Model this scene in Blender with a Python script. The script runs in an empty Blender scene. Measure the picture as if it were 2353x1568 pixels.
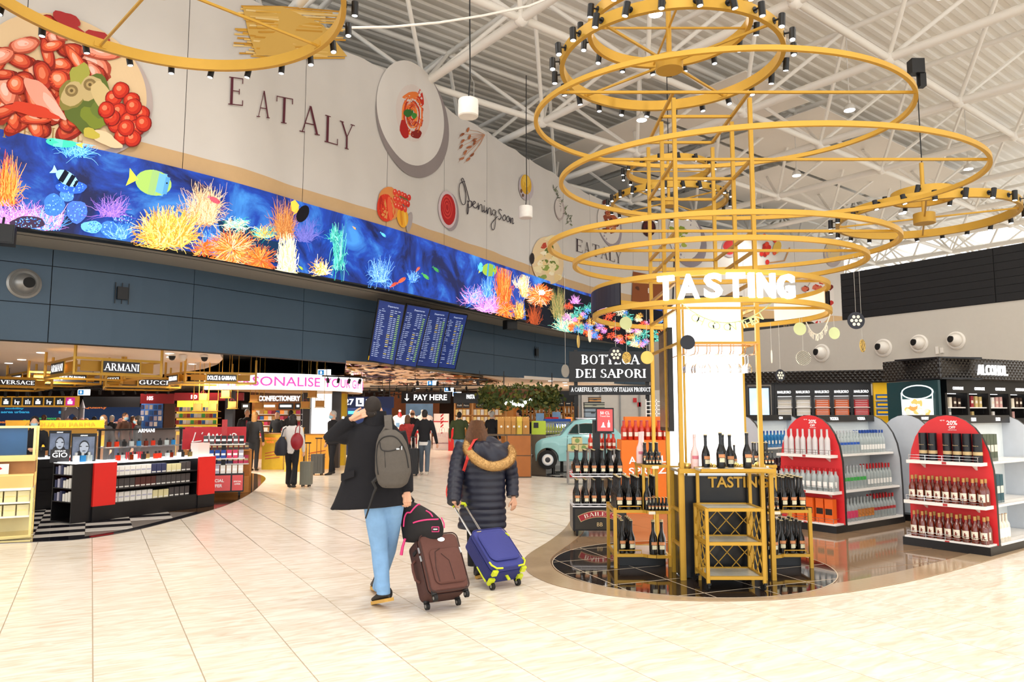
import bpy,math,random
from mathutils import Vector,Matrix
from mathutils.bvhtree import BVHTree
V=Vector
RND=random.Random(11)
scn=bpy.context.scene
COL=scn.collection
PI=math.pi
# ------------------------------------------------------------------ camera, world, lights, exposure
F,CX,CY,EYE=1700.0,1176.5,784.0,1.64
PT=math.atan(168/F)
CP,SP=math.cos(PT),math.sin(PT)
cam=bpy.data.objects.new('camera',bpy.data.cameras.new('camera'))
COL.objects.link(cam)
cam.location=(0,0,EYE)
cam.rotation_euler=(PI/2+PT,0,0)
cam.data.sensor_width=36
cam.data.lens=F/2353*36
cam.data.clip_end=400
scn.camera=cam
scn.view_settings.view_transform='Standard'
scn.view_settings.look='None'
scn.view_settings.gamma=1
scn.view_settings.exposure=0.25
w=bpy.data.worlds.new('daylight'); scn.world=w
w.use_nodes=True
bg=w.node_tree.nodes['Background']
bg.inputs[0].default_value=(0.96,0.98,1.0,1)
bg.inputs[1].default_value=2.05

def lamp(name,kind,loc,power,color=(1,.97,.92),size=.3,aim=None,angle=None,blend=.6):
    d=bpy.data.lights.new(name,kind)
    d.energy=power; d.color=color
    if kind=='AREA':
        d.shape='DISK'; d.size=size
    else:
        d.shadow_soft_size=size
    if angle:d.spot_size=angle; d.spot_blend=blend
    o=bpy.data.objects.new(name,d); COL.objects.link(o); o.location=loc
    if aim is not None:
        o.rotation_euler=(V(aim)-V(loc)).to_track_quat('-Z','Y').to_euler()
    return o

def ray(u,v):
    a=(u-CX)/F; b=(CY-v)/F
    return V((a,CP-b*SP,SP+b*CP))
def P(u,v,Y):
    d=ray(u,v); return V((0,0,EYE))+d*(Y/d.y)
def G(u,v,z=0.0):
    d=ray(u,v); return V((0,0,EYE))+d*((z-EYE)/d.z)

# high-bay luminaires of the hall (grid runs on unseen behind the camera, without fixtures)
E1=V((-0.616,0.788,0)); E2=V((0.788,0.616,0))
BAY=4.6
TR0=V((-2.6,21.0,0))
def tn(i,j,z,h=0.0):return TR0+E1*((i+h)*BAY)+E2*((j+h)*BAY)+V((0,0,z))
LUM=[]
for i in range(-8,7):
    for j in range(-8,9):
        p=tn(i,j,11.2,.5)
        if (i+j)%2==0 and-24<p.x<26 and-14<p.y<46:
            dd=(p.x+3.35)*.81-(p.y-19.25)*.585
            if dd>3.0:LUM.append(p)
for p in LUM:
    lamp('high_bay_light','SPOT',p,680,size=.22,aim=p-V((0,0,1)),angle=2.5,blend=.9)
# downlights of the shop ceilings; the last few added to brighten the shop
for q in [(-10,16.6),(-8.2,20),(-12.5,20),(-10,24.5),(-5.2,24),(-14,27),(-6.5,29),(-2.2,28),(-1.8,33),(2.2,35),(-6,35),(4.5,38),(-11,33),(-7.6,17.6),(-3.6,22.6),(-9.5,28)]:
    lamp('shop_downlight','SPOT',(q[0],q[1],2.98),520,color=(1,.89,.76),size=.15,aim=(q[0],q[1],0),angle=2.7,blend=.8)

# ------------------------------------------------------------------ materials
def lin(c):
    if isinstance(c,str):c=[int(c[i:i+2],16) for i in (0,2,4)]
    return tuple((x/255/12.92) if x/255<.04045 else ((x/255+.055)/1.055)**2.4 for x in c)
MATS={}
def mat(name,c=None,rough=.5,metal=0,emit=0,var=.06,scale=9,bump=0,trans=0,coat=0,ior=1.45,vcol=False,spec=.5):
    if name in MATS:return MATS[name]
    m=bpy.data.materials.new(name); m.use_nodes=True; MATS[name]=m
    nt=m.node_tree; b=nt.nodes['Principled BSDF']
    N=nt.nodes.new; L=nt.links.new
    b.inputs['Roughness'].default_value=rough; b.inputs['Metallic'].default_value=metal
    b.inputs['Transmission Weight'].default_value=trans; b.inputs['IOR'].default_value=ior
    b.inputs['Coat Weight'].default_value=coat; b.inputs['Specular IOR Level'].default_value=spec
    tc=N('ShaderNodeTexCoord')
    if vcol:
        a=N('ShaderNodeAttribute'); a.attribute_name='Col'; src=a.outputs['Color']
    else:
        rgb=lin(c)
        n=N('ShaderNodeTexNoise'); n.inputs['Scale'].default_value=scale; n.inputs['Detail'].default_value=3
        L(tc.outputs['Object'],n.inputs['Vector'])
        mx=N('ShaderNodeMix'); mx.data_type='RGBA'
        mx.inputs['A'].default_value=(*[x*(1-var) for x in rgb],1)
        mx.inputs['B'].default_value=(*[min(1,x*(1+var)) for x in rgb],1)
        L(n.outputs['Fac'],mx.inputs['Factor']); src=mx.outputs['Result']
        if bump:
            bp=N('ShaderNodeBump'); bp.inputs['Strength'].default_value=bump; bp.inputs['Distance'].default_value=.02
            L(n.outputs['Fac'],bp.inputs['Height']); L(bp.outputs['Normal'],b.inputs['Normal'])
    L(src,b.inputs['Base Color'])
    if emit:
        L(src,b.inputs['Emission Color']); b.inputs['Emission Strength'].default_value=emit
    return m

# ------------------------------------------------------------------ mesh builder
class MB:
    def __init__(s):s.v=[]; s.f=[]; s.m=[]; s.c=[]; s.col=None; s.hascol=False
    def add(s,vs,fs,m=0,c=None):
        o=len(s.v); s.v += [tuple(p) for p in vs]
        for k,f in enumerate(fs):
            s.f.append([o+i for i in f]); s.m.append(m[k] if isinstance(m,list) else m)
            s.c.append(c)
        if c is not None:s.hascol=True
        return s
    def box(s,x0,x1,y0,y1,z0,z1,m=0,c=None):
        vs=[(x,y,z) for z in (z0,z1) for y in (y0,y1) for x in (x0,x1)]
        return s.add(vs,[(0,2,3,1),(4,5,7,6),(0,1,5,4),(2,6,7,3),(0,4,6,2),(1,3,7,5)],m,c)
    def obox(s,c,sx,sy,sz,rz=0,m=0,M=None):
        ca,sa=math.cos(rz),math.sin(rz); vs=[]
        for z in (-.5,.5):
            for y in (-.5,.5):
                for x in (-.5,.5):
                    p=V((x*sx,y*sy,z*sz))
                    p=M @ p if M else V((p.x*ca-p.y*sa,p.x*sa+p.y*ca,p.z))
                    vs.append(p+V(c))
        return s.add(vs,[(0,2,3,1),(4,5,7,6),(0,1,5,4),(2,6,7,3),(0,4,6,2),(1,3,7,5)],m)
    def bar(s,a,b,w=.03,h=None,m=0):
        a,b=V(a),V(b); h=h or w; d=(b-a).normalized()
        up=V((0,0,1)) if abs(d.z)<.9 else V((0,1,0))
        x=d.cross(up).normalized()*(w/2); y=x.cross(d).normalized()*(h/2)
        vs=[a-x-y,a+x-y,a+x+y,a-x+y,b-x-y,b+x-y,b+x+y,b-x+y]
        return s.add(vs,[(0,3,2,1),(4,5,6,7),(0,1,5,4),(1,2,6,5),(2,3,7,6),(3,0,4,7)],m)
    def tube(s,pts,r,n=8,closed=False,m=0,cap=True,sq=None):
        pts=[V(p) for p in pts]; k=len(pts); rs=r if isinstance(r,(list,tuple)) else [r]*k
        t0=(pts[1]-pts[0]).normalized(); up=V((0,0,1)) if abs(t0.z)<.9 else V((0,1,0))
        x=t0.cross(up).normalized(); vs=[]
        for i in range(k):
            a=pts[i-1] if (i or closed) else pts[0]; b=pts[(i+1)%k] if (i<k-1 or closed) else pts[-1]
            t=(b-a).normalized(); x=(x-t*x.dot(t)).normalized(); y=t.cross(x)
            ra,rb=rs[i] if isinstance(rs[i],(list,tuple)) else (rs[i],rs[i])
            for j in range(n):
                an=2*PI*j/n; vs.append(pts[i]+x*(ra*math.cos(an))+y*(rb*math.sin(an)))
        fs=[]
        for i in range(k if closed else k-1):
            for j in range(n):
                fs.append((i*n+j,i*n+(j+1)%n,((i+1)%k)*n+(j+1)%n,((i+1)%k)*n+j))
        if cap and not closed:
            fs.append(tuple(range(n-1,-1,-1))); fs.append(tuple((k-1)*n+j for j in range(n)))
        return s.add(vs,fs,m)
    def cyl(s,a,b,r,r1=None,n=10,m=0):return s.tube([a,b],[r,r if r1 is None else r1],n,m=m)
    def lathe(s,prof,n=12,c=(0,0,0),m=0,sx=1,sy=1):
        vs=[]; fs=[]; ms=[]
        for r,z in prof:
            for j in range(n):
                an=2*PI*j/n; vs.append((c[0]+r*sx*math.cos(an),c[1]+r*sy*math.sin(an),c[2]+z))
        for i in range(len(prof)-1):
            for j in range(n):
                fs.append((i*n+j,i*n+(j+1)%n,(i+1)*n+(j+1)%n,(i+1)*n+j))
                ms.append(m[i] if isinstance(m,list) else m)
        mm=m if isinstance(m,list) else [m]
        if prof[0][0]>1e-5:fs.append(tuple(range(n-1,-1,-1))); ms.append(mm[0])
        if prof[-1][0]>1e-5:fs.append(tuple((len(prof)-1)*n+j for j in range(n))); ms.append(mm[-1])
        return s.add(vs,fs,ms)
    def ell(s,c,rx,ry,rz,n=12,k=8,m=0):
        pr=[(max(1e-4,math.sin(PI*i/k)),-math.cos(PI*i/k)) for i in range(k+1)]
        vs=[]; fs=[]
        for r,z in pr:
            for j in range(n):
                an=2*PI*j/n; vs.append((c[0]+rx*r*math.cos(an),c[1]+ry*r*math.sin(an),c[2]+rz*z))
        for i in range(k):
            for j in range(n):fs.append((i*n+j,i*n+(j+1)%n,(i+1)*n+(j+1)%n,(i+1)*n+j))
        return s.add(vs,fs,m)
    def prism(s,poly,z0,z1,m=0,ms=None):
        n=len(poly); vs=[(x,y,z0) for x,y in poly]+[(x,y,z1) for x,y in poly]
        fs=[tuple(range(n-1,-1,-1)),tuple(range(n,2*n))]+[(i,(i+1)%n,n+(i+1)%n,n+i) for i in range(n)]
        return s.add(vs,fs,[m,m]+[m if ms is None else ms]*n)
    def plate(s,poly,o,ux,uy,t,m=0,ms=None):
        o,ux,uy=V(o),V(ux),V(uy); nn=ux.cross(uy).normalized(); n=len(poly)
        a=[o+ux*x+uy*y for x,y in poly]; vs=a+[p+nn*t for p in a]
        fs=[tuple(range(n-1,-1,-1)),tuple(range(n,2*n))]+[(i,(i+1)%n,n+(i+1)%n,n+i) for i in range(n)]
        return s.add(vs,fs,[m,m]+[m if ms is None else ms]*n)
    def ring(s,c,Rr,wd,ht,n=64,m=0,wave=None):
        vs=[]; fs=[]
        for j in range(n):
            a=2*PI*j/n; ca,sa=math.cos(a),math.sin(a)
            for rr,z in ((Rr-wd/2,-ht/2),(Rr+wd/2,-ht/2),(Rr+wd/2,ht/2),(Rr-wd/2,ht/2)):
                vs.append((c[0]+rr*ca,c[1]+rr*sa,c[2]+z))
        for j in range(n):
            for q in range(4):fs.append((j*4+q,((j+1)%n)*4+q,((j+1)%n)*4+(q+1)%4,j*4+(q+1)%4))
        return s.add(vs,fs,m)
    def quad(s,a,b,c,d,m=0,col=None):return s.add([a,b,c,d],[(0,1,2,3)],m,col)
    def text(s,t,o,ux,uy,h,w=None,depth=0.0,bold=0,m=0,align='c',font=None,fn=None,c=None):
        geo=serif_geo(t,bold) if font=='serif' else text_geo(t,bold,depth>0)
        vs,fs,W,Hh=geo
        sy=h/Hh; sx=sy if w is None else w/W
        ox={'c':-W/2,'l':0,'r':-W}[align]
        if fn:out=[fn((x+ox)*sx,y*sy,z*depth) for x,y,z in vs]
        else:
            o,ux,uy=V(o),V(ux).normalized(),V(uy).normalized(); nn=ux.cross(uy)
            out=[o+ux*((x+ox)*sx)+uy*(y*sy)+nn*(z*depth) for x,y,z in vs]
        return s.add(out,fs,m,c)
    def xf(s,M,i0=0):
        s.v=s.v[:i0]+[tuple(M @ V(p)) for p in s.v[i0:]]; return s
    def mesh(s,name,mats,smooth=False,ang=.7):
        me=bpy.data.meshes.new(name); me.from_pydata(s.v,[],s.f)
        for m in (mats if isinstance(mats,(list,tuple)) else [mats]):me.materials.append(MATS[m] if isinstance(m,str) else m)
        me.polygons.foreach_set('material_index',s.m)
        if s.hascol:
            at=me.color_attributes.new('Col','FLOAT_COLOR','CORNER'); buf=[]
            for f,c in zip(s.f,s.c):
                c=c or (1,1,1); buf += [*c,1.0]*len(f)
            at.data.foreach_set('color',buf)
        if smooth:
            me.polygons.foreach_set('use_smooth',[True]*len(s.f)); me.set_sharp_from_angle(angle=ang)
        me.update(); return me
    def build(s,name,mats,parent=None,loc=None,rz=0,smooth=False,ang=.7,world=False,label=None):
        o=bpy.data.objects.new(name,s.mesh(name,mats,smooth,ang)); COL.objects.link(o)
        if parent is not None:
            o.parent=parent
            if world:o.location=-(parent.location if parent.parent is None else parent.location+parent.parent.location)
        if loc is not None:o.location=loc
        if rz:o.rotation_euler=(0,0,rz)
        if label:o['label']=label
        return o
def tag(o,label,cat,group=None):
    o['label']=label; o['category']=cat
    if group:o['group']=group
    return o
def struct(o,label=None):
    o['kind']='structure'
    if label:o['label']=label
    return o
def thing(name,label,cat,loc=(0,0,0),rz=0,group=None):
    o=bpy.data.objects.new(name,None); COL.objects.link(o); o.location=loc; o.rotation_euler=(0,0,rz)
    o.empty_display_size=.1
    return tag(o,label,cat,group)
def inst(name,me,parent=None,loc=(0,0,0),rz=0,scale=None,rot=None):
    o=bpy.data.objects.new(name,me); COL.objects.link(o); o.parent=parent; o.location=loc
    o.rotation_euler=rot if rot else (0,0,rz)
    if scale:o.scale=scale
    return o
def dup(root,loc,rz=None,label=None,group=None):
    r=root.copy(); COL.objects.link(r); r.location=loc
    if rz is not None:r.rotation_euler=(0,0,rz)
    if label:r['label']=label
    if group:r['group']=group
    for ch in list(root.children):
        c=ch.copy(); COL.objects.link(c); c.parent=r
        for g in list(ch.children):
            d=g.copy(); COL.objects.link(d); d.parent=c
    return r
_tc={}
def text_geo(t,bold=0,solid=False):
    k=(t,bold,solid)
    if k in _tc:return _tc[k]
    cu=bpy.data.curves.new('lettering','FONT'); cu.body=t; cu.offset=bold; cu.resolution_u=3
    if solid:cu.extrude=.5
    ob=bpy.data.objects.new('lettering',cu); me=bpy.data.meshes.new_from_object(ob)
    vs=[tuple(v.co) for v in me.vertices]; fs=[tuple(p.vertices) for p in me.polygons]
    bpy.data.objects.remove(ob); bpy.data.curves.remove(cu); bpy.data.meshes.remove(me)
    x0=min(v[0] for v in vs); x1=max(v[0] for v in vs); y0=min(v[1] for v in vs); y1=max(v[1] for v in vs)
    vs=[(x-x0,y-y0,z+(.5 if solid else 0)) for x,y,z in vs]
    _tc[k]=(vs,fs,x1-x0,y1-y0); return _tc[k]
# a small serif alphabet drawn from stems, hairlines and arcs
def serif_geo(t,bold=0):
    k=(t,bold,'serif')
    if k in _tc:return _tc[k]
    T=.10+bold; h=.035+bold*.2; SV=[]; SF=[]
    st={'x':0.0}
    def q(p):
        o=len(SV); SV.extend((x+st['x'],y,0) for x,y in p); SF.append(tuple(range(o,o+len(p))))
    def srf(x,y):q([(x-T/2-.07,y),(x+T/2+.07,y),(x+T/2+.07,y+h),(x-T/2-.07,y+h)])
    def stem(x,a=0,b=1,s='tb'):
        q([(x-T/2,a),(x+T/2,a),(x+T/2,b),(x-T/2,b)])
        if 'b' in s:srf(x,a)
        if 't' in s:srf(x,b-h)
    def dia(x0,y0,x1,y1,wd):q([(x0-wd/2,y0),(x0+wd/2,y0),(x1+wd/2,y1),(x1-wd/2,y1)] if y1>y0 else [(x1-wd/2,y1),(x1+wd/2,y1),(x0+wd/2,y0),(x0-wd/2,y0)])
    def hb(x0,x1,y):q([(x0,y),(x1,y),(x1,y+h),(x0,y+h)])
    def tick(x,y,d):q([(x-h/2,min(y,y+d)),(x+h/2,min(y,y+d)),(x+h/2,max(y,y+d)),(x-h/2,max(y,y+d))])
    def arc(cx,cy,rx,ry,a0,a1,n=14):
        pr=None
        for i in range(n+1):
            a=math.radians(a0+(a1-a0)*i/n); th=h+(T-h)*abs(math.cos(a))**1.3
            o_=(cx+rx*math.cos(a),cy+ry*math.sin(a)); i_=(cx+(rx-th)*math.cos(a),cy+(ry-max(h,th*.6))*math.sin(a))
            if pr:q([pr[0],o_,i_,pr[1]] if a1>a0 else [pr[1],i_,o_,pr[0]])
            pr=(o_,i_)
    for ch in t:
        if ch==' ':st['x'] += .38; continue
        wd=.75
        if ch=='A':dia(.06,0,.40,1,h*1.3); dia(.74,0,.40,1,T); hb(.16,.64,.33); srf(.06,0); srf(.74,0); wd=.84
        elif ch=='B':stem(.15); arc(.3,.745,.3,.255,-90,90); arc(.3,.27,.36,.27,-90,90); hb(.15,.32,.48); hb(.15,.32,0); hb(.15,.32,1-h); wd=.74
        elif ch=='C':arc(.42,.5,.38,.51,45,315); tick(.70,.98,-.26); tick(.7,.02,.2); wd=.78
        elif ch=='D':stem(.15); arc(.3,.5,.45,.5,-90,90); hb(.15,.32,0); hb(.15,.32,1-h); wd=.84
        elif ch=='E':stem(.15); hb(.15,.6,0); hb(.15,.58,1-h); hb(.15,.45,.49); tick(.6,0,.2); tick(.58,1,-.2); tick(.45,.40,.2); wd=.68
        elif ch=='F':stem(.15); hb(.15,.6,1-h); hb(.15,.45,.47); tick(.6,1,-.2); tick(.45,.40,.2); wd=.66
        elif ch=='G':arc(.42,.5,.38,.51,45,330); stem(.7,.03,.42,'t'); tick(.70,.98,-.26); wd=.86
        elif ch=='H':stem(.15); stem(.65); hb(.15,.65,.48); wd=.8
        elif ch=='I':stem(.15); wd=.32
        elif ch=='L':stem(.15); hb(.15,.6,0); tick(.6,0,.24); wd=.66
        elif ch=='M':dia(.12,0,.12,1,h*1.3); dia(.15,1,.48,0,T); dia(.82,1,.48,0,h*1.3); stem(.82); srf(.12,0); wd=.96
        elif ch=='N':dia(.12,0,.12,1,h*1.3); dia(.12,1,.7,0,T); dia(.7,0,.7,1,h*1.3); srf(.12,0); srf(.7,1-h); wd=.82
        elif ch=='O':arc(.43,.5,.39,.51,0,360,24); wd=.88
        elif ch=='P':stem(.15); arc(.3,.72,.34,.28,-90,90); hb(.15,.32,.44); hb(.15,.32,1-h); wd=.7
        elif ch=='R':stem(.15); arc(.3,.74,.32,.26,-90,90); hb(.15,.32,.48); hb(.15,.32,1-h); dia(.68,0,.40,.5,T); srf(.7,0); wd=.8
        elif ch=='S':arc(.33,.755,.25,.255,50,270); arc(.33,.26,.29,.27,90,-130); tick(.52,.97,-.2); tick(.08,.03,.2); wd=.66
        elif ch=='T':stem(.36,0,1,'b'); hb(.04,.68,1-h); tick(.04,1,-.22); tick(.68,1,-.22); wd=.72
        elif ch=='U':stem(.15,.25,1,'t'); arc(.40,.3,.30,.31,180,360); dia(.68,.3,.68,1,h*1.3); srf(.68,1-h); wd=.82
        elif ch=='V':dia(.08,1,.42,0,T); dia(.74,1,.42,0,h*1.3); srf(.08,1-h); srf(.74,1-h); wd=.82
        elif ch=='Y':dia(.08,1,.4,.45,T); dia(.72,1,.4,.45,h*1.3); stem(.4,0,.47,'b'); srf(.08,1-h); srf(.72,1-h); wd=.8
        st['x'] += wd+.06
    x0=min(v[0] for v in SV); x1=max(v[0] for v in SV)
    vs=[(x-x0,y,0) for x,y,z in SV]
    _tc[k]=(vs,SF,x1-x0,1.0); return _tc[k]
def spot_mesh():pass
def rib(mb,pts,wd,m=0,c=None):
    """flat ribbon along 3-D points lying on a surface; wd may be a list; pts = [(point, side vector)]"""
    for i in range(len(pts)-1):
        (a,na),(b,nb)=pts[i],pts[i+1]
        wa=wd[i] if isinstance(wd,list) else wd; wb=wd[i+1] if isinstance(wd,list) else wd
        mb.quad(a-na*wa/2,b-nb*wb/2,b+nb*wb/2,a+na*wa/2,m,c)
# ================================================================== the curved wall line of the hall
import bisect
CTRL=[(-17,5.0),(-14,7.9),(-11,10.6),(-8.93,12.57),(-7.4,13.9),(-6.0,15.5),(-4.88,17.15),(-3.35,19.3),(-2.1,21.4),(0.1,25.2),(3.65,31.0),(8,34.8),(12.5,37.3),(18.5,40.2),(24,42.5)]
CV=[]
for i in range(1,len(CTRL)-2):
    p0,p1,p2,p3=[V((*CTRL[i+k],0)) for k in (-1,0,1,2)]
    for q in range(20):
        t=q/20
        CV.append(.5*((2*p1)+(p2-p0)*t+(2*p0-5*p1+4*p2-p3)*t*t+(3*p1-p0-3*p2+p3)*t**3))
for _ in range(30):
    CV=[CV[0]]+[(CV[i-1]+CV[i]*2+CV[i+1])/4 for i in range(1,len(CV)-1)]+[CV[-1]]
CS=[0.0]
for a,b in zip(CV,CV[1:]):CS.append(CS[-1]+(b-a).length)
SMAX=CS[-1]-.01
def cpt(s):
    s=min(max(s,0),SMAX); i=min(bisect.bisect_right(CS,s)-1,len(CV)-2)
    t=(s-CS[i])/(CS[i+1]-CS[i]); return CV[i].lerp(CV[i+1],t)
def cnorm(s):
    t=(cpt(s+.4)-cpt(s-.4)).normalized(); return V((t.y,-t.x,0))
def W(s,z,off=0.0):return cpt(s)+cnorm(s)*off+V((0,0,z))
CRAT=[p.x/p.y for p in CV]
def pix(u,v,off=0.0):
    d=ray(u,v); r=d.x/d.y
    i=min(max(bisect.bisect_right(CRAT,r)-1,0),len(CV)-2)
    a,b=CV[i],CV[i+1]
    den=(b.x-a.x)-r*(b.y-a.y); t=(r*a.y-a.x)/den
    p=a.lerp(b,t); s=CS[i]+t*(CS[i+1]-CS[i])
    z=EYE+d.z*(p.y/d.y)
    return s,z
# ================================================================== floor
FA=math.radians(29.5)
fd=V((-math.sin(FA),math.cos(FA),0)); fe=V((math.cos(FA),math.sin(FA),0))
def floor_mat():
    m=mat('travertine','EFE6D8',rough=.22,var=.05,scale=1.2,spec=.35)
    nt=m.node_tree; N=nt.nodes.new; L=nt.links.new; b=nt.nodes['Principled BSDF']
    tc=N('ShaderNodeTexCoord'); mp=N('ShaderNodeMapping'); mp.inputs['Scale'].default_value=(1.1,5,1); mp.inputs['Rotation'].default_value=(0,0,.5)
    oi=N('ShaderNodeObjectInfo'); ad=N('ShaderNodeVectorMath')
    L(tc.outputs['Object'],ad.inputs[0]); L(oi.outputs['Location'],ad.inputs[1]); L(ad.outputs[0],mp.inputs[0])
    n=N('ShaderNodeTexNoise'); n.inputs['Scale'].default_value=2.2; n.inputs['Detail'].default_value=6; n.inputs['Distortion'].default_value=1.6
    L(mp.outputs[0],n.inputs['Vector'])
    cr=N('ShaderNodeValToRGB'); e=cr.color_ramp.elements
    e[0].position=.30; e[0].color=(*lin('DCCBB4'),1); e[1].position=.62; e[1].color=(*lin('F1E8DA'),1)
    L(n.outputs['Fac'],cr.inputs[0]); L(cr.outputs[0],b.inputs['Base Color'])
floor_mat()
mat('grout','C4B5A0',rough=.8)
mb=MB().box(-45,40,-14,62,-.3,-.008)
floor=struct(mb.build('floor','grout'),'pale travertine tile floor of the concourse')
TW,TL=.605,.46
tiles=[]
for i in range(-110,110):
    for j in range(-30,130):
        c=V((-.49,4.73,0))+fe*((i+.5)*TW)+fd*((j+.5+.5*(i%2))*TL)
        if 1.6<c.y<46 and abs(c.x)<.74*c.y+1.2 and c.x>-.73*c.y-1:tiles.append((c,i))
tiles.sort(key=lambda t:t[0].y)
g=.004
tm=MB()
gx=TW/2-.004; gy=TL/2-.0018
tm.box(-gx,gx,-gy,gy,-.02,0)
tme=tm.mesh('floor_tile','travertine')
for c,i in tiles[:300]:inst('floor_tile',tme,floor,c,FA)
rest=MB()
for c,i in tiles[300:]:
    ca,sa=math.cos(FA),math.sin(FA)
    rest.quad(*[(c.x+x*ca-y*sa,c.y+x*sa+y*ca,0) for x,y in ((-gx,-gy),(gx,-gy),(gx,gy),(-gx,gy))])
o=rest.build('floor_tiles_beyond','travertine',floor); o['kind']='stuff'

def gp(pts,z=0):return [(G(u,v,z).x,G(u,v,z).y) for u,v in pts]
def inpoly(p,poly):
    r=False; j=len(poly)-1
    for i in range(len(poly)):
        if (poly[i][1]>p[1]) != (poly[j][1]>p[1]) and p[0]<(poly[j][0]-poly[i][0])*(p[1]-poly[i][1])/(poly[j][1]-poly[i][1])+poly[i][0]:r=not r
        j=i
    return r
def smooth_line(pts,n=4):
    out=[]
    for i in range(len(pts)-1):
        p0=V(pts[max(0,i-1)]); p1=V(pts[i]); p2=V(pts[i+1]); p3=V(pts[min(len(pts)-1,i+2)])
        for q in range(n):
            t=q/n; out.append(tuple(.5*((2*p1)+(p2-p0)*t+(2*p0-5*p1+4*p2-p3)*t*t+(3*p1-p0-3*p2+p3)*t**3)))
    return out+[tuple(pts[-1])]
def strip(line,wd,z0,z1,name,m,parent):
    mb=MB(); k=len(line); off=[]
    for i in range(k):
        a=V(line[max(0,i-1)]); b=V(line[min(k-1,i+1)]); t=(b-a).normalized(); off.append((line[i][0]-t.y*wd,line[i][1]+t.x*wd))
    for i in range(k-1):mb.prism([line[i],line[i+1],off[i+1],off[i]],z0,z1)
    return mb.build(name,m,parent)
# left shop floor: chequered tiles behind a curved black border
lb=smooth_line(gp([(-260,1262),(-60,1254),(0,1250),(100,1246),(190,1240),(300,1222),(390,1200),(470,1178),(530,1158),(575,1135),(602,1112),(610,1099),(590,1090),(545,1086)]))
poly=lb+gp([(545,1040),(420,1020),(-300,1020)])
mat('shopfloor_grey','8C837C',rough=.12); mat('tile_black','17161F',rough=.07,spec=.7); mat('tile_white','E4DED6',rough=.08,spec=.7)
mat('brown_gloss','4A3420',rough=.08,spec=.7)
lz=struct(MB().prism(poly,0,.004).build('floor_shop_left','shopfloor_grey'),'chequered black and white shop floor with black border')
strip(lb[:29],.16,.0045,.010,'border','tile_black',lz)
strip(lb[28:],1.0,.0045,.0075,'border','brown_gloss',lz)
ck=[MB().box(-.298,.298,-.148,.148,0,.003).mesh('checker_tile',m) for m in ('tile_black','tile_white')]
for i in range(-24,24):
    for j in range(-10,80):
        c=V((-6.0,10.0,.0042))+fe*(i*.6)+fd*(j*.3)
        if c.y<16.5 and c.x>-.70*c.y-.6 and all(inpoly((c+fe*a+fd*b)[:2],poly) for a in (-.31,.31) for b in (-.15,.15)):
            if c.y<15.2 and V((c.x+4.8,c.y-11.7)).length>0:
                inst('checker_tile',ck[(i+j)%2],lz,c,FA)
# right shop floor: polished brown tiles, beige rim, dark disc below the tasting bar
rb=smooth_line(gp([(1345,1105),(1322,1150),(1313,1190),(1298,1216),(1265,1243),(1222,1270),(1204,1288),(1208,1310),(1235,1330),(1290,1350),(1400,1370),(1520,1380),(1650,1383),(1780,1380),(1900,1369),(2010,1353),(2120,1331),(2230,1302),(2353,1266),(2560,1205)]))
rpoly=rb+gp([(2600,1070),(1900,1040),(1560,1040),(1400,1085)])
mat('brown_tile','8E7358',rough=.07,var=.1,scale=3,spec=.7); mat('beige_rim','B29A7C',rough=.12,var=.08,scale=20)
rz_=struct(MB().prism(rpoly,0,.004).build('floor_shop_right','brown_tile'),'polished brown tiled shop floor with a beige curved rim')
strip(rb[:74],.30,.0045,.0085,'rim','beige_rim',rz_)
bt=MB().box(-.297,.297,-.297,.297,0,.003).mesh('floor_tile','brown_tile')
mat('joint','C9B8A0',rough=.6)
rin=rpoly
jm=MB()
for i in range(-14,26):
    for j in range(-14,26):
        a=math.radians(22); e1=V((math.cos(a),math.sin(a),0)); e2=V((-math.sin(a),math.cos(a),0))
        c=V((2.0,8.3,.0042))+e1*(i*.6)+e2*(j*.6)
        if 6.5<c.y<14.5 and abs(c.x)<.78*c.y and all(inpoly((c+e1*p+e2*q)[:2],rin) for p in (-.45,.45) for q in (-.45,.45)):
            if V((c.x-1.93,c.y-8.27)).length>1.2:inst('floor_tile',bt,rz_,c,a)
            jm.obox(c+e1*.3+V((0,0,.0008)),.005,.6,.0016,a); jm.obox(c+e2*.3+V((0,0,.0008)),.6,.005,.0016,a)
jm.build('joint_grid','joint',rz_)['kind']='stuff'
mat('dark_disc','2A211B',rough=.05,var=.3,scale=60,spec=.8)
dc=(1.93,8.27); DR=1.49
MB().prism([(dc[0]+DR*math.cos(2*PI*i/72),dc[1]+DR*math.sin(2*PI*i/72)) for i in range(72)],.0045,.0105).build('disc_inlay','dark_disc',rz_)
jm=MB()
a=math.radians(22)
for k in (-1.15,-.55,.05,.65,1.25):
    for an in (a,a+PI/2):
        hl=math.sqrt(max(0,DR*DR-k*k))-.02; d=V((math.cos(an),math.sin(an),0)); nn=V((-d.y,d.x,0))
        c=V((*dc,.0112))+nn*k; jm.bar(c-d*hl,c+d*hl,.006,.0014)
jm.ring((*dc,.0112),DR-.004,.008,.0014,96)
jm.build('disc_joints','joint',rz_)
# round chequered plinth floor of the car
mat('tile_grey','8A8078',rough=.1); mat('tile_dark','2E2522',rough=.1)
cc=V((2.6,21.8,0)); cR=2.75
cz=struct(MB().prism([(cc.x+cR*math.cos(2*PI*i/64),cc.y+cR*math.sin(2*PI*i/64)) for i in range(64)],0,.012).build('floor_car_plinth','tile_dark'),'round dark chequered floor under the pale blue car')
cq=MB().box(-.15,.15,-.15,.15,0,.002).mesh('checker_tile','tile_white')
for i in range(-10,11):
    for j in range(-10,3):
        c=cc+fe*(i*.3)+fd*(j*.3)
        if (i+j)%2==0 and (c-cc).length<cR-.4:inst('checker_tile',cq,cz,c+V((0,0,.0125)),FA)

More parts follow.
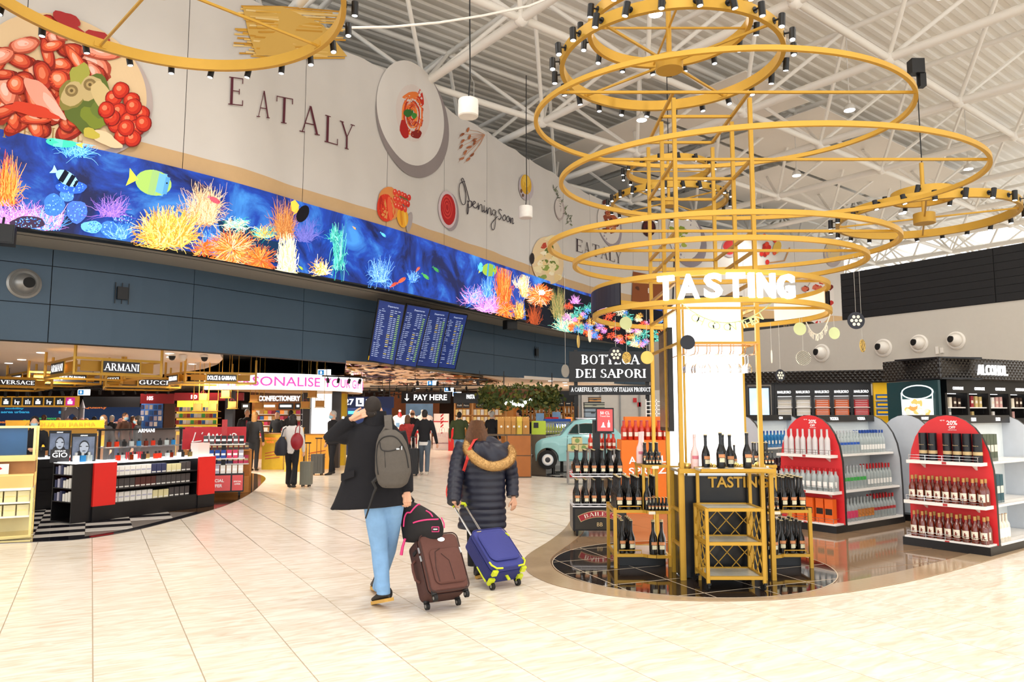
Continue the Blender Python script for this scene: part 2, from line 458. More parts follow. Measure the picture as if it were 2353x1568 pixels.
# ================================================================== big banner on the curved wall
SB0,SB1=pix(-260,300)[0],pix(1942,700)[0]
ZB,ZT=6.5,10.85
def fold(s,z):
    t=(z-ZB)/(ZT-ZB)
    return .03*math.sin(s*1.3+.6*math.sin(z*.9))+.034*math.sin(s*2.7+z*.35)*(1-.5*t)*(.4+.6*math.sin(s*.41)**2)+.008*math.sin(s*6.3+z*1.1)
def B(s,z,k=0):return W(s,z,fold(s,z)+.09+(.028+k*.006 if k else 0))
mat('banner_cloth','CFC9C2',rough=.85,var=.03,scale=2); mat('banner_beige','C9A77B',rough=.85,var=.04); mat('print',vcol=True,rough=.85)
banner=thing('banner','long printed cloth banner hung along the curved wall above the screen','banner',W((SB0+SB1)/2,ZB))
seams=[SB0]+[pix(u,500)[0] for u in (30,410,690,880,1015,1110,1213,1290,1352,1450,1510,1580,1700,1820)]+[SB1]
for a,b in zip(seams,seams[1:]):
    mb=MB(); n=max(6,int((b-a)/.12)); zs=[ZB+.42*i/2 for i in range(3)]+[ZB+.42+(ZT-ZB-.42)*i/14 for i in range(1,15)]
    vs=[]; fs=[]; ms=[]
    for i in range(n+1):
        s=a+.006+(b-a-.012)*i/n; dro=.06*abs(math.sin(i/n*PI*1.5))
        for k,z in enumerate(zs):vs.append(B(s,z-(dro if k==len(zs)-1 else 0)-(.05*math.sin(s*1.3) if k==0 else 0)))
    K=len(zs)
    for i in range(n):
        for k in range(K-1):fs.append((i*K+k,(i+1)*K+k,(i+1)*K+k+1,i*K+k+1)); ms.append(1 if k<2 else 0)
    mb.add(vs,fs,ms); mb.build('panel',['banner_cloth','banner_beige'],banner,smooth=True,world=True,ang=1.5)
# support wall behind banner and screen
mat('white_paint','D9D4CC',rough=.7); mat('dark_paint','26282B',rough=.6)
mb=MB(); ns=90
for i in range(ns):
    s0=SB0+(SMAX-SB0)*i/ns; s1=SB0+(SMAX-SB0)*(i+1)/ns
    mb.quad(W(s0,4.86,-.1),W(s1,4.86,-.1),W(s1,10.9,-.1),W(s0,10.9,-.1)); mb.quad(W(s1,4.86,-.35),W(s0,4.86,-.35),W(s0,10.9,-.35),W(s1,10.9,-.35))
struct(mb.build('wall_left','dark_paint'),'dark curved wall carrying the banner and the screen')
# ---- pictures: shapes printed on a surface, given by their outline and mapped to it
class Art:
    def __init__(s,surf):s.mb=MB(); s.S=surf; s.k=1
    def pt(s,u,v,k):a=pix(u,v); return s.S(a[0],a[1],k)
    def blob(s,cx,cy,rx,ry,rot=0,c='ffffff',n=18,wob=0,k=None,rings=2,seed=None):
        if k is None:s.k += .02; k=s.k
        rings=max(rings,int(max(rx,ry)/9)) if rings>1 else 1; n=max(n,int(max(rx,ry)*.5)); r=RND; ph=r.random()*6; ca,sa=math.cos(rot),math.sin(rot); cl=lin(c) if not isinstance(c,tuple) else c
        vs=[s.pt(cx,cy,k)]; fs=[]
        for q in range(1,rings+1):
            for i in range(n):
                a=2*PI*i/n; w_=1+wob*(math.sin(3*a+ph)*.6+math.sin(5*a+ph*2)*.4)
                x=rx*math.cos(a)*w_*q/rings; y=ry*math.sin(a)*w_*q/rings
                vs.append(s.pt(cx+x*ca-y*sa,cy+x*sa+y*ca,k))
        for i in range(n):
            fs.append((0,1+(i+1)%n,1+i))
            for q in range(rings-1):o=1+q*n; fs.append((o+i,o+(i+1)%n,o+n+(i+1)%n,o+n+i))
        s.mb.add(vs,fs,0,cl)
    def poly(s,pts,c,k=None):
        if k is None:s.k += .02; k=s.k
        cx=sum(p[0] for p in pts)/len(pts); cy=sum(p[1] for p in pts)/len(pts); cl=lin(c) if not isinstance(c,tuple) else c
        vs=[s.pt(cx,cy,k)]+[s.pt(*p,k) for p in pts]; n=len(pts)
        s.mb.add(vs,[(0,1+(i+1)%n,1+i) for i in range(n)],0,cl)
    def stroke(s,pts,w0,c,w1=None,k=None):
        if k is None:s.k += .001; k=s.k
        w1=w0 if w1 is None else w1; n=len(pts); cl=lin(c) if not isinstance(c,tuple) else c; vs=[]
        for i,p in enumerate(pts):
            a=pts[max(0,i-1)]; b=pts[min(n-1,i+1)]; dx,dy=b[0]-a[0],b[1]-a[1]; l=math.hypot(dx,dy) or 1
            wd=(w0+(w1-w0)*i/max(1,n-1))/2
            vs += [s.pt(p[0]-dy/l*wd,p[1]+dx/l*wd,k),s.pt(p[0]+dy/l*wd,p[1]-dx/l*wd,k)]
        s.mb.add(vs,[(2*i,2*i+1,2*i+3,2*i+2) for i in range(n-1)],0,cl)
    def done(s,name,m,parent,label=None):return s.mb.build(name,m,parent,world=True,label=label)
A=Art(B)
# platter of cured meats
A.blob(150,205,205,150,.45,'B9A9A4',40,k=.5); A.blob(140,195,200,150,.45,'E3C59B',40,k=.8)
for i in range(110):
    u=RND.uniform(-30,235); v=RND.uniform(62,310)
    if ((u-112)/165)**2+((v-190)/118)**2<1.0:
        a=RND.uniform(-1.1,1.3); rx=RND.uniform(20,50); ry=RND.uniform(11,24)
        for q,c in zip((1,.84,.62,.36),RND.choice([('8E2416','C8402A','E06440','F09A78'),('A02C1A','DC5030','EE7A50','F8B498'),('7A1E14','B83422','D4502E','E8805C'),('B04A34','E88468','F2A48C','FAC8B8')])):A.blob(u-(1-q)*6,v-(1-q)*7,rx*q,ry*q,a+(1-q)*.3,c,18,.08)
for (u,v,rx,ry) in [(150,52,34,16),(165,75,26,12),(220,95,30,18)]:A.blob(u,v,rx,ry,.4,'A93030',14,.15)
for (u,v,rx,ry,c) in [(195,240,52,66,'5F6F2E'),(160,225,30,34,'8C8242'),(215,275,36,22,'7E8C30'),(180,180,22,30,'A9A84A'),(230,250,22,30,'6D7E34')]:A.blob(u,v,rx,ry,.3,c,16,.2)
for (u,v) in [(163,222),(205,208)]:
    A.blob(u,v,24,30,.5,'C9B27E',16,.1); A.blob(u-2,v-8,15,14,0,'8A7448',14); A.blob(u-2,v-8,9,8,0,'B79D68',12); A.blob(u-2,v-8,4,4,0,'6B5733',8)
A.blob(232,228,20,40,-.5,'D6BE88',14,.1)
A.blob(95,232,22,60,-.7,'F3A48E',16,.1); A.blob(120,250,10,40,-.7,'F7BFAE',12,.1); A.blob(70,260,60,14,.2,'D9442A',14,.2)
for (u,v) in [(256,232),(272,214),(268,262),(262,292),(296,238),(318,268),(290,282),(300,252),(276,318),(306,300),(298,324),(284,300),(252,276),(322,290),(240,258)]:
    for q,c in ((1,'7E140E'),(.9,'C22A18'),(.66,'DA4226'),(.3,'F08A64')):A.blob(u-(1-q)*6,v-(1-q)*7,19*q,20*q,.3,c,16,.04)
A.blob(240,325,36,14,.5,'EAD0A8',12,.2); A.blob(205,312,20,12,.4,'C8B84A',12,.2)
A.done('food_print','print',banner); A=Art(B)
A.poly([(548,22),(640,18),(735,60),(792,132),(690,132),(580,132),(560,78)],'D9AE58',k=1)
for i in range(40):A.stroke([(545+RND.uniform(-20,40),20+i*2.9),(640,22+i*2.9+RND.uniform(-3,3)),(735+RND.uniform(-20,55),30+i*2.7)],4,RND.choice(['E0AE4A','D6A03A','E8C070','EFD08E','CB9434']),4)
A.done('food_print','print',banner); A=Art(B)
# pasta plate
A.blob(940,280,82,132,-.22,'8F8482',40,k=.5,rings=3); A.blob(935,262,76,122,-.22,'DBD5CE',40,k=.9,rings=3); A.blob(940,262,40,66,-.1,'D9CCC4',30,k=1.0)
for i in range(60):
    a0=RND.uniform(0,6.3); rr=RND.uniform(.2,1)
    A.stroke([(940+26*rr*math.cos(a0+t*.35),266+50*rr*math.sin(a0+t*.35)) for t in range(6)],5,RND.choice(['D94A20','E8702E','C03418','F08A3C','A82414','E25A24']),3)
for (u,v,rx,ry,c) in [(958,226,8,20,'C22A16'),(920,300,10,22,'B4201A'),(950,310,14,10,'8A1C14'),(930,262,12,9,'2F6A2A'),(944,268,7,7,'3F8A34'),(936,222,20,8,'E87A34')]:A.blob(u,v,rx,ry,-.2,c,14,.12)
A.done('food_print','print',banner); A=Art(B)
# wheat ears
for (u,v) in [(1068,300),(1056,311),(1071,317),(1082,323),(1057,326),(1054,338),(1070,340),(1082,330),(1062,352),(1055,366),(1068,368),(1076,358)]:
    A.stroke([(1104,312),((u+1104)/2+4,(v+312)/2-2),(u,v)],.9,'C08A68'); A.blob(u,v,2.6,6,RND.uniform(.3,1.2),RND.choice(['A8623A','8E4E2E']),10,.1); A.stroke([(u,v),(u-9,v+9)],.7,'C09A80')
A.done('food_print','print',banner); A=Art(B)
# tomatoes, sauce bowl
A.blob(885,470,26,38,-.1,'D98B4A',20,.05)
for (u,v,rx,ry,c) in [(877,480,20,32,'D6361C'),(868,480,5,28,'B82412'),(886,482,5,28,'E8603A'),(915,502,14,23,'EDA82A'),(911,502,3,19,'D98A1C'),(921,504,3,18,'F4C04A')]:A.blob(u,v,rx,ry,-.1,c,16,.03)
for q in range(14):u=898+(q%5)*8+RND.uniform(-2,2); v=444+(q // 5)*15+(q%5)*3; A.blob(u,v,5,7.5,0,RND.choice(['D22A1C','E0402A']),10); A.blob(u-1,v-2,1.6,2.4,0,'F59A84',6)
A.stroke([(893,455),(910,453),(928,462)],2,'5A7A2A'); A.blob(932,512,7,24,.2,'A89E9C',14,k=.6)
A.done('food_print','print',banner); A=Art(B)
A.blob(1027,488,20,44,-.08,'9A8F92',24,k=.7); A.blob(1021,483,21,43,-.08,'CDB9BC',24,k=.9); A.blob(1022,483,17,36,-.08,'B21C1C',22)
for q in range(6):A.blob(1020,478,12-q*1.8,27-q*4,-.08,'D23A34' if q%2==0 else 'A81818',18)
A.done('food_print','print',banner); A=Art(B)
# oil dish, herbs
A.blob(1203,432,17,30,-.1,'BDB0B4',20,k=.8); A.blob(1203,425,12,23,-.1,'D8A62A',20); A.blob(1203,418,9,14,-.1,'E8BE48',16); A.blob(1192,440,3,5,0,'6B4A32',8); A.blob(1196,450,3,4,0,'6B4A32',8)
A.done('food_print','print',banner); A=Art(B)
A.blob(1279,482,13,26,-.12,'B4A6A2',20,k=.8); A.blob(1278,480,11,23,-.12,'D2C9C2',18)
for q in range(46):
    t=q/46; u=1266+42*t+RND.uniform(-4,4); v=432+88*t+RND.uniform(-4,4); A.stroke([(u,v),(u+RND.uniform(-7,7),v+RND.uniform(-10,6))],1.7,RND.choice(['4F5E3A','6A7850','3E4A30']),.8)
A.done('food_print','print',banner); A=Art(B)
# cheese board
A.blob(1252,600,36,55,-.12,'E2C79C',24,.03)
for q in range(30):A.blob(1250+RND.gauss(0,15),600+RND.gauss(0,24),RND.uniform(4,9),RND.uniform(4,13),RND.uniform(0,3),RND.choice(['EAD9A8','F0E4C4','6C7A34','8A9A48','E6C98E','5A6A2C','B6402C']),8,.25)
A.blob(1217,595,5,13,0,'2A2020',12)
A.done('food_print','print',banner); A=Art(B)
# second half of the banner, seen through the golden rings
A.blob(1396,520,27,52,-.2,'9A9096',24,k=.7); A.blob(1393,515,25,48,-.2,'D8D0C8',24,k=.9)
for q in range(26):A.blob(1393+RND.gauss(0,8),510+RND.gauss(0,17),RND.uniform(3,8),RND.uniform(4,10),RND.uniform(0,3),RND.choice(['6E2E1E','8E4228','A6502E','5A241A','C07A4A']),9,.2)
A.done('food_print','print',banner); A=Art(B)
A.blob(1487,525,16,20,0,'3A1A1C',16); A.blob(1487,520,12,12,0,'5A2022',14)
A.done('food_print','print',banner); A=Art(B)
A.blob(1580,560,40,56,-.2,'8B8188',24,k=.7,rings=3); A.blob(1568,545,38,54,-.2,'DDD6CE',26,k=.9,rings=3)
for q in range(20):A.blob(1556+RND.gauss(0,7),542+RND.gauss(0,12),5,7,RND.uniform(0,3),RND.choice(['8A9A38','A8B04A','C8B860','6A7A2C']),9,.2)
A.done('food_print','print',banner); A=Art(B)
A.blob(1673,572,17,21,0,'A9989C',18,k=.8); A.blob(1672,570,14,17,0,'B8282A',16)
A.done('food_print','print',banner); A=Art(B)
for q in range(16):A.blob(1756+RND.gauss(0,8),575+RND.gauss(0,13),5,6,0,RND.choice(['C62A22','D84830','A82018']),9)
A.blob(1782,570,10,16,.4,'D8B04A',12); A.stroke([(1765,605),(1800,600),(1812,570)],3,'B88A5A')
A.done('food_print','print',banner); A=Art(B)
A.blob(1910,585,22,30,0,'A89C9A',18,k=.8); A.blob(1908,580,18,25,0,'C9B48A',18)
A.done('food_print','print',banner); A=Art(B)
A.poly([(1450,625),(1490,632),(1528,650),(1530,705),(1490,700),(1447,695)],'8A4A22')
for q in range(14):A.blob(1485+RND.gauss(0,20),668+RND.gauss(0,14),4,6,RND.uniform(0,3),RND.choice(['E8E0D0','D8C8A8','5A2E16','F0E8DC']),8,.2)
A.done('food_print','print',banner); A=Art(B)
A.blob(1878,690,34,56,.1,'D8CFC8',22,k=.9)
for q in range(26):A.blob(1876+RND.gauss(0,14),685+RND.gauss(0,24),6,7,RND.uniform(0,3),RND.choice(['8E2018','B8302A','6A1810','C8644A']),9,.2)
A.done('food_print','print',banner,'printed pictures of food on the banner')
# lettering of the banner
mb=MB()
def sline(t,u0,v0,u1,v1,h,c,k=1.5,w=.8):
    s0,z0=pix(u0,v0); s1,z1=pix(u1,v1)
    geo=serif_geo(t); n=len(t)
    def fn(x,y,z):f=x/(s1-s0); return B(s0+x,z0+(z1-z0)*f+y,k)
    mb=MB().text(t,None,None,None,h,w=s1-s0,align='l',font='serif',fn=fn,c=lin(c)); mb.build('letter' if n==1 else 'lettering','print',banner,world=True)
sline('E',514,245,548,248,.62,'5A2430'); sline('A',580,272,612,275,.62,'5A2430'); sline('T',628,282,666,288,.62,'5A2430')
sline('A',682,304,728,314,.68,'5A2430'); sline('L',738,328,768,337,.68,'5A2430'); sline('Y',772,340,806,350,.68,'5A2430')
for ch,u in zip('EATALY',(1318,1337,1356,1374,1392,1408)):sline(ch,u,578+(u-1318)*.29,u+15,578+(u-1303)*.29,.52,'3E3038')
sline('A BETTER LIFE',-110,303,190,350,.34,'A8824E'); sline('BETTER',1795,757,1870,757,.3,'8E7650')
A=Art(B); A.k=1.5
OPEN=[[(1062,418),(1050,424),(1048,445),(1054,468),(1062,470),(1064,450),(1060,428),(1054,416),(1058,412),(1066,440),(1071,462)],[(1068,462),(1070,480),(1068,494),(1067,480),(1070,464),(1076,466),(1075,476),(1069,478)],
        [(1076,474),(1083,468),(1080,464),(1078,474),(1084,480),(1089,474)],[(1089,468),(1090,484),(1092,474),(1097,473),(1098,488),(1102,484)],[(1102,474),(1103,490),(1108,484)],[(1103,463),(1104,465)],
        [(1108,478),(1110,494),(1112,482),(1117,481),(1118,496),(1122,492)],[(1131,486),(1124,484),(1122,492),(1128,496),(1132,486),(1130,510),(1126,528),(1120,528),(1119,516),(1130,504),(1138,498)],
        [(1147,485),(1142,482),(1140,488),(1146,498),(1142,506),(1138,502)],[(1152,496),(1149,502),(1152,508),(1157,503),(1154,495),(1152,496)],[(1161,498),(1158,504),(1161,511),(1166,506),(1163,498),(1161,498)],[(1167,500),(1168,514),(1170,504),(1173,503),(1173,515),(1176,513)]]
for st_ in OPEN:A.stroke(smooth_line(st_,4),1.6,'2E2630')
A.done('script_lettering','print',banner)

# ================================================================== LED screen with the reef picture
SS0,SS1=SB0,pix(1548,760)[0]
def SC(s,z,k=0):return W(s,z,.16+k*.004)
m=mat('reef_water','0A2A80',emit=1)
nt=m.node_tree; b=nt.nodes['Principled BSDF']; b.inputs['Base Color'].default_value=(0,0,0,1)
for l in list(nt.links):
    if l.to_socket in (b.inputs['Base Color'],b.inputs['Emission Color']):nt.links.remove(l)
N=nt.nodes.new; L=nt.links.new
tc=N('ShaderNodeTexCoord'); n1=N('ShaderNodeTexNoise'); n1.inputs['Scale'].default_value=.75; n1.inputs['Detail'].default_value=10; n1.inputs['Roughness'].default_value=.62; n1.inputs['Distortion'].default_value=1.1
L(tc.outputs['Object'],n1.inputs['Vector'])
cr=N('ShaderNodeValToRGB'); e=cr.color_ramp.elements; e[0].position=.36; e[0].color=(*lin('061650'),1); e[1].position=.70; e[1].color=(*lin('4A9EF0'),1)
e2=cr.color_ramp.elements.new(.52); e2.color=(*lin('1246B4'),1)
L(n1.outputs['Fac'],cr.inputs[0]); L(cr.outputs[0],b.inputs['Emission Color']); b.inputs['Emission Strength'].default_value=1.0
screen=thing('led_screen','long curved video screen showing a coral reef below the banner','screen',W((SS0+SS1)/2,4.87))
mat('bezel','0C0C0E',rough=.4)
fr=MB(); ns=80
sc=MB()
ZS0,ZS1=4.9,6.56
for i in range(ns):
    a=SS0+(SS1-SS0)*i/ns; c=SS0+(SS1-SS0)*(i+1)/ns
    sc.quad(SC(a,ZS0),SC(c,ZS0),SC(c,ZS1),SC(a,ZS1))
    fr.quad(W(a,4.86,-.1),W(c,4.86,-.1),W(c,4.86,.17),W(a,4.86,.17)); fr.quad(W(a,4.86,.17),W(c,4.86,.17),W(c,ZS0,.165),W(a,ZS0,.165))
sc.build('display','reef_water',screen,world=True); fr.build('frame','bezel',screen,world=True)
mat('reef_print',vcol=True,emit=.92,rough=.6)
MATS['reef_print'].node_tree.nodes['Principled BSDF'].inputs['Specular IOR Level'].default_value=.2
A=Art(SC)
def top(u):
    for (a,va),(b_,vb) in zip(EDT,EDT[1:]):
        if a<=u<=b_:return va+(vb-va)*(u-a)/(b_-a)
    return 0
EDT=[(-400,205),(0,306),(250,345),(410,388),(700,472),(880,527),(1130,612),(1370,688),(1560,722)]
EDB=[(-400,480),(0,522),(310,571),(700,638),(1000,697),(1180,740),(1370,785),(1560,822)]
def bot(u):
    for (a,va),(b_,vb) in zip(EDB,EDB[1:]):
        if a<=u<=b_:return va+(vb-va)*(u-a)/(b_-a)
    return 0
def clampv(p):return (p[0],min(max(p[1],top(p[0])+2),bot(p[0])-2))
def coral(cx,cy,w_,h_,cols,n,wd=3.0,curl=.5,spread=1.0):
    n=int(n*1.5); wd *= .68
    for i in range(n):
        a=-PI/2+RND.uniform(-1,1)*1.25*spread; L_=RND.uniform(.45,1); x,y=cx+RND.uniform(-.25,.25)*w_,cy+h_*.5-RND.uniform(0,.3)*h_
        pts=[(x,y)]; st=6; c=RND.choice(cols)
        for q in range(st):
            a += RND.uniform(-curl,curl); x += math.cos(a)*w_*.55*L_/st; y += math.sin(a)*h_*1.0*L_/st; pts.append((x,y))
        A.stroke([clampv(p) for p in pts],wd,c,wd*.35)
def anem(cx,cy,r_,cols,n,wd=2.2):
    n=int(n*1.5); wd *= .72
    for i in range(n):
        a=RND.uniform(0,2*PI); r0=RND.uniform(0,.5)*r_; r1=RND.uniform(.6,1.05)*r_; b_=RND.uniform(-.5,.5)
        A.stroke([clampv((cx+(r0+(r1-r0)*t/4)*math.cos(a+b_*t/4),cy+.8*(r0+(r1-r0)*t/4)*math.sin(a+b_*t/4))) for t in range(5)],wd,RND.choice(cols),wd*.4)
# dark picture background towards the right end
A.poly([clampv(p) for p in [(1240,640),(1300,640),(1370,660),(1370,800),(1290,790),(1200,745),(1195,690)]],'060A16')
for u in range(1370,1548,24):A.poly([clampv(p) for p in [(u,600),(u+25,600),(u+25,900),(u,900)]],'05070F')
OR=['E8722A','F08A3A','D85A1C','F6A456','C84A18']; PK=['D98ACF','C67AC8','E6A8DC','A46ABE','F0BCE4']; YE=['E8B04A','F2C66A','D8963A','F6D890','C8842E']
BL=['4E8EE0','6EA8F0','3A72CC','88BCF4','2A5CB8']; WH=['E8D8A8','F4E8C8','D8C088','FFF4DC']; GR=['3AA89A','5AC8B8','2A8A86','8ADCC8']; TN=['C89A6A','DDB488','B07A50','E8C8A0']
coral(10,425,80,110,OR,150,3.4); coral(40,500,150,60,PK,170,3); coral(110,505,90,60,PK+BL,110,3);
for (u,v,rx,ry,c) in [(120,480,24,26,'3A6EC8'),(150,455,16,18,'4A80D8'),(172,495,24,26,'4468C4'),(160,440,36,14,'2F5AB8'),(250,535,26,20,'3C70C0'),(205,530,24,14,'62A8DC'),(60,520,40,14,'3A2A40'),(275,510,26,14,'1C3C8C')]:
    if v+ry<bot(u)+6:
        A.blob(u,v-4,rx,ry,0,c,16,.1)
        for q in range(50):
            a=RND.uniform(0,6.3); t=RND.random()**.5; A.blob(*clampv((u+rx*.85*t*math.cos(a),v-4+ry*.85*t*math.sin(a))),1.5,1.5,0,RND.choice(BL),6,rings=1)
coral(245,480,90,50,['8A62B8','6A52B0','A47AC8'],90,2.4); coral(170,340,90,60,['4E9AE8','7ABEF4'],60,2); coral(270,535,60,40,BL,60,3)
coral(455,475,100,90,TN,260,2.0,.7); coral(375,530,140,85,YE,380,4.2,.6); coral(470,555,60,50,BL,60,2.4); coral(640,510,70,95,['B8743A','C88A50','9A5A30'],150,2.0); coral(690,530,60,60,['6A6AB8','5A5AA8'],80,1.8)
A.poly([clampv(p) for p in [(488,512),(520,508),(560,525),(600,555),(640,560),(640,610),(560,600),(500,560)]],'0E2A4A')
coral(530,515,70,26,GR+WH,90,2.6,1.2,1.3); coral(595,535,60,30,GR+YE,80,2.6,1.0); anem(520,575,62,OR+['F8C8A0'],240,2.4); anem(585,600,44,OR+['E86038'],130,2.6); anem(455,575,30,OR,60,3)
coral(645,590,46,90,WH,210,3.4,.8); coral(725,615,56,40,WH+YE,40,3.4,.5); coral(765,570,40,110,GR,60,2.4,.8); coral(755,540,40,40,GR,40,2.6)
coral(860,622,56,60,BL+['9AC8F8'],150,1.8,.9); coral(935,637,30,30,BL,50,1.8); coral(885,655,20,14,BL,20,2); coral(1080,680,70,40,BL+PK,140,2.2); coral(1110,665,40,60,BL,60,3)
coral(1144,665,44,110,OR+['B85A2A'],200,2.2,.6); coral(1110,700,70,40,PK,90,2); anem(1150,715,26,OR,80,2.2); coral(1192,655,26,60,WH+YE,80,2.2); anem(1228,680,34,OR+['F8B070','FFE8D0'],220,2.0); anem(1232,674,9,['FFFFFF','FFF0DC'],40,2.2)
coral(1180,715,30,40,YE+['8A5A28'],70,2.4); coral(1215,725,30,50,['8A3A1C','A84A24'],70,2); coral(1270,700,36,70,['8A7A4A','A8945A','5A6A3A'],110,1.8); coral(1290,745,60,40,GR+WH,120,2); coral(1310,690,30,20,PK,40,1.6); coral(1180,650,40,30,WH,30,1.6)
for i in range(95):
    u=RND.uniform(1285,1540); v=bot(u)-8-RND.random()**1.6*(bot(u)-top(u)-26); A_=RND.choice([OR,YE,GR,WH,PK,BL,['E0482A','F06A4A']]); anem(u,v,RND.uniform(6,17),[tuple(x*.8 for x in lin(c)) for c in A_],26,2.0)
# fish
def fish(u,v,L_,H_,rot,body,tail,bars=(),flip=1):
    ca,sa=math.cos(rot),math.sin(rot)
    def q(x,y):x *= flip; return clampv((u+x*ca-y*sa,v+x*sa+y*ca))
    A.poly([q(-L_*.42,0),q(-L_*.72,-H_*.36),q(-L_*.68,0),q(-L_*.72,H_*.36)],tail)
    A.poly([q(L_*.5*math.cos(t*PI/10),H_*.5*math.sin(t*PI/10)) for t in range(20)],body)
    for (x,wd,c) in bars:
        hh=H_*.5*math.sqrt(max(.02,1-(2*x)**2)); A.poly([q((x-wd/2)*L_,-hh),q((x+wd/2)*L_,-hh*.96),q((x+wd/2)*L_,hh*.96),q((x-wd/2)*L_,hh)],c)
    A.blob(*q(L_*.36,-H_*.1),max(1,L_*.025),max(1,L_*.025),0,'0A0A0A',8,rings=1)
fish(342,426,82,58,.22,'8EAE58','C8C844',((.2,.25,'5E9AB8'),(.36,.12,'4A86B4'),(.0,.2,'86A868')))
fish(148,417,56,30,.55,'8AC8EC','9AD8F4',((-.15,.22,'0A0E1E'),(.18,.18,'0A0E1E'),(.42,.1,'0A0E1E')))
fish(135,336,70,22,.1,'3AC898','C8D84A',((.1,.3,'5AE0A8'),),-1); fish(680,495,26,42,.5,'0E0C12','E8A83A',()); A.poly([clampv(p) for p in [(652,468),(662,462),(672,476),(660,492),(654,488)]],'E8B040')
fish(480,465,26,12,.5,'E84A5A','F07080'); fish(1110,622,34,30,.1,'8AA83A','C8C83A',((.1,.5,'3A8AC0'),(.1,.3,'7AA040'))); fish(1090,616,10,22,0,'5ABCE8','5ABCE8')
for (u,v,L_,c) in [(908,646,20,'E05A3A'),(890,656,16,'D84A34'),(963,638,18,'4AA04A'),(987,622,16,'3A8A4A'),(866,543,14,'5AB8E8'),(1082,740,16,'D84A4A'),(676,619,12,'9AB83A'),(800,528,9,'F0A060')]:fish(u,v,L_,L_*.42,-.6 if c[0]=='E' or c[0]=='D' else .7,c,c)
fish(945,620,12,6,-.9,'B85A4A','B85A4A')
A.done('reef_picture','reef_print',screen)

# ================================================================== soffit and fascia panels below the screen
FO=-1.4
mat('soffit','8C8880',rough=.6); mat('fascia','46596A',rough=.35,var=.05,scale=3,spec=.3); mat('fascia_gap','14181C',rough=.7)
mb=MB(); fb=MB(); ns=80
for i in range(ns):
    a=SS0+(SMAX-SS0)*i/ns; c=SS0+(SMAX-SS0)*(i+1)/ns
    mb.quad(W(a,4.87,FO-.2),W(a,4.87,-.1),W(c,4.87,-.1),W(c,4.87,FO-.2)); mb.quad(W(a,4.87,-.12),W(a,4.95,-.12),W(c,4.95,-.12),W(c,4.87,-.12))
    for (za,zb,oa,ob) in ((3.03,4.87,FO-.04,FO-.04),):fb.quad(W(a,za,oa),W(c,za,ob),W(c,zb,ob),W(a,zb,oa))
    fb.quad(W(c,3.03,FO-.3),W(a,3.03,FO-.3),W(a,4.87,FO-.3),W(c,4.87,FO-.3)); fb.quad(W(a,3.03,FO-.3),W(c,3.03,FO-.3),W(c,3.03,FO-.04),W(a,3.03,FO-.04))
struct(mb.build('trim_1','soffit'),'grey soffit under the curved video screen')
fas=struct(fb.build('wall_fascia','fascia_gap'),'blue grey panelled fascia above the shop entrance')
s=pix(310,700)[0]-1.2-4*3.1
while s<SMAX-3:
    for z0,z1 in ((3.035,3.765),(3.78,4.525),(4.54,4.87)):
        if s+3.1>SS0:
            mb=MB(); a=s+.008; b_=s+3.092
            for i in range(5):
                p,q=a+(b_-a)*i/5,a+(b_-a)*(i+1)/5
                mb.quad(W(p,z0,FO),W(q,z0,FO),W(q,z1,FO),W(p,z1,FO)); mb.quad(W(p,z0,FO-.03),W(q,z0,FO-.03),W(q,z0,FO),W(p,z0,FO)); mb.quad(W(p,z1,FO),W(q,z1,FO),W(q,z1,FO-.03),W(p,z1,FO-.03))
            for p in (a,b_):mb.quad(W(p,z0,FO-.03),W(p,z0,FO),W(p,z1,FO),W(p,z1,FO-.03))
            mb.build('panel','fascia',fas)
    s += 3.1

# ================================================================== roof: corrugated deck, space frame, white sheets
mat('roof_deck','F0ECE4',rough=.6,var=.03); mat('steel_white','F0EBE2',rough=.45,var=.02)
mb=MB()
O=TR0+V((0,0,14.4)); pr=[(0,0),(.16,0),(.22,.06),(.38,.06),(.44,0)]
pts=[]
for k in range(-110,130):
    for x,z in pr[:-1]:pts.append((k*.44+x,z))
for (xa,za),(xb,zb) in zip(pts,pts[1:]):
    a=O+E1*xa+V((0,0,za)); b_=O+E1*xb+V((0,0,zb)); mb.quad(a-E2*46,a+E2*46,b_+E2*46,b_-E2*46)
struct(mb.build('ceiling','roof_deck'),'pale corrugated metal roof deck of the hall')
mat('far_dark','5A605A',rough=.8)
struct(MB().box(-20,75,84,84.3,0,15).build('wall_far','far_dark'),'distant grey end wall of the hall')
struct(MB().box(62,62.3,-10,84,0,15).build('wall_far_right','far_dark'),'distant grey right end wall of the hall')
mem=[]
ZL,ZU=11.35,13.9
def seen(p):
    if p.y<3:return False
    z=p.z-EYE; yc=p.y*CP+z*SP; zc=-p.y*SP+z*CP
    return abs(p.x/yc)<.80 and-.2<zc/yc<.60
for i in range(-9,13):
    for j in range(-9,13):
        a=tn(i,j,ZL); u_=tn(i,j,ZU,.5)
        for q,r_ in ((tn(i+1,j,ZL),.125),(tn(i,j+1,ZL),.10)):mem.append((a,q,r_))
        for q,r_ in ((tn(i+1,j,ZU,.5),.09),(tn(i,j+1,ZU,.5),.09)):mem.append((u_,q,r_))
        for di,dj in ((0,0),(1,0),(0,1),(1,1)):mem.append((u_,tn(i+di,j+dj,ZL),.065))
def hallside(p):
    i=min(range(0,len(CV),6),key=lambda k:(CV[k].x-p.x)**2+(CV[k].y-p.y)**2)
    s=CS[i]; return (V((p.x,p.y,0))-cpt(s)).dot(cnorm(s))
mem=[x for x in mem if (seen(x[0]) or seen(x[1]) or seen((x[0]+x[1])/2)) and (x[0]+x[1]).length>12 and (x[0].y+x[1].y)/2<75]
mem.sort(key=lambda x:-x[2]/((x[0]+x[1])/2).length)
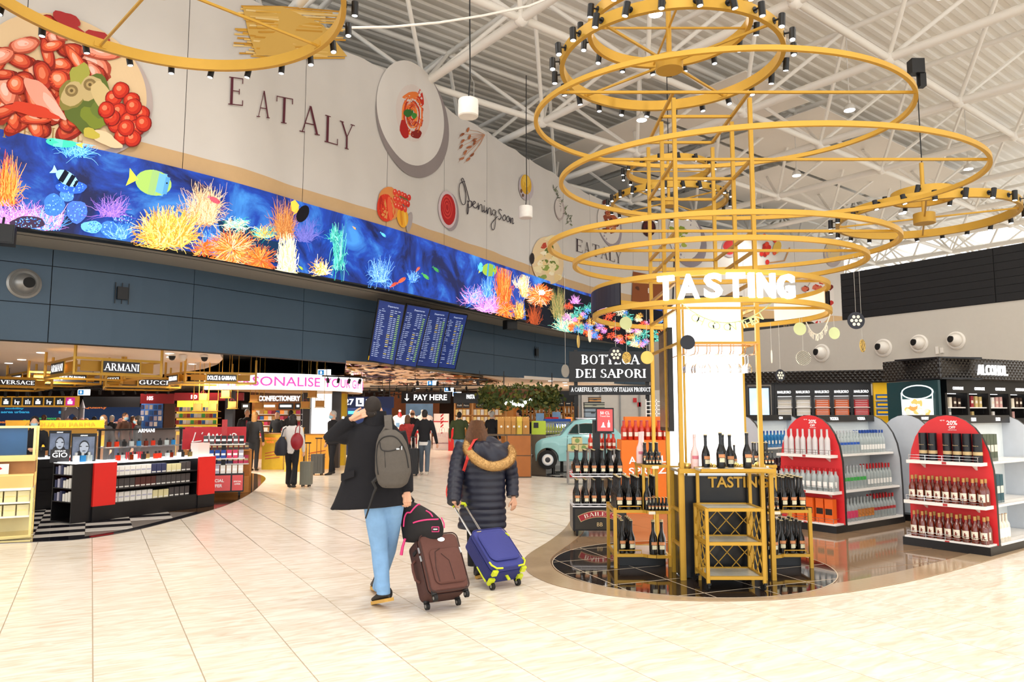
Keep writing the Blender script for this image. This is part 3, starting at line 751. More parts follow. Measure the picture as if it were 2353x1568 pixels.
truss=thing('roof_space_frame','white tubular space frame carrying the hall roof','roof truss',(2,25,11.2))
uc=MB().cyl((0,0,0),(0,0,1),1,n=10).mesh('tube','steel_white',smooth=True)
rest=MB()
for k,(a,b_,r_) in enumerate(mem):
    d=b_-a
    if k<290:
        o=inst('tube',uc,truss,a-truss.location,scale=(r_,r_,d.length)); o.rotation_mode='QUATERNION'; o.rotation_quaternion=d.to_track_quat('Z','Y')
    else:rest.cyl(a,b_,r_,n=6)
rest.build('tubes_beyond','steel_white',truss,world=True,smooth=True)['kind']='stuff'
nd=MB().ell((0,0,0),1,1,1,10,6).mesh('node','steel_white',smooth=True)
for i in range(-6,9):
    for j in range(-6,9):
        p=tn(i,j,ZL)
        if seen(p) and p.length<48:inst('node',nd,truss,p-truss.location,scale=(.2,.2,.2))
# white sheets under the roof, right half
mat('sheet_white','E9E2D8',rough=.8,var=.03,scale=.8)
for i in range(-1,4):
    for j in range(2,7):
        c=tn(i,j,12.9,.5); hx,hy=BAY*.5-.12,BAY*.5-.35
        mb=MB(); mb.plate([(-hx,-hy),(hx,-hy),(hx,hy),(-hx,hy)],(0,0,0),E1,E2,.03)
        tag(mb.build('ceiling_sheet','sheet_white',loc=c),'taut white cloth sheet under the roof deck, one of the grid on the right','ceiling sheet','white sheets under the roof')
# high-bay luminaires
mat('lamp_glow','FFFFFF',emit=14); mat('grey_metal','9A9894',rough=.4,metal=.6); mat('lum_body','D8D4CC',rough=.5)
hl=MB().lathe([(.04,.30),(.05,.2),(.15,.12),(.18,.0),(.17,-.02)],16).mesh('housing','lum_body',smooth=True)
hg=MB().lathe([(.0001,-.03),(.16,-.03),(.16,-.02)],16).mesh('lens','lamp_glow')
hr=MB().cyl((0,0,.3),(0,0,2.7),.02,n=6).mesh('hanger','lum_body')
for p in LUM:
    if seen(p):
        t=thing('high_bay_luminaire','small round high-bay lamp hanging in the roof frame','lamp',p+V((0,0,.06)),group='high-bay lamps in the roof frame')
        inst('housing',hl,t); inst('lens',hg,t); inst('hanger',hr,t)

# ================================================================== right-hand walls
mat('black_clad','101012',rough=.55); mat('grey_plaster','C9C3B8',rough=.75,var=.03); mat('glass_dark','2B3733',rough=.15)
def vwall(name,a,b_,z0,z1,th,m,label=None):
    a,b_=V((*a,0)),V((*b_,0)); d=(b_-a).normalized(); n_=V((-d.y,d.x,0))*th
    return struct(MB().prism([tuple(a[:2]),tuple(b_[:2]),tuple((b_+n_)[:2]),tuple((a+n_)[:2])],z0,z1).build(name,m),label)
wa,wb=V((13.9,16.1,0)),V((9.95,22.1,0)); wd_=(wb-wa).normalized()
wc=wa+wd_*15.5
w0=wa-wd_*14
bw=vwall('wall_right_upper',w0[:2],wb[:2],4.45,5.86,-.25,'black_clad','black clad upper wall on the right')
gw=vwall('wall_right',w0[:2],wc[:2],0,4.45,-.3,'grey_plaster','light grey plaster wall with air nozzles behind the liquor shelves')
# horizontal black cladding boards
wn=V((wd_.y,-wd_.x,0)); wn=-wn if wn.x>0 else wn
for k in range(7):
    for q in range(5):
        a=w0+wd_*(q*((wb-w0).length/5)+.01)+wn*.0; b_=w0+wd_*((q+1)*((wb-w0).length/5)-.01)
        c=(a+b_)/2+V((0,0,4.46+.2*k+.1))+wn*.012
        MB().obox((0,0,0),(b_-a).length,.024,.19).build('board','black_clad',bw,loc=c,rz=math.atan2(wd_.y,wd_.x))
# ================================================================== ring chandeliers with black spotlights
mat('gold_paint','CC9F3C',rough=.42,metal=.25,var=.04); mat('black_metal','141416',rough=.4); mat('spot_glow','FFFFFF',emit=9); mat('cable','1A1A1C',rough=.6)
sp_head=MB(); sp_head.cyl((0,0,.07),(0,0,-.11),.045,n=12); sp_head.bar((0,0,.02),(0,-.10,.02),.018); sp_head.cyl((0,-.10,.02),(0,-.115,.02),.045,n=12)
sp_head=sp_head.mesh('spotlight','black_metal',smooth=True)
sp_lens=MB().lathe([(.0001,-.112),(.036,-.112),(.036,-.108)],12).mesh('lens','spot_glow')
def ring_mesh(R_,h=.16,wd=.065,n=96):return MB().ring((0,0,0),R_,wd,h,n).mesh('ring','gold_paint',smooth=True,ang=.5)
def chandelier(c,R_,label,upper=None,n1=24,n2=14,pole=3.0,ph=0.0,hoist=False):
    t=thing('ring_chandelier',label,'chandelier',c,group='gold ring chandeliers')
    inst('ring',ring_mesh(R_),t)
    MB().lathe([(.0001,-.14),(.2,-.14),(.2,.06),(.0001,.06)],24).build('hub','gold_paint',t,smooth=True)
    for k in range(4):
        a=ph+PI/4+k*PI/2; MB().bar((.15*math.cos(a),.15*math.sin(a),-.03),((R_-.02)*math.cos(a),(R_-.02)*math.sin(a),-.03),.03).build('spoke','gold_paint',t)
        MB().obox(((R_-.035)*math.cos(a),(R_-.035)*math.sin(a),-.02),.012,.16,.07,a).build('bracket','gold_paint',t)
    MB().cyl((0,0,.05),(0,0,1.1),.04,n=12).build('pole','gold_paint',t,smooth=True)
    MB().cyl((.02,.02,1.05),(.02,.02,pole),.012,n=6).build('cable','cable',t)
    def spots(Rs,z,n):
        for k in range(n):
            a=ph+2*PI*k/n; s_=inst('spotlight',sp_head,t,((Rs+.14)*math.cos(a),(Rs+.14)*math.sin(a),z),rot=(0,.22*math.cos(k),a-PI/2)); inst('lens',sp_lens,s_)
    spots(R_,-.02,n1)
    if upper:
        Ru,zu=upper; r_=inst('ring',ring_mesh(Ru),t,(0,0,zu)); spots(Ru,zu-.02,n2)
        for k in range(4):a=ph+k*PI/2; MB().bar((0,0,zu-.03),((Ru-.02)*math.cos(a),(Ru-.02)*math.sin(a),zu-.03),.026).build('spoke','gold_paint',t)
    if hoist:
        MB().obox((0,0,pole-.1),.26,.2,.3).obox((.1,0,pole-.38),.12,.14,.28).build('hoist','black_metal',t)
    return t
chandelier((-4.38,8.65,6.97),2.25,'largest gold ring lamp, cut by the top left of the picture',None,26,pole=4.5)
chandelier((2.33,10.5,6.84),1.59,'two-tier gold ring lamp with black spotlights above the tasting bar',(1.17,.55),24,16,pole=4.4)
chandelier((4.19,19.3,7.3),1.5,'two-tier gold ring lamp seen far behind the tasting bar rings',(1.08,.85),24,16,pole=4.0,hoist=True)
chandelier((8.2,14.4,5.55),1.59,'gold ring lamp hung low at the right from a black hoist',(.55,.42),22,5,pole=3.2,ph=.3,hoist=True)
tag(MB().tube([P(805,64,12.5),P(900,62,12.6),P(1010,52,12.8),P(1110,36,13),P(1215,14,13.2),P(1300,-20,13.4)],.022,6).build('ceiling_cable','steel_white',smooth=True),'thin white cable sagging across the roof left of the gold rings','cable')
# white pendant drums
mat('drum_white','EFEAE2',rough=.5)
for (u,v,Y,r_,lab) in [(1076,252,13.0,.185,'white drum pendant on a long black cable, the nearer one'),(1208,490,19.5,.185,'white drum pendant on a long cable in front of the opening soon print')]:
    p=P(u,v,Y); t=thing('pendant_drum',lab,'pendant',p,group='white drum pendants')
    MB().lathe([(.0001,-.14),(r_*.9,-.14),(r_,-.12),(r_,.16),(r_*.96,.18),(.0001,.18)],28).build('drum','drum_white',t,smooth=True)
    MB().tube([(0,0,.18),(.03,0,.6),(.015,0,2),(.02,0,10.9-p.z)],.012,6).build('cable','cable',t)
    MB().tube([(.1,0,.18),(.1,0,.5),(.05,0,.62)],.006,6).build('safety_wire','grey_metal',t)

# ================================================================== tasting bar: gold tower with rings
mat('gold_frame','BE9332',rough=.36,metal=.3,var=.05); mat('lightbox','FFFFFF',emit=2.2); mat('counter_black','15181C',rough=.3); mat('letter_glow','FFFFFF',emit=2.2)
PX=(1.70,2.50); PYs=(7.50,8.14,8.95); ZP=4.95
tower=thing('tasting_tower','gold steel tower with wide rings around the white lit column','display tower',(2.1,8.25,0))
for x in PX:
    for y in PYs:MB().bar((x,y,.01),(x,y,ZP),.04).build('post','gold_frame',tower,world=True)
RINGS=[(2.378,5.036,2.103,.79),(2.905,4.307,2.342,.709),(2.353,3.544,1.929,.73),(2.319,3.338,1.609,.769),(2.205,3.021,1.278,.888),(2.208,2.74,1.275,.925)]
for (X,Z,R_,k) in RINGS:
    mb=MB().ring((0,0,0),R_,.045,.05,120); mb.v=[(x,y*k+(0),z) for x,y,z in mb.v]
    mb.build('ring','gold_paint',tower,loc=V((X,8.25,Z))-tower.location,smooth=True,ang=.5)
    for y in (7.5,):
        hl=R_*math.sqrt(1-((8.25-y)/(R_*k))**2); MB().bar((X-hl,y,Z-.02),(X+hl,y,Z-.02),.026).build('crossbar','gold_frame',tower,world=True)
    for x in PX:MB().bar((x,7.5,Z-.02),(x,8.95,Z-.02),.03).build('side_rail','gold_frame',tower,world=True)
    MB().bar((PX[0],8.95,Z-.02),(PX[1],8.95,Z-.02),.03).build('crossbar','gold_frame',tower,world=True)
    if Z>4:MB().bar((PX[0],8.14,Z-.02),(PX[1],8.14,Z-.02),.03).build('crossbar','gold_frame',tower,world=True)
for x in PX:MB().bar((x,7.5,2.36),(x,8.95,2.36),.03).build('side_rail','gold_frame',tower,world=True)
MB().bar((PX[0],7.5,2.36),(PX[1],7.5,2.36),.03).build('crossbar','gold_frame',tower,world=True)
# lit column
colm=thing('lit_column','tall glowing white column in the middle of the tasting bar','column',(2.14,8.35,0))
MB().box(-.31,.31,-.5,.5,.012,2.86).build('lightbox','lightbox',colm)
for x in (-.315,.315):MB().bar((x,-.505,.012),(x,-.505,2.87),.02).build('edge_profile','gold_frame',colm)
MB().box(-.325,.325,-.52,.52,2.86,2.90).build('cap','counter_black',colm)
# TASTING sign along the ring
X5,Z5,R5,k5=RINGS[4]
sg=thing('tasting_sign','big glowing white TASTING letters on the ring front','sign',(X5,7.1,2.74))
def ringpt(x,z,off=0.0,R_=1.28,k=.9,x0=-.17):a=-PI/2+(x+x0)/R_; return V((X5+(R_+off)*math.cos(a),8.25+(R_+off)*k*math.sin(a),z))
xx=-.60
for ch,w_ in zip('TASTING',(.16,.205,.17,.17,.05,.17,.18)):
    mb=MB(); x0=xx
    mb.text(ch,None,None,None,.245,w=w_,depth=.05,bold=.035,align='l',fn=lambda x,y,z:ringpt(x0+x,2.755+y,.03+z)); mb.build('letter','letter_glow',sg,world=True,smooth=False)
    xx += w_+.035
mat('navy_print','1C1A26',rough=.4); mat('cream_glow','F2DFC8',rough=.6,emit=.25)
def ringstrip(name,a0,a1,z0,z1,off,m,parent,th=.012,n=14):
    mb=MB(); X6,Z6,R6,k6=RINGS[5]
    for i in range(n):
        aa,ab=[math.radians(a0+(a1-a0)*(i+q)/n) for q in (0,1)]
        for o_ in (off,off+th):mb.quad(*[(X6+(R6+o_)*math.cos(a),8.25+(R6+o_)*.9*math.sin(a),z) for a,z in ((aa,z0),(ab,z0),(ab,z1),(aa,z1))])
    return mb.build(name,m,parent,world=True)
ringstrip('printed_panel',168,214,2.77,3.0,.025,'navy_print',tower)
ringstrip('printed_panel',-8,38,2.77,3.0,.03,'navy_print',tower); ringstrip('panel_lining',-8,38,2.77,3.0,-.02,'cream_glow',tower,.01)
# garlands of cut letters
mat('pale_green','C6D09A',rough=.5); mat('cream_card','EDE6D2',rough=.6); mat('gold_card','D8B45A',rough=.35,metal=.3); mat('navy_card','191B26',rough=.5); mat('string','B9B6AE',rough=.6)
def garland(a,b_,sag,txt,h,m,label,mirror=False):
    a,b_=V(a),V(b_); t=thing('letter_garland',label,'garland',(a+b_)/2-V((0,0,sag)))
    n=24; cur=[a.lerp(b_,i/n)-V((0,0,sag*(1-(2*i/n-1)**2))) for i in range(n+1)]
    MB().tube(cur,.006,5).build('cord',m,t,world=True)
    ux0=(b_-a).normalized(); k=len(txt)
    for i,ch in enumerate(txt):
        if ch==' ':continue
        f=.14+.72*(i+.5)/k; p=a.lerp(b_,f)-V((0,0,sag*(1-(2*f-1)**2))); q=a.lerp(b_,f+.02)-V((0,0,sag*(1-(2*(f+.02)-1)**2)))
        ux=(q-p).normalized(); uy=ux0.cross(V((0,0,1))).normalized().cross(ux).normalized(); uy=-uy if uy.z<0 else uy
        if mirror:pass
        MB().text(ch,p-uy*(h+.004),ux,uy,h,depth=.004,bold=.01).build('letter',m,t,world=True)
garland(P(1567,698,7.12),P(1772,697,7.12),.19,'OH GO ON THEN',.075,'pale_green','pale green letter garland below the glowing sign')
garland(P(1908,722,7.9),P(1850,735,9.0),.2,'OH GO ON THEN',.07,'cream_card','white letter garland seen from behind at the right of the ring')
# hanging discs
def disc_thing(u,v,Y,r_px,pat,label,turn=0.0):
    p=P(u,v,Y); r_=r_px*Y/F; t=thing('hanging_disc',label,'decoration',p,turn,group='card discs hung from the rings')
    base={'green':'pale_green','gold':'gold_card','black':'navy_card','dots':'navy_card','speck':'gold_card','stripe':'cream_card','grey':'soffit','cream':'cream_card'}[pat]
    MB().cyl((0,.004,0),(0,-.004,0),r_,n=36).build('disc',base,t)
    if pat=='dots':
        d=MB()
        for i in range(-4,5):
            for j in range(-4,5):
                x=(i+.5*(j%2))*r_*.5; z=j*r_*.43
                if math.hypot(x,z)<r_*.86:
                    for sgn in (-1,1):d.cyl((x,sgn*.004,z),(x,sgn*.0052,z),r_*.19,n=14)
        d.build('dots','cream_card',t)['kind']='stuff'
    if pat=='stripe':
        for i in range(-5,6):
            x=i*r_*.17; hl=math.sqrt(max(0,(r_*.98)**2-x*x)); a=.6; ca,sa=math.cos(a),math.sin(a)
            MB().bar((x*ca-hl*sa,-.0052,x*sa+hl*ca),(x*ca+hl*sa,-.0052,x*sa-hl*ca),.0024,r_*.085).build('stripe','navy_card',t)
    if pat=='speck':
        d=MB()
        for i in range(120):
            a=RND.uniform(0,6.3); q=r_*.95*RND.random()**.5; d.cyl((q*math.cos(a),-.0035,q*math.sin(a)),(q*math.cos(a),-.0052,q*math.sin(a)),r_*RND.uniform(.03,.06),n=6)
        d.build('speckles','navy_card',t)['kind']='stuff'
    top_=2.72 if v>700 else 3.0
    if u>1930:top_=3.5
    if u<1310:top_=3.4
    MB().cyl((0,0,r_),(0,0,top_-p.z),.0022,n=5).build('thread','string',t)
for a in [(1438,743,7.9,15,'green','pale green disc left of the lit column, highest on that side',.2),(1415,815,8.2,18,'dots','navy disc with big cream dots in front of the black shop board',.2),(1440,822,7.9,13,'speck','speckled gold disc between the dotted and plain gold discs',.6),
          (1487,822,7.6,15,'gold','plain gold disc right of the speckled one',.1),(1580,787,7.3,17,'black','black disc in front of the lit column',0),(1329,785,8.4,15,'gold','gold disc turned almost edge-on, leftmost under the ring',1.3),
          (1355,772,8.1,15,'cream','cream disc turned edge-on left of the ring',1.25),(1299,853,9.3,15,'grey','grey disc on a long thread at the far left',.9),(1838,756,8.2,15,'green','pale green disc right of the column, touching the letter garland',.1),
          (1917,766,8.0,14,'green','pale green disc at the far right under the ring',.2),(1846,823,8.3,17,'stripe','disc with black and cream diagonal stripes',0),(1967,737,8.6,20,'dots','large dotted disc in front of the black wall',0),
          (1982,795,8.6,15,'speck','speckled disc on the grey wall at the right',.75),(1793,863,8.8,14,'dots','small dotted disc, lowest right of the column',.4),(1773,820,8.7,15,'cream','cream disc seen edge-on right of the column',1.3)]:
    disc_thing(*a)
# glass rack and hanging glasses
mat('copper_wire','C98A4A',rough=.3,metal=.6); mat('clear_glass','FFFFFF',rough=.02,trans=1,ior=1.3,var=0)
rk=thing('glass_rack','golden wire rack for stemmed glasses hung between the posts','glass rack',(2.1,7.6,2.25))
for i in range(7):
    x=-.36+i*.12; MB().tube([(x,-.12,.1),(x,-.12,.03),(x,-.09,0),(x,.42,0),(x,.42,.08)],.005,6).build('wire','copper_wire',rk); MB().tube([(x+.03,-.12,.1),(x+.03,-.12,.03),(x+.03,-.09,0),(x+.03,.2,0)],.004,6).build('wire','copper_wire',rk)
for y in (-.12,.1):MB().bar((-.39,y,.1),(.40,y,.1),.014).build('rail','copper_wire',rk)
gl=MB().lathe([(.034,0),(.034,-.004),(.006,-.012),(.004,-.05),(.005,-.085),(.02,-.10),(.036,-.13),(.038,-.155),(.031,-.185)],14).mesh('glass','clear_glass',smooth=True)
for i in range(7):
    for j in range(2):
        if (i,j) in ((0,1),(3,0),(4,1)):continue
        tag(inst('wine_glass',gl,None,(1.78+i*.105,7.53+j*.1,2.242)),'clear stemmed glass hanging upside down in the wire rack','glass','glasses in the rack')
# counter
ct=thing('tasting_counter','black counter with gold frame and gold TASTING lettering','counter',(2.12,7.7,0))
MB().box(-.40,.44,-.15,.12,.02,1.02).build('body','counter_black',ct); MB().box(-.43,-.405,-.13,.12,.02,1.02).build('side_panel','counter_black',ct)
for x in (-.44,.46):
    MB().bar((x,-.22,.012),(x,-.22,1.1),.042).build('leg','gold_frame',ct); MB().bar((x,.16,.012),(x,.16,1.1),.042).build('leg','gold_frame',ct)
    for z in (.34,.68):MB().bar((x,-.22,z),(x,.16,z),.03).build('side_rail','gold_frame',ct)
MB().box(-.46,.48,-.24,.18,1.06,1.085).build('top','grey_metal',ct)
for y in (-.24,.18):MB().bar((-.46,y,1.075),(.48,y,1.075),.04,.045).build('top_rail','gold_frame',ct)
MB().text('TASTING',(.15,-.156,.905),(1,0,0),(0,0,1),.11,depth=.012,bold=.02).build('lettering','gold_paint',ct)
# low front table frame
ft=thing('gold_table_frame','small gold table frame standing behind the trolley, level with the counter','table frame',(2.12,7.28,0))
mat('frosted','B9B8AE',rough=.3,spec=.6)
for x in (-.27,.25):
    MB().bar((x,.205,.012),(x,.205,1.1),.03).build('leg','gold_frame',ft)
MB().box(-.30,.42,-.06,.20,1.09,1.11).build('top','frosted',ft)
for y in (-.065,.205):MB().bar((-.30,y,1.1),(.42,y,1.1),.03).build('top_rail','gold_frame',ft)
# trolley
tr=thing('bar_trolley','gold lattice-sided bar trolley on black castors, empty shelves','trolley',(2.075,7.03,0))
TX,TY=.26,.43
def leg_at(x,y):MB().bar((x,y,.075),(x,y,.76),.03).build('leg','gold_frame',tr)
for x in (-TX,TX):
    for y in (0,TY):leg_at(x,y)
for z in (.13,.44,.75):
    MB().box(-TX,TX,0,TY,z-.008,z+.004).build('shelf','frosted',tr)
    for y in (0,TY):MB().bar((-TX+.016,y,z),(TX-.016,y,z),.03).build('rail','gold_frame',tr)
    for x in (-TX,TX):MB().bar((x,.016,z),(x,TY-.016,z),.03).build('rail','gold_frame',tr)
def lattice(p0,ux,L_,z0,z1):
    n=3
    for i in range(-1,n+1):
        for sgn in (1,-1):
            a,b_=(i*L_/n,(i+1.5)*L_/n); za,zb=(z0,z1) if sgn>0 else (z1,z0)
            ta=max(0,(0-a)/(b_-a)); tb=min(1,(L_-a)/(b_-a))
            if ta<tb:MB().bar(p0+ux*(a+(b_-a)*ta)+V((0,0,za+(zb-za)*ta)),p0+ux*(a+(b_-a)*tb)+V((0,0,za+(zb-za)*tb)),.008).build('lattice_bar','gold_frame',tr)
for z0,z1 in ((.145,.425),(.455,.735)):
    lattice(V((-TX,TY,0)),V((1,0,0)),2*TX,z0,z1)
    for x in (-TX,TX):lattice(V((x,0,0)),V((0,1,0)),TY,z0,z1)
mat('rubber','0E0E10',rough=.6); mat('chrome','C8C8CA',rough=.15,metal=1)
def caster(parent,loc,s=1.0,rz=0.0):
    c=MB(); c.obox((0,0,.062*s),.035*s,.045*s,.02*s);
    for x in (-.014,.014):c.obox((x*s,.012*s,.045*s),.004*s,.03*s,.045*s)
    c=c.build('castor','black_metal',parent,loc=loc,rz=rz); w_=MB(); w_.cyl((-.011*s,.015*s,.03*s),(.011*s,.015*s,.03*s),.03*s,n=18); w_.build('wheel','rubber',c,smooth=True)
    MB().cyl((-.0125*s,.015*s,.03*s),(.0125*s,.015*s,.03*s),.012*s,n=12).build('wheel_hub','chrome',c); return c
for x in (-TX,TX):
    for y in (0,TY):caster(tr,(x,y,.012),1.0,.4)
# ================================================================== cream liqueur bottles and gold display shelves
mat('bottle_black','090808',rough=.14,coat=.1,spec=.45); mat('label_orange','C8875A',rough=.5,var=.3,scale=30); mat('label_cream','D9D3B4',rough=.5,var=.25,scale=40); mat('cap_gold','CDBb8C'.upper(),rough=.4,metal=.3); mat('bottle_pink','E9C6C4',rough=.3); mat('pink_label','C9707E',rough=.5,var=.3,scale=50)
H0=.33
def liq_parts(s,glassm='bottle_black',lab1='label_orange',lab2='label_cream',capm='cap_gold',seg=14):
    body=MB().lathe([(.034*s,0),(.040*s,.006*s),(.041*s,.13*s),(.036*s,.165*s),(.022*s,.20*s),(.0155*s,.225*s),(.0145*s,.30*s),(.0165*s,.302*s),(.0165*s,.322*s)],seg).mesh('body',glassm,smooth=True)
    cap=MB().lathe([(.0172*s,.322*s),(.0172*s,.33*s),(.0001,.33*s)],seg).mesh('cap',capm,smooth=True)
    def lab(z0,z1,hw,m):
        mb=MB(); r_=.0422*s; n=6
        for i in range(n):
            a,b_=[-PI/2-hw+2*hw*(i+q)/n for q in (0,1)]; mb.quad((r_*math.cos(a),r_*math.sin(a),z0*s),(r_*math.cos(b_),r_*math.sin(b_),z0*s),(r_*math.cos(b_),r_*math.sin(b_),z1*s),(r_*math.cos(a),r_*math.sin(a),z1*s))
        return mb.mesh('label',m,smooth=True)
    return body,cap,lab(.098,.128,.8,lab1),lab(.055,.094,.62,lab2)
LIQ={}
def bottle(kind,loc,label,group,rz=None):
    if kind not in LIQ:
        LIQ[kind]={'liq':lambda:liq_parts(1.06),'mini':lambda:liq_parts(.42,seg=10),'half':lambda:liq_parts(.72,seg=10),'pink':lambda:liq_parts(1.06,'bottle_pink','pink_label','bottle_pink','bottle_pink')}[kind]()
    t=thing({'liq':'liqueur_bottle','pink':'liqueur_bottle'}.get(kind,'miniature_bottle'),label,'bottle',loc,rz if rz is not None else RND.uniform(-.15,.25),group)
    for nm,me in zip(('body','cap','label','label'),LIQ[kind]):inst(nm,me,t)
    return t
def gold_unit(x0,x1,name_label,mirror):
    """open gold shelving beside the counter; x0 is the outer side"""
    t=thing('gold_shelf_unit',name_label,'shelf',((x0+x1)/2,8.3,0)); cx=(x0+x1)/2; sgn=1 if x1>x0 else-1
    L_=abs(x1-x0); o=x0-cx
    def X(d):return o+sgn*d
    for d,y in ((0,-.25),(0,.32),(L_-.0,.32)):MB().bar((X(d),y,.012),(X(d),y,.64),.035).build('leg','gold_frame',t)
    for z in (.15,.61):
        # shelf: deep outer half, step inwards, shallow half towards the counter with rounded front
        pts=[(0,-.25),(.30,-.25),(.34,-.30),(.42,-.335),(L_,-.33),(L_,.32),(0,.32)]
        pts=[(X(a),b_) for a,b_ in pts]; pts=pts if sgn>0 else pts[::-1]
        MB().prism(pts,z-.006,z+.004).build('shelf_plate','frosted',t)
        n=len(pts)
        for i in range(n):
            a,b_=pts[i],pts[(i+1)%n]; MB().bar((*a,z-.005),(*b_,z-.005),.03).build('shelf_rail','gold_frame',t)
        MB().tube([(X(.04),-.24,z),(X(.04),-.24,z+.045),(X(.28),-.24,z+.045),(X(.28),-.24,z)],.006,6).build('bottle_guard','gold_frame',t)
    MB().box(min(X(.06),X(L_)),max(X(.06),X(L_)),-.12,.28,.012,.12).build('plinth','counter_black',t)
    # raised small shelf next to the column
    a,b_=sorted((X(L_-.24),X(L_)))
    for x in (X(L_-.24),X(L_-.1)):
        for y in (-.2,.25):MB().bar((x,y,.62),(x,y,1.08),.028).build('leg','gold_frame',t)
    MB().box(a,b_,-.24,.28,1.075,1.09).build('shelf_plate','frosted',t)
    for y in (-.24,.28):MB().bar((a,y,1.08),(b_,y,1.08),.03).build('shelf_rail','gold_frame',t)
    for x in (a,b_):MB().bar((x,-.24,1.08),(x,.28,1.08),.03).build('shelf_rail','gold_frame',t)
    MB().obox((X(.38),-.345,.60),.07,.008,.03).build('price_tag','cream_card',t); MB().obox((X(L_-.12),-.262,1.07),.07,.008,.03).build('price_tag','cream_card',t)
    return t
gold_unit(1.10,1.66,'gold shelving left of the tasting counter, full of dark bottles',False)
gold_unit(3.18,2.60,'gold shelving right of the tasting counter, full of dark bottles',True)
for x0,sgn,side in ((1.10,1,'left'),(3.18,-1,'right')):
    for i in range(4):
        for j in range(5):bottle('liq',(x0+sgn*(.06+i*.098)-.0,8.10+j*.10,.617),'dark cream liqueur bottle on the upper level of the %s gold shelving'%side,'bottles on the %s gold shelving, upper level'%side)
    for j in range(2,5):bottle('liq',(x0+sgn*.46,8.05+j*.1,.617),'dark cream liqueur bottle on the upper level of the %s gold shelving'%side,'bottles on the %s gold shelving, upper level'%side)
    for i in range(6):
        for j in range(2):bottle('mini',(x0+sgn*(.36+i*.037),8.0+j*.05,.617),'miniature dark bottle on the front edge of the %s gold shelving'%side,'miniatures on the %s gold shelving'%side)
    for i in range(2 if side=='left' else 3):
        for j in range(4):bottle('liq',(x0+sgn*(.08+i*.1),8.12+j*.11,.157),'dark bottle on the lowest level of the %s gold shelving, outer end'%side,'outer bottles, %s gold shelving, lowest level'%side)
    for i in range(2):
        for j in range(2):bottle('liq',(x0+sgn*(.40+i*.09+.02*j),8.03+j*.1,.157),'dark bottle at the rounded front of the %s gold shelving, lowest level'%side,'inner bottles, %s gold shelving, lowest level'%side)
    for i in range(3):
        for j in range(2):bottle('half',(x0+sgn*(.37+i*.065),8.24+j*.08,1.092),'half-size dark bottle on the raised %s shelf by the column'%side,'half-size bottles on the raised %s shelf'%side)
    for i in range(5):bottle('mini',(x0+sgn*(.36+i*.036),8.10,1.092),'miniature dark bottle along the front of the raised %s shelf'%side,'miniatures on the raised %s shelf'%side)
for j in range(3):bottle('pink',(1.43+.03*j,8.34+.09*j,1.092),'pale pink bottle on the raised left shelf beside the column','pink bottles on the raised left shelf')
for (u,Y,k,lab) in [(1592,7.55,'pink','pale pink bottle on the tasting counter'),(1617,7.5,'liq','dark bottle right of the pink one on the counter'),(1651,7.36,'liq','dark bottle second from left in the counter group of four'),(1656,7.6,'liq','dark bottle standing behind the counter group'),(1672,7.5,'liq','dark bottle in the middle of the counter group, slightly back'),(1682,7.75,'half','short dark bottle at the back of the counter'),(1711,7.36,'liq','dark bottle at the right end of the counter')]:
    b_=bottle(k,((u-CX)/F*Y*1.0+.0,Y,1.087 if Y>7.46 else 1.112),lab,'bottles on the tasting counter')
mat('bauble_gold','D8B868',rough=.18,metal=.8); mat('teal_cloth','4F7F7A',rough=.8)
for k,(x,y,r_) in enumerate([(1.73,7.62,.04),(1.76,7.54,.033),(1.80,7.6,.03),(2.0,7.58,.034),(2.03,7.52,.028),(2.28,7.6,.032),(2.31,7.54,.028),(2.50,7.62,.036),(2.53,7.55,.03)]):
    t=thing('bauble','shiny gold bauble number %s from the left on the tasting counter'%['one','two','three','four','five','six','seven','eight','nine'][k],'ornament',(x,y,1.086+r_),group='gold baubles on the counter')
    MB().ell((0,0,0),r_,r_,r_,16,10).build('ball','bauble_gold',t,smooth=True); MB().cyl((0,0,r_*.95),(0,0,r_*1.15),r_*.2,n=10).build('cap','cap_gold',t)
mb=MB(); mb.box(-.16,.12,-.02,.02,0,.025)
tag(mb.build('garland_base','teal_cloth',loc=(1.92,7.66,1.086)),'strip of teal tinsel lying among the baubles','tinsel')
# tall dark video panel left of the column
mat('panel_picture','54402E',rough=.25,var=.9,scale=14,emit=.25)
vp=thing('video_panel','tall thin black framed video panel fixed left of the lit column','screen',(1.74,8.6,1.45))
def vpan():
    a=P(1513,765,8.6); b_=P(1534,757,8.0); d=(V((b_.x,b_.y,0))-V((a.x,a.y,0))); L_=d.length; d.normalize()
    z0=P(1520,990,8.4).z; z1=P(1520,762,8.4).z; o=V((a.x,a.y,z0))
    MB().plate([(0,0),(L_,0),(L_,z1-z0),(0,z1-z0)],o,d,(0,0,1),-.05).build('case','bezel',vp,world=True)
    MB().plate([(.03,.04),(L_-.03,.04),(L_-.03,z1-z0-.04),(.03,z1-z0-.04)],o,d,(0,0,1),.004).build('display','panel_picture',vp,world=True)
    n_=d.cross(V((0,0,1))).normalized()
    MB().bar(o+d*(L_*.5)-n_*.05+V((0,0,.7)),V((1.70,8.14,o.z+.7)),.03).build('bracket','black_metal',vp,world=True)
vpan()
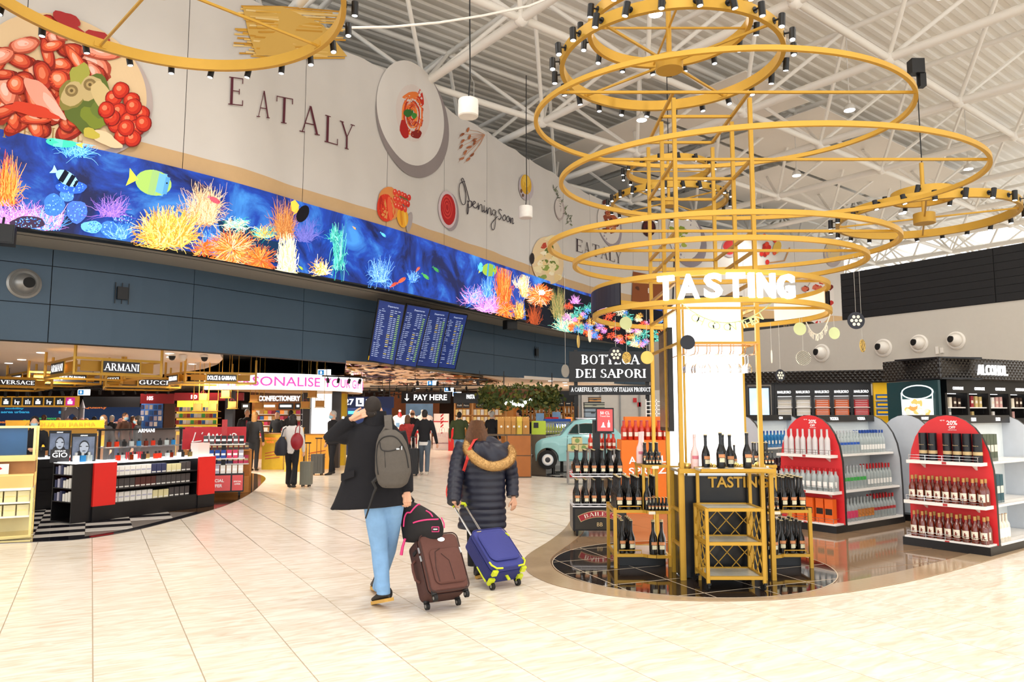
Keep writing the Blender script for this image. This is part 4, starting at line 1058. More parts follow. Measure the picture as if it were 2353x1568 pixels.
# ================================================================== liquor gondolas and wall units on the right
mat('shop_red','D92A30',rough=.45); mat('shelf_white','F1EDE8',rough=.4); mat('shelf_back','E6ECEC',rough=.5); mat('black_lam','131214',rough=.35); mat('panel_grey','C6CCD4',rough=.4); mat('acrylic','FFFFFF',rough=.02,trans=.95,ior=1.1,var=0)
mat('white_print','FFFFFF',rough=.6,var=0); mat('sign_glow','FFFFFF',emit=1.8)
def bottle_kind(name,prof,glassm,capm,labm,ztop,zl=(.06,.13),hw=.9,rl=None,seg=12,extra=None):
    k=next(i for i,(r,z) in enumerate(prof) if z>=ztop)
    body=MB().lathe(prof[:k+1],seg).mesh('body',glassm,smooth=True); r0=prof[k][0]
    cap=MB().lathe([(r0*1.05,prof[k][1]),(r0*1.05,prof[-1][1]),(.0001,prof[-1][1])],seg).mesh('cap',capm,smooth=True)
    mb=MB(); r_=(rl or max(r for r,z in prof))*1.02; n=6
    for i in range(n):
        a,b_=[-PI/2-hw+2*hw*(i+q)/n for q in (0,1)]; mb.quad((r_*math.cos(a),r_*math.sin(a),zl[0]),(r_*math.cos(b_),r_*math.sin(b_),zl[0]),(r_*math.cos(b_),r_*math.sin(b_),zl[1]),(r_*math.cos(a),r_*math.sin(a),zl[1]))
    lab=mb.mesh('label',labm,smooth=True); out=[('body',body),('cap',cap),('label',lab)]
    if extra:
        mb=MB(); extra(mb,r_*1.01); out.append(('label_print',mb.mesh('label_print','fig_print')))
    return out
mat('fig_print','7A2A22',rough=.6,var=.4,scale=60)
def fig(mb,r_):  # small dark figure on a pale label
    for (x,z,w_,h_) in [(0,.10,.012,.02),(0,.082,.02,.022),(-.008,.062,.007,.024),(.010,.062,.007,.024),(.012,.088,.02,.006)]:
        y=-math.sqrt(r_*r_-x*x)-.0006; mb.quad((x-w_/2,y,z-h_/2),(x+w_/2,y,z-h_/2),(x+w_/2,y,z+h_/2),(x-w_/2,y,z+h_/2))
mat('amber','6A1F0C',rough=.08,spec=.8,coat=.4,var=.25,scale=6); mat('cap_ochre','B98F52',rough=.5); mat('label_pale','E9E0CE',rough=.6,var=.12,scale=40); mat('clear_bottle','DDE6E6',rough=.06,trans=.55,ior=1.2,var=.02); mat('cap_red','C41E24',rough=.4); mat('frost','E8E6E6',rough=.35,trans=.25,ior=1.2)
mat('label_red','B8383A',rough=.5,var=.3,scale=40); mat('label_white','F2EFEA',rough=.6,var=.15,scale=50); mat('label_blue','2A5AB8',rough=.5,var=.2,scale=40); mat('label_green','3FAA4A',rough=.5,var=.3,scale=40); mat('blue_bottle','3C8CC8',rough=.1,trans=.3,ior=1.2,spec=.7); mat('cap_blue','1E4AA0',rough=.4); mat('cap_silver','C4C8CC',rough=.3,metal=.5); mat('plum_bottle','3A1220',rough=.1,spec=.7); mat('multi','C87A3A',rough=.5,var=.9,scale=30); mat('label_pink','D8426A',rough=.5,var=.3,scale=40); mat('lime_bottle','C6D05A',rough=.15,trans=.2); mat('aper','D63A22',rough=.1,trans=.2,spec=.7)
STD=[(.036,0),(.040,.005),(.040,.185),(.036,.205),(.018,.235),(.0145,.25),(.014,.315),(.014,.32)]
SLIM=[(.030,0),(.034,.005),(.034,.20),(.030,.218),(.014,.245),(.013,.31),(.013,.33)]
BK={
 'rum':bottle_kind('rum',[(.038,0),(.043,.005),(.043,.165),(.036,.195),(.019,.225),(.016,.24),(.0155,.262),(.0155,.31)],'amber','cap_ochre','label_pale',.262,(.045,.135),1.0,extra=fig),
 'frosted':bottle_kind('frosted',[(.030,0),(.037,.004),(.037,.205),(.030,.235),(.016,.26),(.0145,.30),(.0145,.345),(.0145,.36)],'frost','cap_silver','frost',.345,(.08,.12),.5),
 'vodka_red':bottle_kind('vr',STD[:-2]+[(.014,.275),(.014,.315)],'clear_bottle','cap_red','label_white',.27,(.05,.13),.85),
 'vodka_blue':bottle_kind('vb',SLIM,'clear_bottle','cap_silver','label_blue',.30,(.13,.165),1.2),
 'vodka_slim':bottle_kind('vs',SLIM[:-2]+[(.013,.29),(.013,.335)],'clear_bottle','cap_blue','label_white',.29,(.05,.12),1.0),
 'vodka_green':bottle_kind('vg',SLIM,'clear_bottle','cap_silver','label_green',.30,(.12,.17),1.2),
 'redtop':bottle_kind('rt',SLIM[:-2]+[(.013,.27),(.013,.335)],'clear_bottle','cap_red','label_white',.27,(.05,.12),1.0),
 'pinkfl':bottle_kind('pf',STD,'clear_bottle','cap_silver','label_pink',.31,(.05,.15),1.3),'multifl':bottle_kind('mf',STD,'clear_bottle','cap_silver','multi',.31,(.05,.16),1.3),
 'redlab':bottle_kind('rl',STD[:-2]+[(.014,.275),(.014,.33)],'clear_bottle','cap_red','label_red',.27,(.11,.15),1.2),
 'gin':bottle_kind('gin',[(.036,0),(.042,.004),(.042,.17),(.034,.2),(.016,.225),(.015,.25),(.015,.285)],'blue_bottle','cap_blue','label_white',.25,(.06,.12),.6,seg=8),
 'plum':bottle_kind('plum',STD,'plum_bottle','cap_silver','label_white',.30,(.06,.11),.7,seg=8),'lime':bottle_kind('lime',SLIM,'lime_bottle','cap_silver','label_pale',.30,(.06,.1),.7,seg=8),'aper':bottle_kind('aper',STD,'aper','cap_blue','label_pale',.29,(.06,.13),.8,seg=10),
 'cream':bottle_kind('cream',STD,'label_pale','cap_ochre','label_white',.29,(.05,.16),1.0,seg=8),
}
BN={'rum':'rum_bottle','gin':'gin_bottle','plum':'gin_bottle','aper':'aperitif_bottle','lime':'lemon_bottle'}
def put(kind,loc,rz,label,group,cat='bottle'):
    t=thing(BN.get(kind,'spirit_bottle'),label,cat,loc,rz,group)
    for nm,me in BK[kind]:inst(nm,me,t)
    return t
def bxm(sx,sy,sz,m):return MB().box(-sx/2,sx/2,-sy/2,sy/2,0,sz).mesh('box',m)
_bx={}
def carton(sx,sy,sz,m,band,loc,rz,label,group,cat='box',name='carton',bz=(.35,.6)):
    k=(sx,sy,sz,m,band)
    if k not in _bx:
        _bx[k]=[('body',bxm(sx,sy,sz,m))]
        if band:_bx[k].append(('label',MB().box(-sx*.42,sx*.42,-sy/2-.0015,-sy/2+.001,sz*bz[0],sz*bz[1]).mesh('label',band)))
    t=thing(name,label,cat,loc,rz,group)
    for nm,me in _bx[k]:inst(nm,me,t)
    return t
GA=math.atan2(.585,.81)
def gondola(corner,L_,label,head,wid=1.0,Hh=1.62,shelves_end=True):
    """arched end-cap gondola: local x runs along the aisle, the red end wall faces -x"""
    t=thing('gondola',label,'shelf unit',(*corner,.005),GA)
    def arch(n=14):
        pts=[(0,.1),(0,.55)]
        for i in range(n+1):a=PI*i/n; pts.append((wid/2-wid/2*math.cos(a)*(1-.0),.55+(Hh-.55)*math.sin(a)**.62))
        return pts+[(wid,.55),(wid,.1)]
    ar=[]
    for p in arch():
        if not ar or (abs(p[0]-ar[-1][0])+abs(p[1]-ar[-1][1]))>1e-4:ar.append(p)
    e_mat=['shop_red' if shelves_end else 'panel_grey','black_lam']
    # end walls (outline in local y, z)
    MB().plate(ar,(.0,0,0),(0,1,0),(0,0,1),-.05,m=0,ms=1).build('end_wall',e_mat,t)
    MB().plate(ar,(L_+.05,0,0),(0,1,0),(0,0,1),-.05,m=0,ms=1).build('end_wall',['panel_grey','black_lam'],t)
    MB().box(.0,L_,wid/2-.02,wid/2+.02,.1,Hh-.06).build('back_panel','shelf_back',t)
    MB().box(-.28,L_+.05,.0,wid,.0,.10).build('plinth','black_lam',t)
    MB().box(.0,L_,wid/2-.12,wid/2+.12,Hh-.10,Hh-.0).build('header','black_lam',t)
    for k,x in enumerate((L_*.27,L_*.75)):MB().text(head,(x,wid/2-.122,Hh-.075),(1,0,0),(0,0,1),.045,depth=.003,bold=.006).build('header_text','sign_glow',t)
    for z,d in ((.12,.0),(.56,.03),(1.06,.10)):
        MB().box(.01,L_-.01,d,wid/2-.02,z-.03,z).build('shelf','shelf_white',t)
        MB().box(.01,L_-.01,d-.004,d,z-.028,z-.002).build('price_rail','shelf_white',t)
        MB().box(.02,L_-.02,d+.004,d+.007,z,z+.045).build('guard','acrylic',t)
        MB().box(.01,L_-.01,wid/2+.02,wid-d,z-.03,z).build('shelf','shelf_white',t)
        # end shelves
        e={.12:(-.27,.02),.56:(-.27,.03),1.06:(-.24,.07)}[z]
        if shelves_end:
            MB().box(e[0],-.05,e[1],wid-e[1],z-.04,z).build('end_shelf','shelf_white',t)
            g_=MB(); yy=(e[1]+.03,wid-e[1]-.03)
            for zz in (.03,.065):g_.bar((e[0]+.01,yy[0],z+zz),(e[0]+.01,yy[1],z+zz),.005)
            for q in range(5):y=yy[0]+(yy[1]-yy[0])*q/4; g_.bar((e[0]+.01,y,z),(e[0]+.01,y,z+.067),.005)
            for y in yy:g_.bar((e[0]+.01,y,z+.065),(-.06,y,z+.065),.005)
            g_.build('guard','chrome',t); MB().box(e[0]-.004,e[0],wid*.45,wid*.45+.05,z-.035,z-.005).build('price_tag','label_red',t)
            for y in (.2,wid-.2):MB().plate([(-.05,z-.04),(-.16,z-.04),(-.05,z-.1)],(0,y,0),(1,0,0),(0,0,1),.02).build('bracket','shelf_white',t)
    # discount lettering on the end wall: faces -x, right-hand direction is -y
    if shelves_end:
        MB().text('20%',(-.053,wid*.44,1.50),(0,-1,0),(0,0,1),.055,depth=.002,bold=.02).build('lettering','white_print',t); MB().text('OFF',(-.053,wid*.44,1.455),(0,-1,0),(0,0,1),.033,depth=.002,bold=.02).build('lettering','white_print',t)
        MB().text('up to',(-.053,wid*.55,1.545),(0,-1,0),(0,0,1),.02,depth=.002).build('lettering','white_print',t); MB().text('selected items',(-.053,wid*.44,1.435),(0,-1,0),(0,0,1),.012,depth=.002).build('lettering','white_print',t)
    return t
def loc_on(corner,x,y,z):c,s=math.cos(GA),math.sin(GA); return (corner[0]+x*c-y*s,corner[1]+x*s+y*c,z+.005)
CA,CB=(4.67,10.5),(5.74,8.88)
gondola(CA,1.55,'arched gondola with red end wall, clear spirits on its shelves','VODKA'); gondola(CB,1.5,'arched gondola with red end wall at the right picture edge, amber bottles on it','RUM')
ER=GA-PI/2
# ---- gondola A, end wall
for i in range(8):put('frosted',loc_on(CA,-.15+.015*(i%2),.16+i*.095,1.06),ER,'tall frosted clear bottle on the top end shelf of the left red gondola','frosted bottles on the left red gondola')
for i in range(10):
    for j in range(2):put('vodka_red',loc_on(CA,-.21+j*.1,.08+i*.088,.56),ER,'clear red-capped bottle on the middle end shelf of the left red gondola','red-capped bottles on the left red gondola')
mat('gift_orange','E8641C',rough=.5,var=.1); mat('gift_black','2A1A14',rough=.5,var=.4,scale=30)
for i in range(5):carton(.12,.10,.33,'gift_orange','gift_black',loc_on(CA,-.17+.02*(i%2),.14+i*.15,.12),ER,'orange gift bag on the lowest end shelf of the left red gondola','orange gift bags','gift bag','gift_bag')
# ---- gondola A, aisle side
def row(C_,kinds,z,y,x0,dx,lab,grp,rows=2,dy=.1):
    for i,k in enumerate(kinds):
        for j in range(rows):put(k,loc_on(C_,x0+i*dx,y+j*dy,z),GA,lab[k],grp)
LB={'vodka_blue':'clear bottle with a blue band on the upper aisle shelf, left half','vodka_slim':'slim clear blue-capped bottle on the upper aisle shelf, right half','vodka_green':'clear bottle with a green band on the middle aisle shelf','redtop':'slim clear bottle with a red cap on the middle aisle shelf','pinkfl':'clear bottle with a pink label on the lowest aisle shelf','multifl':'clear bottle with a colourful label on the lowest aisle shelf','redlab':'clear bottle with red cap and red label on the lowest aisle shelf'}
row(CA,['vodka_blue']*8,1.06,.19,.08,.086,LB,'bottles on the upper aisle shelf'); row(CA,['vodka_slim']*9,1.06,.19,.78,.078,LB,'slim bottles on the upper aisle shelf')
row(CA,['vodka_blue']*0+['vodka_green']*8,.56,.12,.08,.088,{**LB,'vodka_blue':'clear bottle with a blue band on the middle aisle shelf'},'bottles on the middle aisle shelf'); row(CA,['redtop']*8,.56,.12,.80,.088,LB,'red-capped bottles on the middle aisle shelf')
row(CA,['pinkfl']*4+['multifl']*5,.12,.08,.08,.088,LB,'flavoured bottles on the lowest aisle shelf'); row(CA,['redlab']*7,.12,.08,.88,.088,LB,'red-labelled bottles on the lowest aisle shelf')
# ---- gondola B, end wall
mat('tube_black','15181E',rough=.35); mat('tube_gold','C9AE7E',rough=.45)
tb=[('body',MB().lathe([(.05,0),(.05,.34),(.0001,.34)],20).mesh('body','tube_black',smooth=True)),('band',MB().lathe([(.0508,.085),(.0508,.125)],20).mesh('band','tube_gold',smooth=True)),('lettering',MB().text('Reserve',(0,-.0515,.19),(1,0,0),(0,0,1),.013).mesh('lettering','tube_gold'))]
for i in range(6):
    t=thing('gift_tube','tall black gift tube with gold band on the right red gondola','gift tube',loc_on(CB,-.14,.13+i*.113+(.06 if i>3 else 0),1.06),ER,'black gift tubes')
    for nm,me in tb:inst(nm,me,t)
for i in range(9):
    for j in range(2):put('rum',loc_on(CB,-.21+j*.1,.08+i*.1,.56),ER,'amber bottle with a pale label on the middle end shelf of the right red gondola','amber bottles, middle end shelf')
for i in range(9):
    for j in range(2):put('rum',loc_on(CB,-.21+j*.1,.08+i*.1,.12),ER,'amber bottle with a pale label on the lowest end shelf of the right red gondola','amber bottles, lowest end shelf')
mat('box_green','55604E',rough=.5,var=.2); mat('box_teal','2C5560',rough=.5)
for i in range(4):
    carton(.09,.09,.33,'box_green','label_pale',loc_on(CB,.08+i*.1,.18,1.06),GA,'dark green spirit carton on the upper aisle shelf at the right edge','green cartons at the right edge'); carton(.09,.09,.34,'box_teal','label_pale',loc_on(CB,.08+i*.1,.14,.56),GA,'teal spirit carton on the middle aisle shelf at the right edge','teal cartons at the right edge')
    for j in range(2):put('cream',loc_on(CB,.07+i*.09,.06+j*.1,.12),GA,'pale straw-coloured bottle on the lowest aisle shelf at the right edge','straw-coloured bottles at the right edge')
# ---- gondolas further back
CC,CD=(4.3,12.6),(6.55,11.4)
gondola(CC,1.3,'back gondola with blue gin bottles, half hidden behind the tasting bar','GIN',shelves_end=False); gondola(CD,1.3,'back gondola between the two red ends','WHISKY',shelves_end=False)
for i in range(10):
    put('gin',loc_on(CC,.08+i*.1,.18,1.06),GA,'blue gin bottle on the back gondola right of the tasting counter','blue gin bottles, back gondola')
    for j in range(2):put('plum',loc_on(CC,.08+i*.1,.12+j*.1,.56),GA,'dark plum bottle on the middle shelf of the back gondola','plum bottles, back gondola')
mat('carton_tan','B07A4A',rough=.6,var=.2); mat('carton_dark','3A2A20',rough=.6,var=.2)
for i in range(8):
    carton(.12,.1,.34,'carton_tan' if i%3 else 'carton_dark','label_pale',loc_on(CD,.1+i*.14,.2,1.06),GA,'brown spirit carton on the top shelf of the back gondola between the red ends','brown cartons on the back gondola'); put('gin',loc_on(CD,.1+i*.14,.14,.56),GA,'blue gin bottle on the middle shelf behind the right red gondola','blue gin bottles behind the right gondola')
    put('gin',loc_on(CD,.1+i*.14,.14,.12),GA,'blue gin bottle on the lowest shelf behind the right red gondola','blue gin bottles behind the right gondola, lowest shelf')
for i in range(2):
    for j in range(3):put('gin',loc_on(CB,.1+.1*i,.82-.1*j,(.56,1.06)[i]),GA+PI,'blue gin bottle on the far side of the right red gondola','gin bottles on the far side of the right gondola')
# ================================================================== wall units with quilted canopies
mat('quilt','1E1A18',rough=.3,spec=.6,coat=.2)
def quilt_band(name,label,pts,z0,z1,parent=None):
    """band of raised lozenges along the polyline pts"""
    t=thing(name,label,'canopy',(pts[0][0],pts[0][1],z0))
    for (a,b_) in zip(pts,pts[1:]):
        a,b_=V((*a,0)),V((*b_,0)); d=(b_-a).normalized(); L_=(b_-a).length; n_=V((d.y,-d.x,0)); n_=n_ if n_.y<0 else-n_
        mb=MB(); mb.plate([(0,z0),(L_,z0),(L_,z1),(0,z1)],a,d,(0,0,1),.04 if d.cross(V((0,0,1))).dot(n_)<0 else-.04)
        s_=.1; nx=int(L_/s_*2); nz=int((z1-z0)/s_*2)
        for i in range(nx):
            for k in range(nz):
                if (i+k)%2:continue
                c=a+d*((i+.5)*L_/nx)+V((0,0,z0+(k+.5)*(z1-z0)/nz)); hx=L_/nx; hz=(z1-z0)/nz
                q=[c-d*hx,c-V((0,0,hz)),c+d*hx,c+V((0,0,hz))]; q=[V((*(p[:2]),min(max(p.z,z0),z1))) for p in q]
                if i==0:q[0]=c-d*hx*.5
                if i==nx-1:q[2]=c+d*hx*.5
                ap=c+n_*.028; mb.add(q+[ap],[(0,1,4),(1,2,4),(2,3,4),(3,0,4)])
        mb.build('quilted_face','quilt',t,world=True)['kind']='stuff'
        MB().plate([(0,0),(L_,0),(L_,.9),(0,.9)],V((*a[:2],z0+.002)),d,-n_,.03).build('soffit','black_lam',t,world=True)
        MB().plate([(0,0),(L_,0),(L_,.9),(0,.9)],V((*a[:2],z1-.03)),d,-n_,.03).build('roof','black_lam',t,world=True)
    return t
def bays(name,label,a,b_,nb,z0,zs,z1,zh,head,txt_h=.07,lower=True,depth=.45):
    a,b_=V((*a,0)),V((*b_,0)); d=(b_-a).normalized(); L_=(b_-a).length; n_=V((d.y,-d.x,0)); n_=n_ if n_.y<0 else-n_
    rz=math.atan2(d.y,d.x); t=thing(name,label,'wall unit',tuple(a),rz)  # local: x along, -y to the viewer
    def B_(x0,x1,y0,y1,za,zb,nm,m):return MB().box(x0,x1,y0,y1,za,zb).build(nm,m,t)
    B_(0,L_,0,depth,0,z0,'base_cabinet','black_lam'); B_(0,L_,depth-.04,depth,z0,zh+.35,'back_panel','shelf_white'); B_(0,L_,-.02,depth,z1,zh+.35,'header','black_lam')
    for i in range(nb+1):x=L_*i/nb; B_(x-.03,x+.03,0,depth-.04,z0,z1,'partition','black_lam')
    for i in range(nb):
        xa,xb=L_*i/nb+.03,L_*(i+1)/nb-.03
        B_(xa,xb,.04,depth-.04,zs-.02,zs,'shelf','shelf_white'); MB().plate([(0,0),(.22,0),(0,-.1)],(xb-.02,.1,zs-.02),(0,1,0),(0,0,1),.02).build('shelf_bracket','black_metal',t)
        w_=min(.3,(xb-xa)*.85); MB().text(head,((xa+xb)/2,-.022,zh),(1,0,0),(0,0,1),txt_h,w=w_,depth=.006,bold=.01).build('header_letters','sign_glow',t)
        MB().box(xa+.02,xb-.02,.2,.24,z1-.012,z1-.002).build('light_strip','sign_glow',t)
    return t,rz,L_
def unit_pt(t,x,y,z):c,s=math.cos(t.rotation_euler.z),math.sin(t.rotation_euler.z); return (t.location.x+x*c-y*s,t.location.y+x*s+y*c,z)
# alcohol wall
K=P(2160,870,13.4); Rr=P(2420,870,14.9); Lf=P(2030,870,14.9)
quilt_band('canopy','black quilted canopy with the glowing ALCOHOL letters',[(Lf.x,Lf.y),(K.x,K.y),(Rr.x,Rr.y)],2.27,2.68)
d=(V((Rr.x,Rr.y,0))-V((K.x,K.y,0))).normalized(); nn=V((d.y,-d.x,0))
t=thing('alcohol_sign','glowing white ALCOHOL letters on the quilted canopy','sign',(K.x+d.x*.95,K.y+d.y*.95,2.33))
mb=MB()
x=0
for ch,w_ in zip('ALCOHOL',(.125,.095,.115,.13,.115,.13,.095)):
    MB().text(ch,V((K.x,K.y,2.37))+d*(1.0+x)+nn*.045,d,(0,0,1),.19,w=w_,depth=.03,bold=.012,align='l').build('letter','sign_glow',t,world=True); x += w_+.015
inn=V((-nn.x,-nn.y,0))*.12
U1,r1,L1=bays('alcohol_unit','black wall unit with CHAMPAGNE headings under the quilted canopy',(K.x+inn.x+d.x*.32,K.y+inn.y+d.y*.32),(Rr.x+inn.x,Rr.y+inn.y),5,1.56,1.77,2.03,2.09,'CHAMPAGNE',.055)
mat('box_cream','E6DCC8',rough=.5,var=.1); mat('box_brown','3E2A20',rough=.4,var=.3,scale=20); mat('box_pink','D9A8A0',rough=.5,var=.1); mat('box_gold','D2B878',rough=.4,var=.1); mat('box_redd','9A2430',rough=.5,var=.2); mat('box_white','EEEAE4',rough=.5,var=.06)
LBb=['box_cream','box_brown','box_redd','box_gold','box_white','box_pink']
bay_words=['first','second','third','fourth','fifth']
for i in range(5):
    for k in range(4):
        x=L1*(i+(k+.8)/5)/5*1.0; h_=RND.uniform(.16,.22)
        carton(.075,.09,h_,LBb[(i*2+k // 2)%6],'label_pale',unit_pt(U1,x,.12,1.77),r1,'gift carton on the upper shelf of the %s CHAMPAGNE bay'%bay_words[i],'cartons in the champagne bays')
        if k<3:put('redtop' if i<2 else 'gin',unit_pt(U1,x,.2,1.56),r1,'small bottle on the lower shelf of the %s CHAMPAGNE bay'%bay_words[i],'bottles in the champagne bays') if i==0 else carton(.07,.09,.13,LBb[(i+k)%6],None,unit_pt(U1,x,.2,1.56),r1,'low carton on the lower shelf of the %s CHAMPAGNE bay'%bay_words[i],'low cartons in the champagne bays')
# backlit picture of a glass on the angled end face
mat('teal_dark','0E2E30',rough=.3,emit=.5); mat('ice_print',vcol=True,emit=1.0)
pf=thing('backlit_picture','backlit dark green picture of a drinking glass with ice beside the champagne bays','light box',((Lf.x+K.x)/2,(Lf.y+K.y)/2,1.2))
d2=(V((K.x,K.y,0))-V((Lf.x,Lf.y,0))); LL=d2.length; d2.normalize(); n2=V((d2.y,-d2.x,0)); o2=V((Lf.x,Lf.y,0))+n2*-.04
MB().plate([(.1,.9),(LL-.05,.9),(LL-.05,2.26),(.1,2.26)],o2,d2,(0,0,1),.05).build('case','teal_dark',pf,world=True)
mb=MB(); of=o2+n2*.056
def gq(pts,c,k=0):mb.add([of+n2*(.002*k)+d2*x+V((0,0,z)) for x,z in pts],[tuple(range(len(pts)))],0,lin(c))
cxg=LL*.62
def ev(cx,cz,rx,rz_,n=20):return [(cx+rx*math.cos(2*PI*i/n),cz+rz_*math.sin(2*PI*i/n)) for i in range(n)]
gq([(cxg-.36,1.55),(cxg+.36,1.55),(cxg+.42,2.05),(cxg-.42,2.05)],'16383A',1); gq(ev(cxg,2.05,.43,.14),'D8E2E0',2); gq(ev(cxg,2.05,.39,.115),'10282C',3)
gq([(cxg-.37,1.45),(cxg+.37,1.45),(cxg+.41,1.92),(cxg-.41,1.92)],'F4EEE2',4)
for i in range(26):gq(ev(cxg+RND.uniform(-.3,.3),RND.uniform(1.55,1.88),RND.uniform(.03,.1),RND.uniform(.03,.07),8),RND.choice(['FFFFFF','F0D8B0','E0A860','FFF4E0','C88A4A']),5+i*.1)
for x in (-.41,.38):gq([(cxg+x,1.45),(cxg+x+.03,1.45),(cxg+x*1.04+.03,2.05),(cxg+x*1.04,2.05)],'E8F0F0',8)
gq(ev(cxg-.55,1.42,.2,.06),'FFFFFF',6)
mb.build('picture','ice_print',pf,world=True)
# tobacco wall
a=P(1700,880,17.6); b_=P(2048,880,16.4)
quilt_band('canopy','long black quilted canopy above the tobacco bays',[(a.x,a.y),(b_.x,b_.y)],2.34,2.63)
d=(V((b_.x,b_.y,0))-V((a.x,a.y,0))).normalized(); L_=(V((b_.x,b_.y,0))-V((a.x,a.y,0))).length
def along(f,back=.12):p=V((a.x,a.y,0))+d*(L_*f); return (p.x-d.y*-back*-1 if False else p.x+(-d.y)*back,p.y+d.x*back)
U2,r2,L2=bays('tobacco_unit','black wall unit with MARLBORO headings and cigarette cartons',along(.24),along(.875),5,1.6,1.8,2.06,2.12,'MARLBORO',.06)
TB=['box_white','box_white','gift_orange','gift_orange','shop_red']
for i in range(5):
    for k in range(4):
        for lv,zz in enumerate((1.6,1.8)):
            carton(.30,.12,.042,TB[i] if (k%2==0 or i>1) else 'box_cream','white_print' if i != 0 else 'grey_metal',unit_pt(U2,L2*(i+.5)/5,.14,zz+k*.043),r2,'flat cigarette carton stacked in the %s MARLBORO bay'%bay_words[i],'cigarette cartons, %s bay'%bay_words[i])
mat('tv_blue','A9C4E6',emit=1.1,var=.35,scale=2); mat('yellow_panel','E8B418',rough=.4,emit=.25); mat('pack_blue','2A62A8',rough=.4,var=.3,scale=20)
tv=thing('wall_screen','bright bluish screen at the left end of the tobacco wall','screen',(*along(.05),1.3),r2)
MB().box(0,L_*.16,.0,.06,.0,1.0).build('case','black_lam',tv); MB().box(.04,L_*.16-.04,-.006,0,.25,.95).build('display','tv_blue',tv)
lf=thing('wall_infill','black infill panels of the tobacco wall','panel',(*along(0),0),r2); MB().box(0,L_*.045,0,.3,0,2.34).build('panel','black_lam',lf); MB().box(L_*.215,L_*.238,0,.3,0,2.34).build('panel','black_lam',lf); MB().box(L_*.045,L_*.21,.1,.3,0,1.28).build('panel','black_lam',lf)
yp=thing('yellow_display','yellow tobacco display bay with blue packs at the end of the canopy','display',(*along(.89),0),r2); MB().box(0,L_*.1,0,.3,0,2.34).build('panel','yellow_panel',yp)
for k in range(3):carton(.28,.1,.12,'pack_blue','yellow_panel',unit_pt(yp,L_*.055,-.06,1.62+.0+k*.17),r2,['lowest','middle','topmost'][k]+' blue pack on the yellow display bay','blue packs on the yellow bay',bz=(.3,.7))
for k in range(3):MB().box(.02,L_*.1-.02,-.12,0,1.6+k*.17,1.615+k*.17).build('shelf','shelf_white',yp)
# air nozzles on the grey wall
mat('nozzle_white','E8E2D8',rough=.4); mat('nozzle_hole','0C0C0C',rough=.6)
def wall_pt(u,v):
    r_=ray(u,v); n_=wn; t_=(wa.x*n_.x+wa.y*n_.y)/(r_.x*n_.x+r_.y*n_.y); return V((0,0,EYE))+r_*t_
for k,(u,v) in enumerate([(1888,812),(2030,800),(2112,790),(2197,783)]):
    p=wall_pt(u,v); sc_=p.y/F
    t=thing('air_nozzle',['leftmost','second','third','rightmost'][k]+' round white ball air nozzle on the grey wall','air vent',p,math.atan2(wn.y,wn.x)+PI/2,'air nozzles on the grey wall')
    mb=MB(); r_=21*sc_
    mb.lathe([(r_,0),(r_,.02),(r_*.86,.05),(r_*.70,.03)],28); mb.xf(Matrix.Rotation(PI/2,4,'X')); mb.build('flange','nozzle_white',t,smooth=True)
    MB().ell((0,-.05,0),r_*.68,r_*.68,r_*.68,20,12).build('ball','nozzle_white',t,smooth=True)
    aim=V((-.35,-.93,.0)).normalized(); MB().cyl(V((0,-.05,.03))+aim*(r_*.3),V((0,-.05,.03))+aim*(r_*.70),r_*.36,n=20).build('opening','nozzle_hole',t,smooth=True)
p=wall_pt(2160,805); t=thing('wall_box','small white junction boxes on the grey wall between the nozzles','junction box',p,math.atan2(wn.y,wn.x)+PI/2); MB().box(-.1,-.02,-.04,0,-.1,.1).build('box','nozzle_white',t); MB().box(.02,.1,-.04,0,-.08,.06).build('box','nozzle_white',t)
# ================================================================== shop ceilings behind the fascia
mat('ceil_cream','F6E8DA',rough=.7,var=.03); mat('void_black','0B0B0C',rough=.9); mat('wood_ceiling','D8AE84',rough=.5,var=.12,scale=4)
def cpoly(pts,z):return [(G(u,v,z).x,G(u,v,z).y) for u,v in pts]
fl=[tuple(W(s,0,FO-.35)[:2]) for s in [SS0+(SMAX-SS0)*i/30 for i in range(31)]]
top_p=fl+[(26,60),(-42,60),(-42,6)]
struct(MB().prism(top_p,4.1,4.3).build('ceiling_shop_void','void_black'),'black open ceiling void of the shop')
lc=[p for p in fl if p[0]<-8.3]+cpoly([(505,814),(512,826),(500,838),(470,848),(420,856),(340,864),(200,874),(0,880)],3.08)+[(-34,33),(-34,8)]
struct(MB().prism(lc,3.08,3.2).build('ceiling_shop_left','ceil_cream'),'cream plaster ceiling of the perfume shop')
rc=[(-5.2,27.2),(-1.2,26.5),(1.5,30),(7.5,37.5),(8,44),(-30,44),(-30,35.5),(-12,33)]
struct(MB().prism(rc,3.0,3.12).build('ceiling_shop_back','ceil_cream'),'cream ceiling with spotlights at the back of the shop')
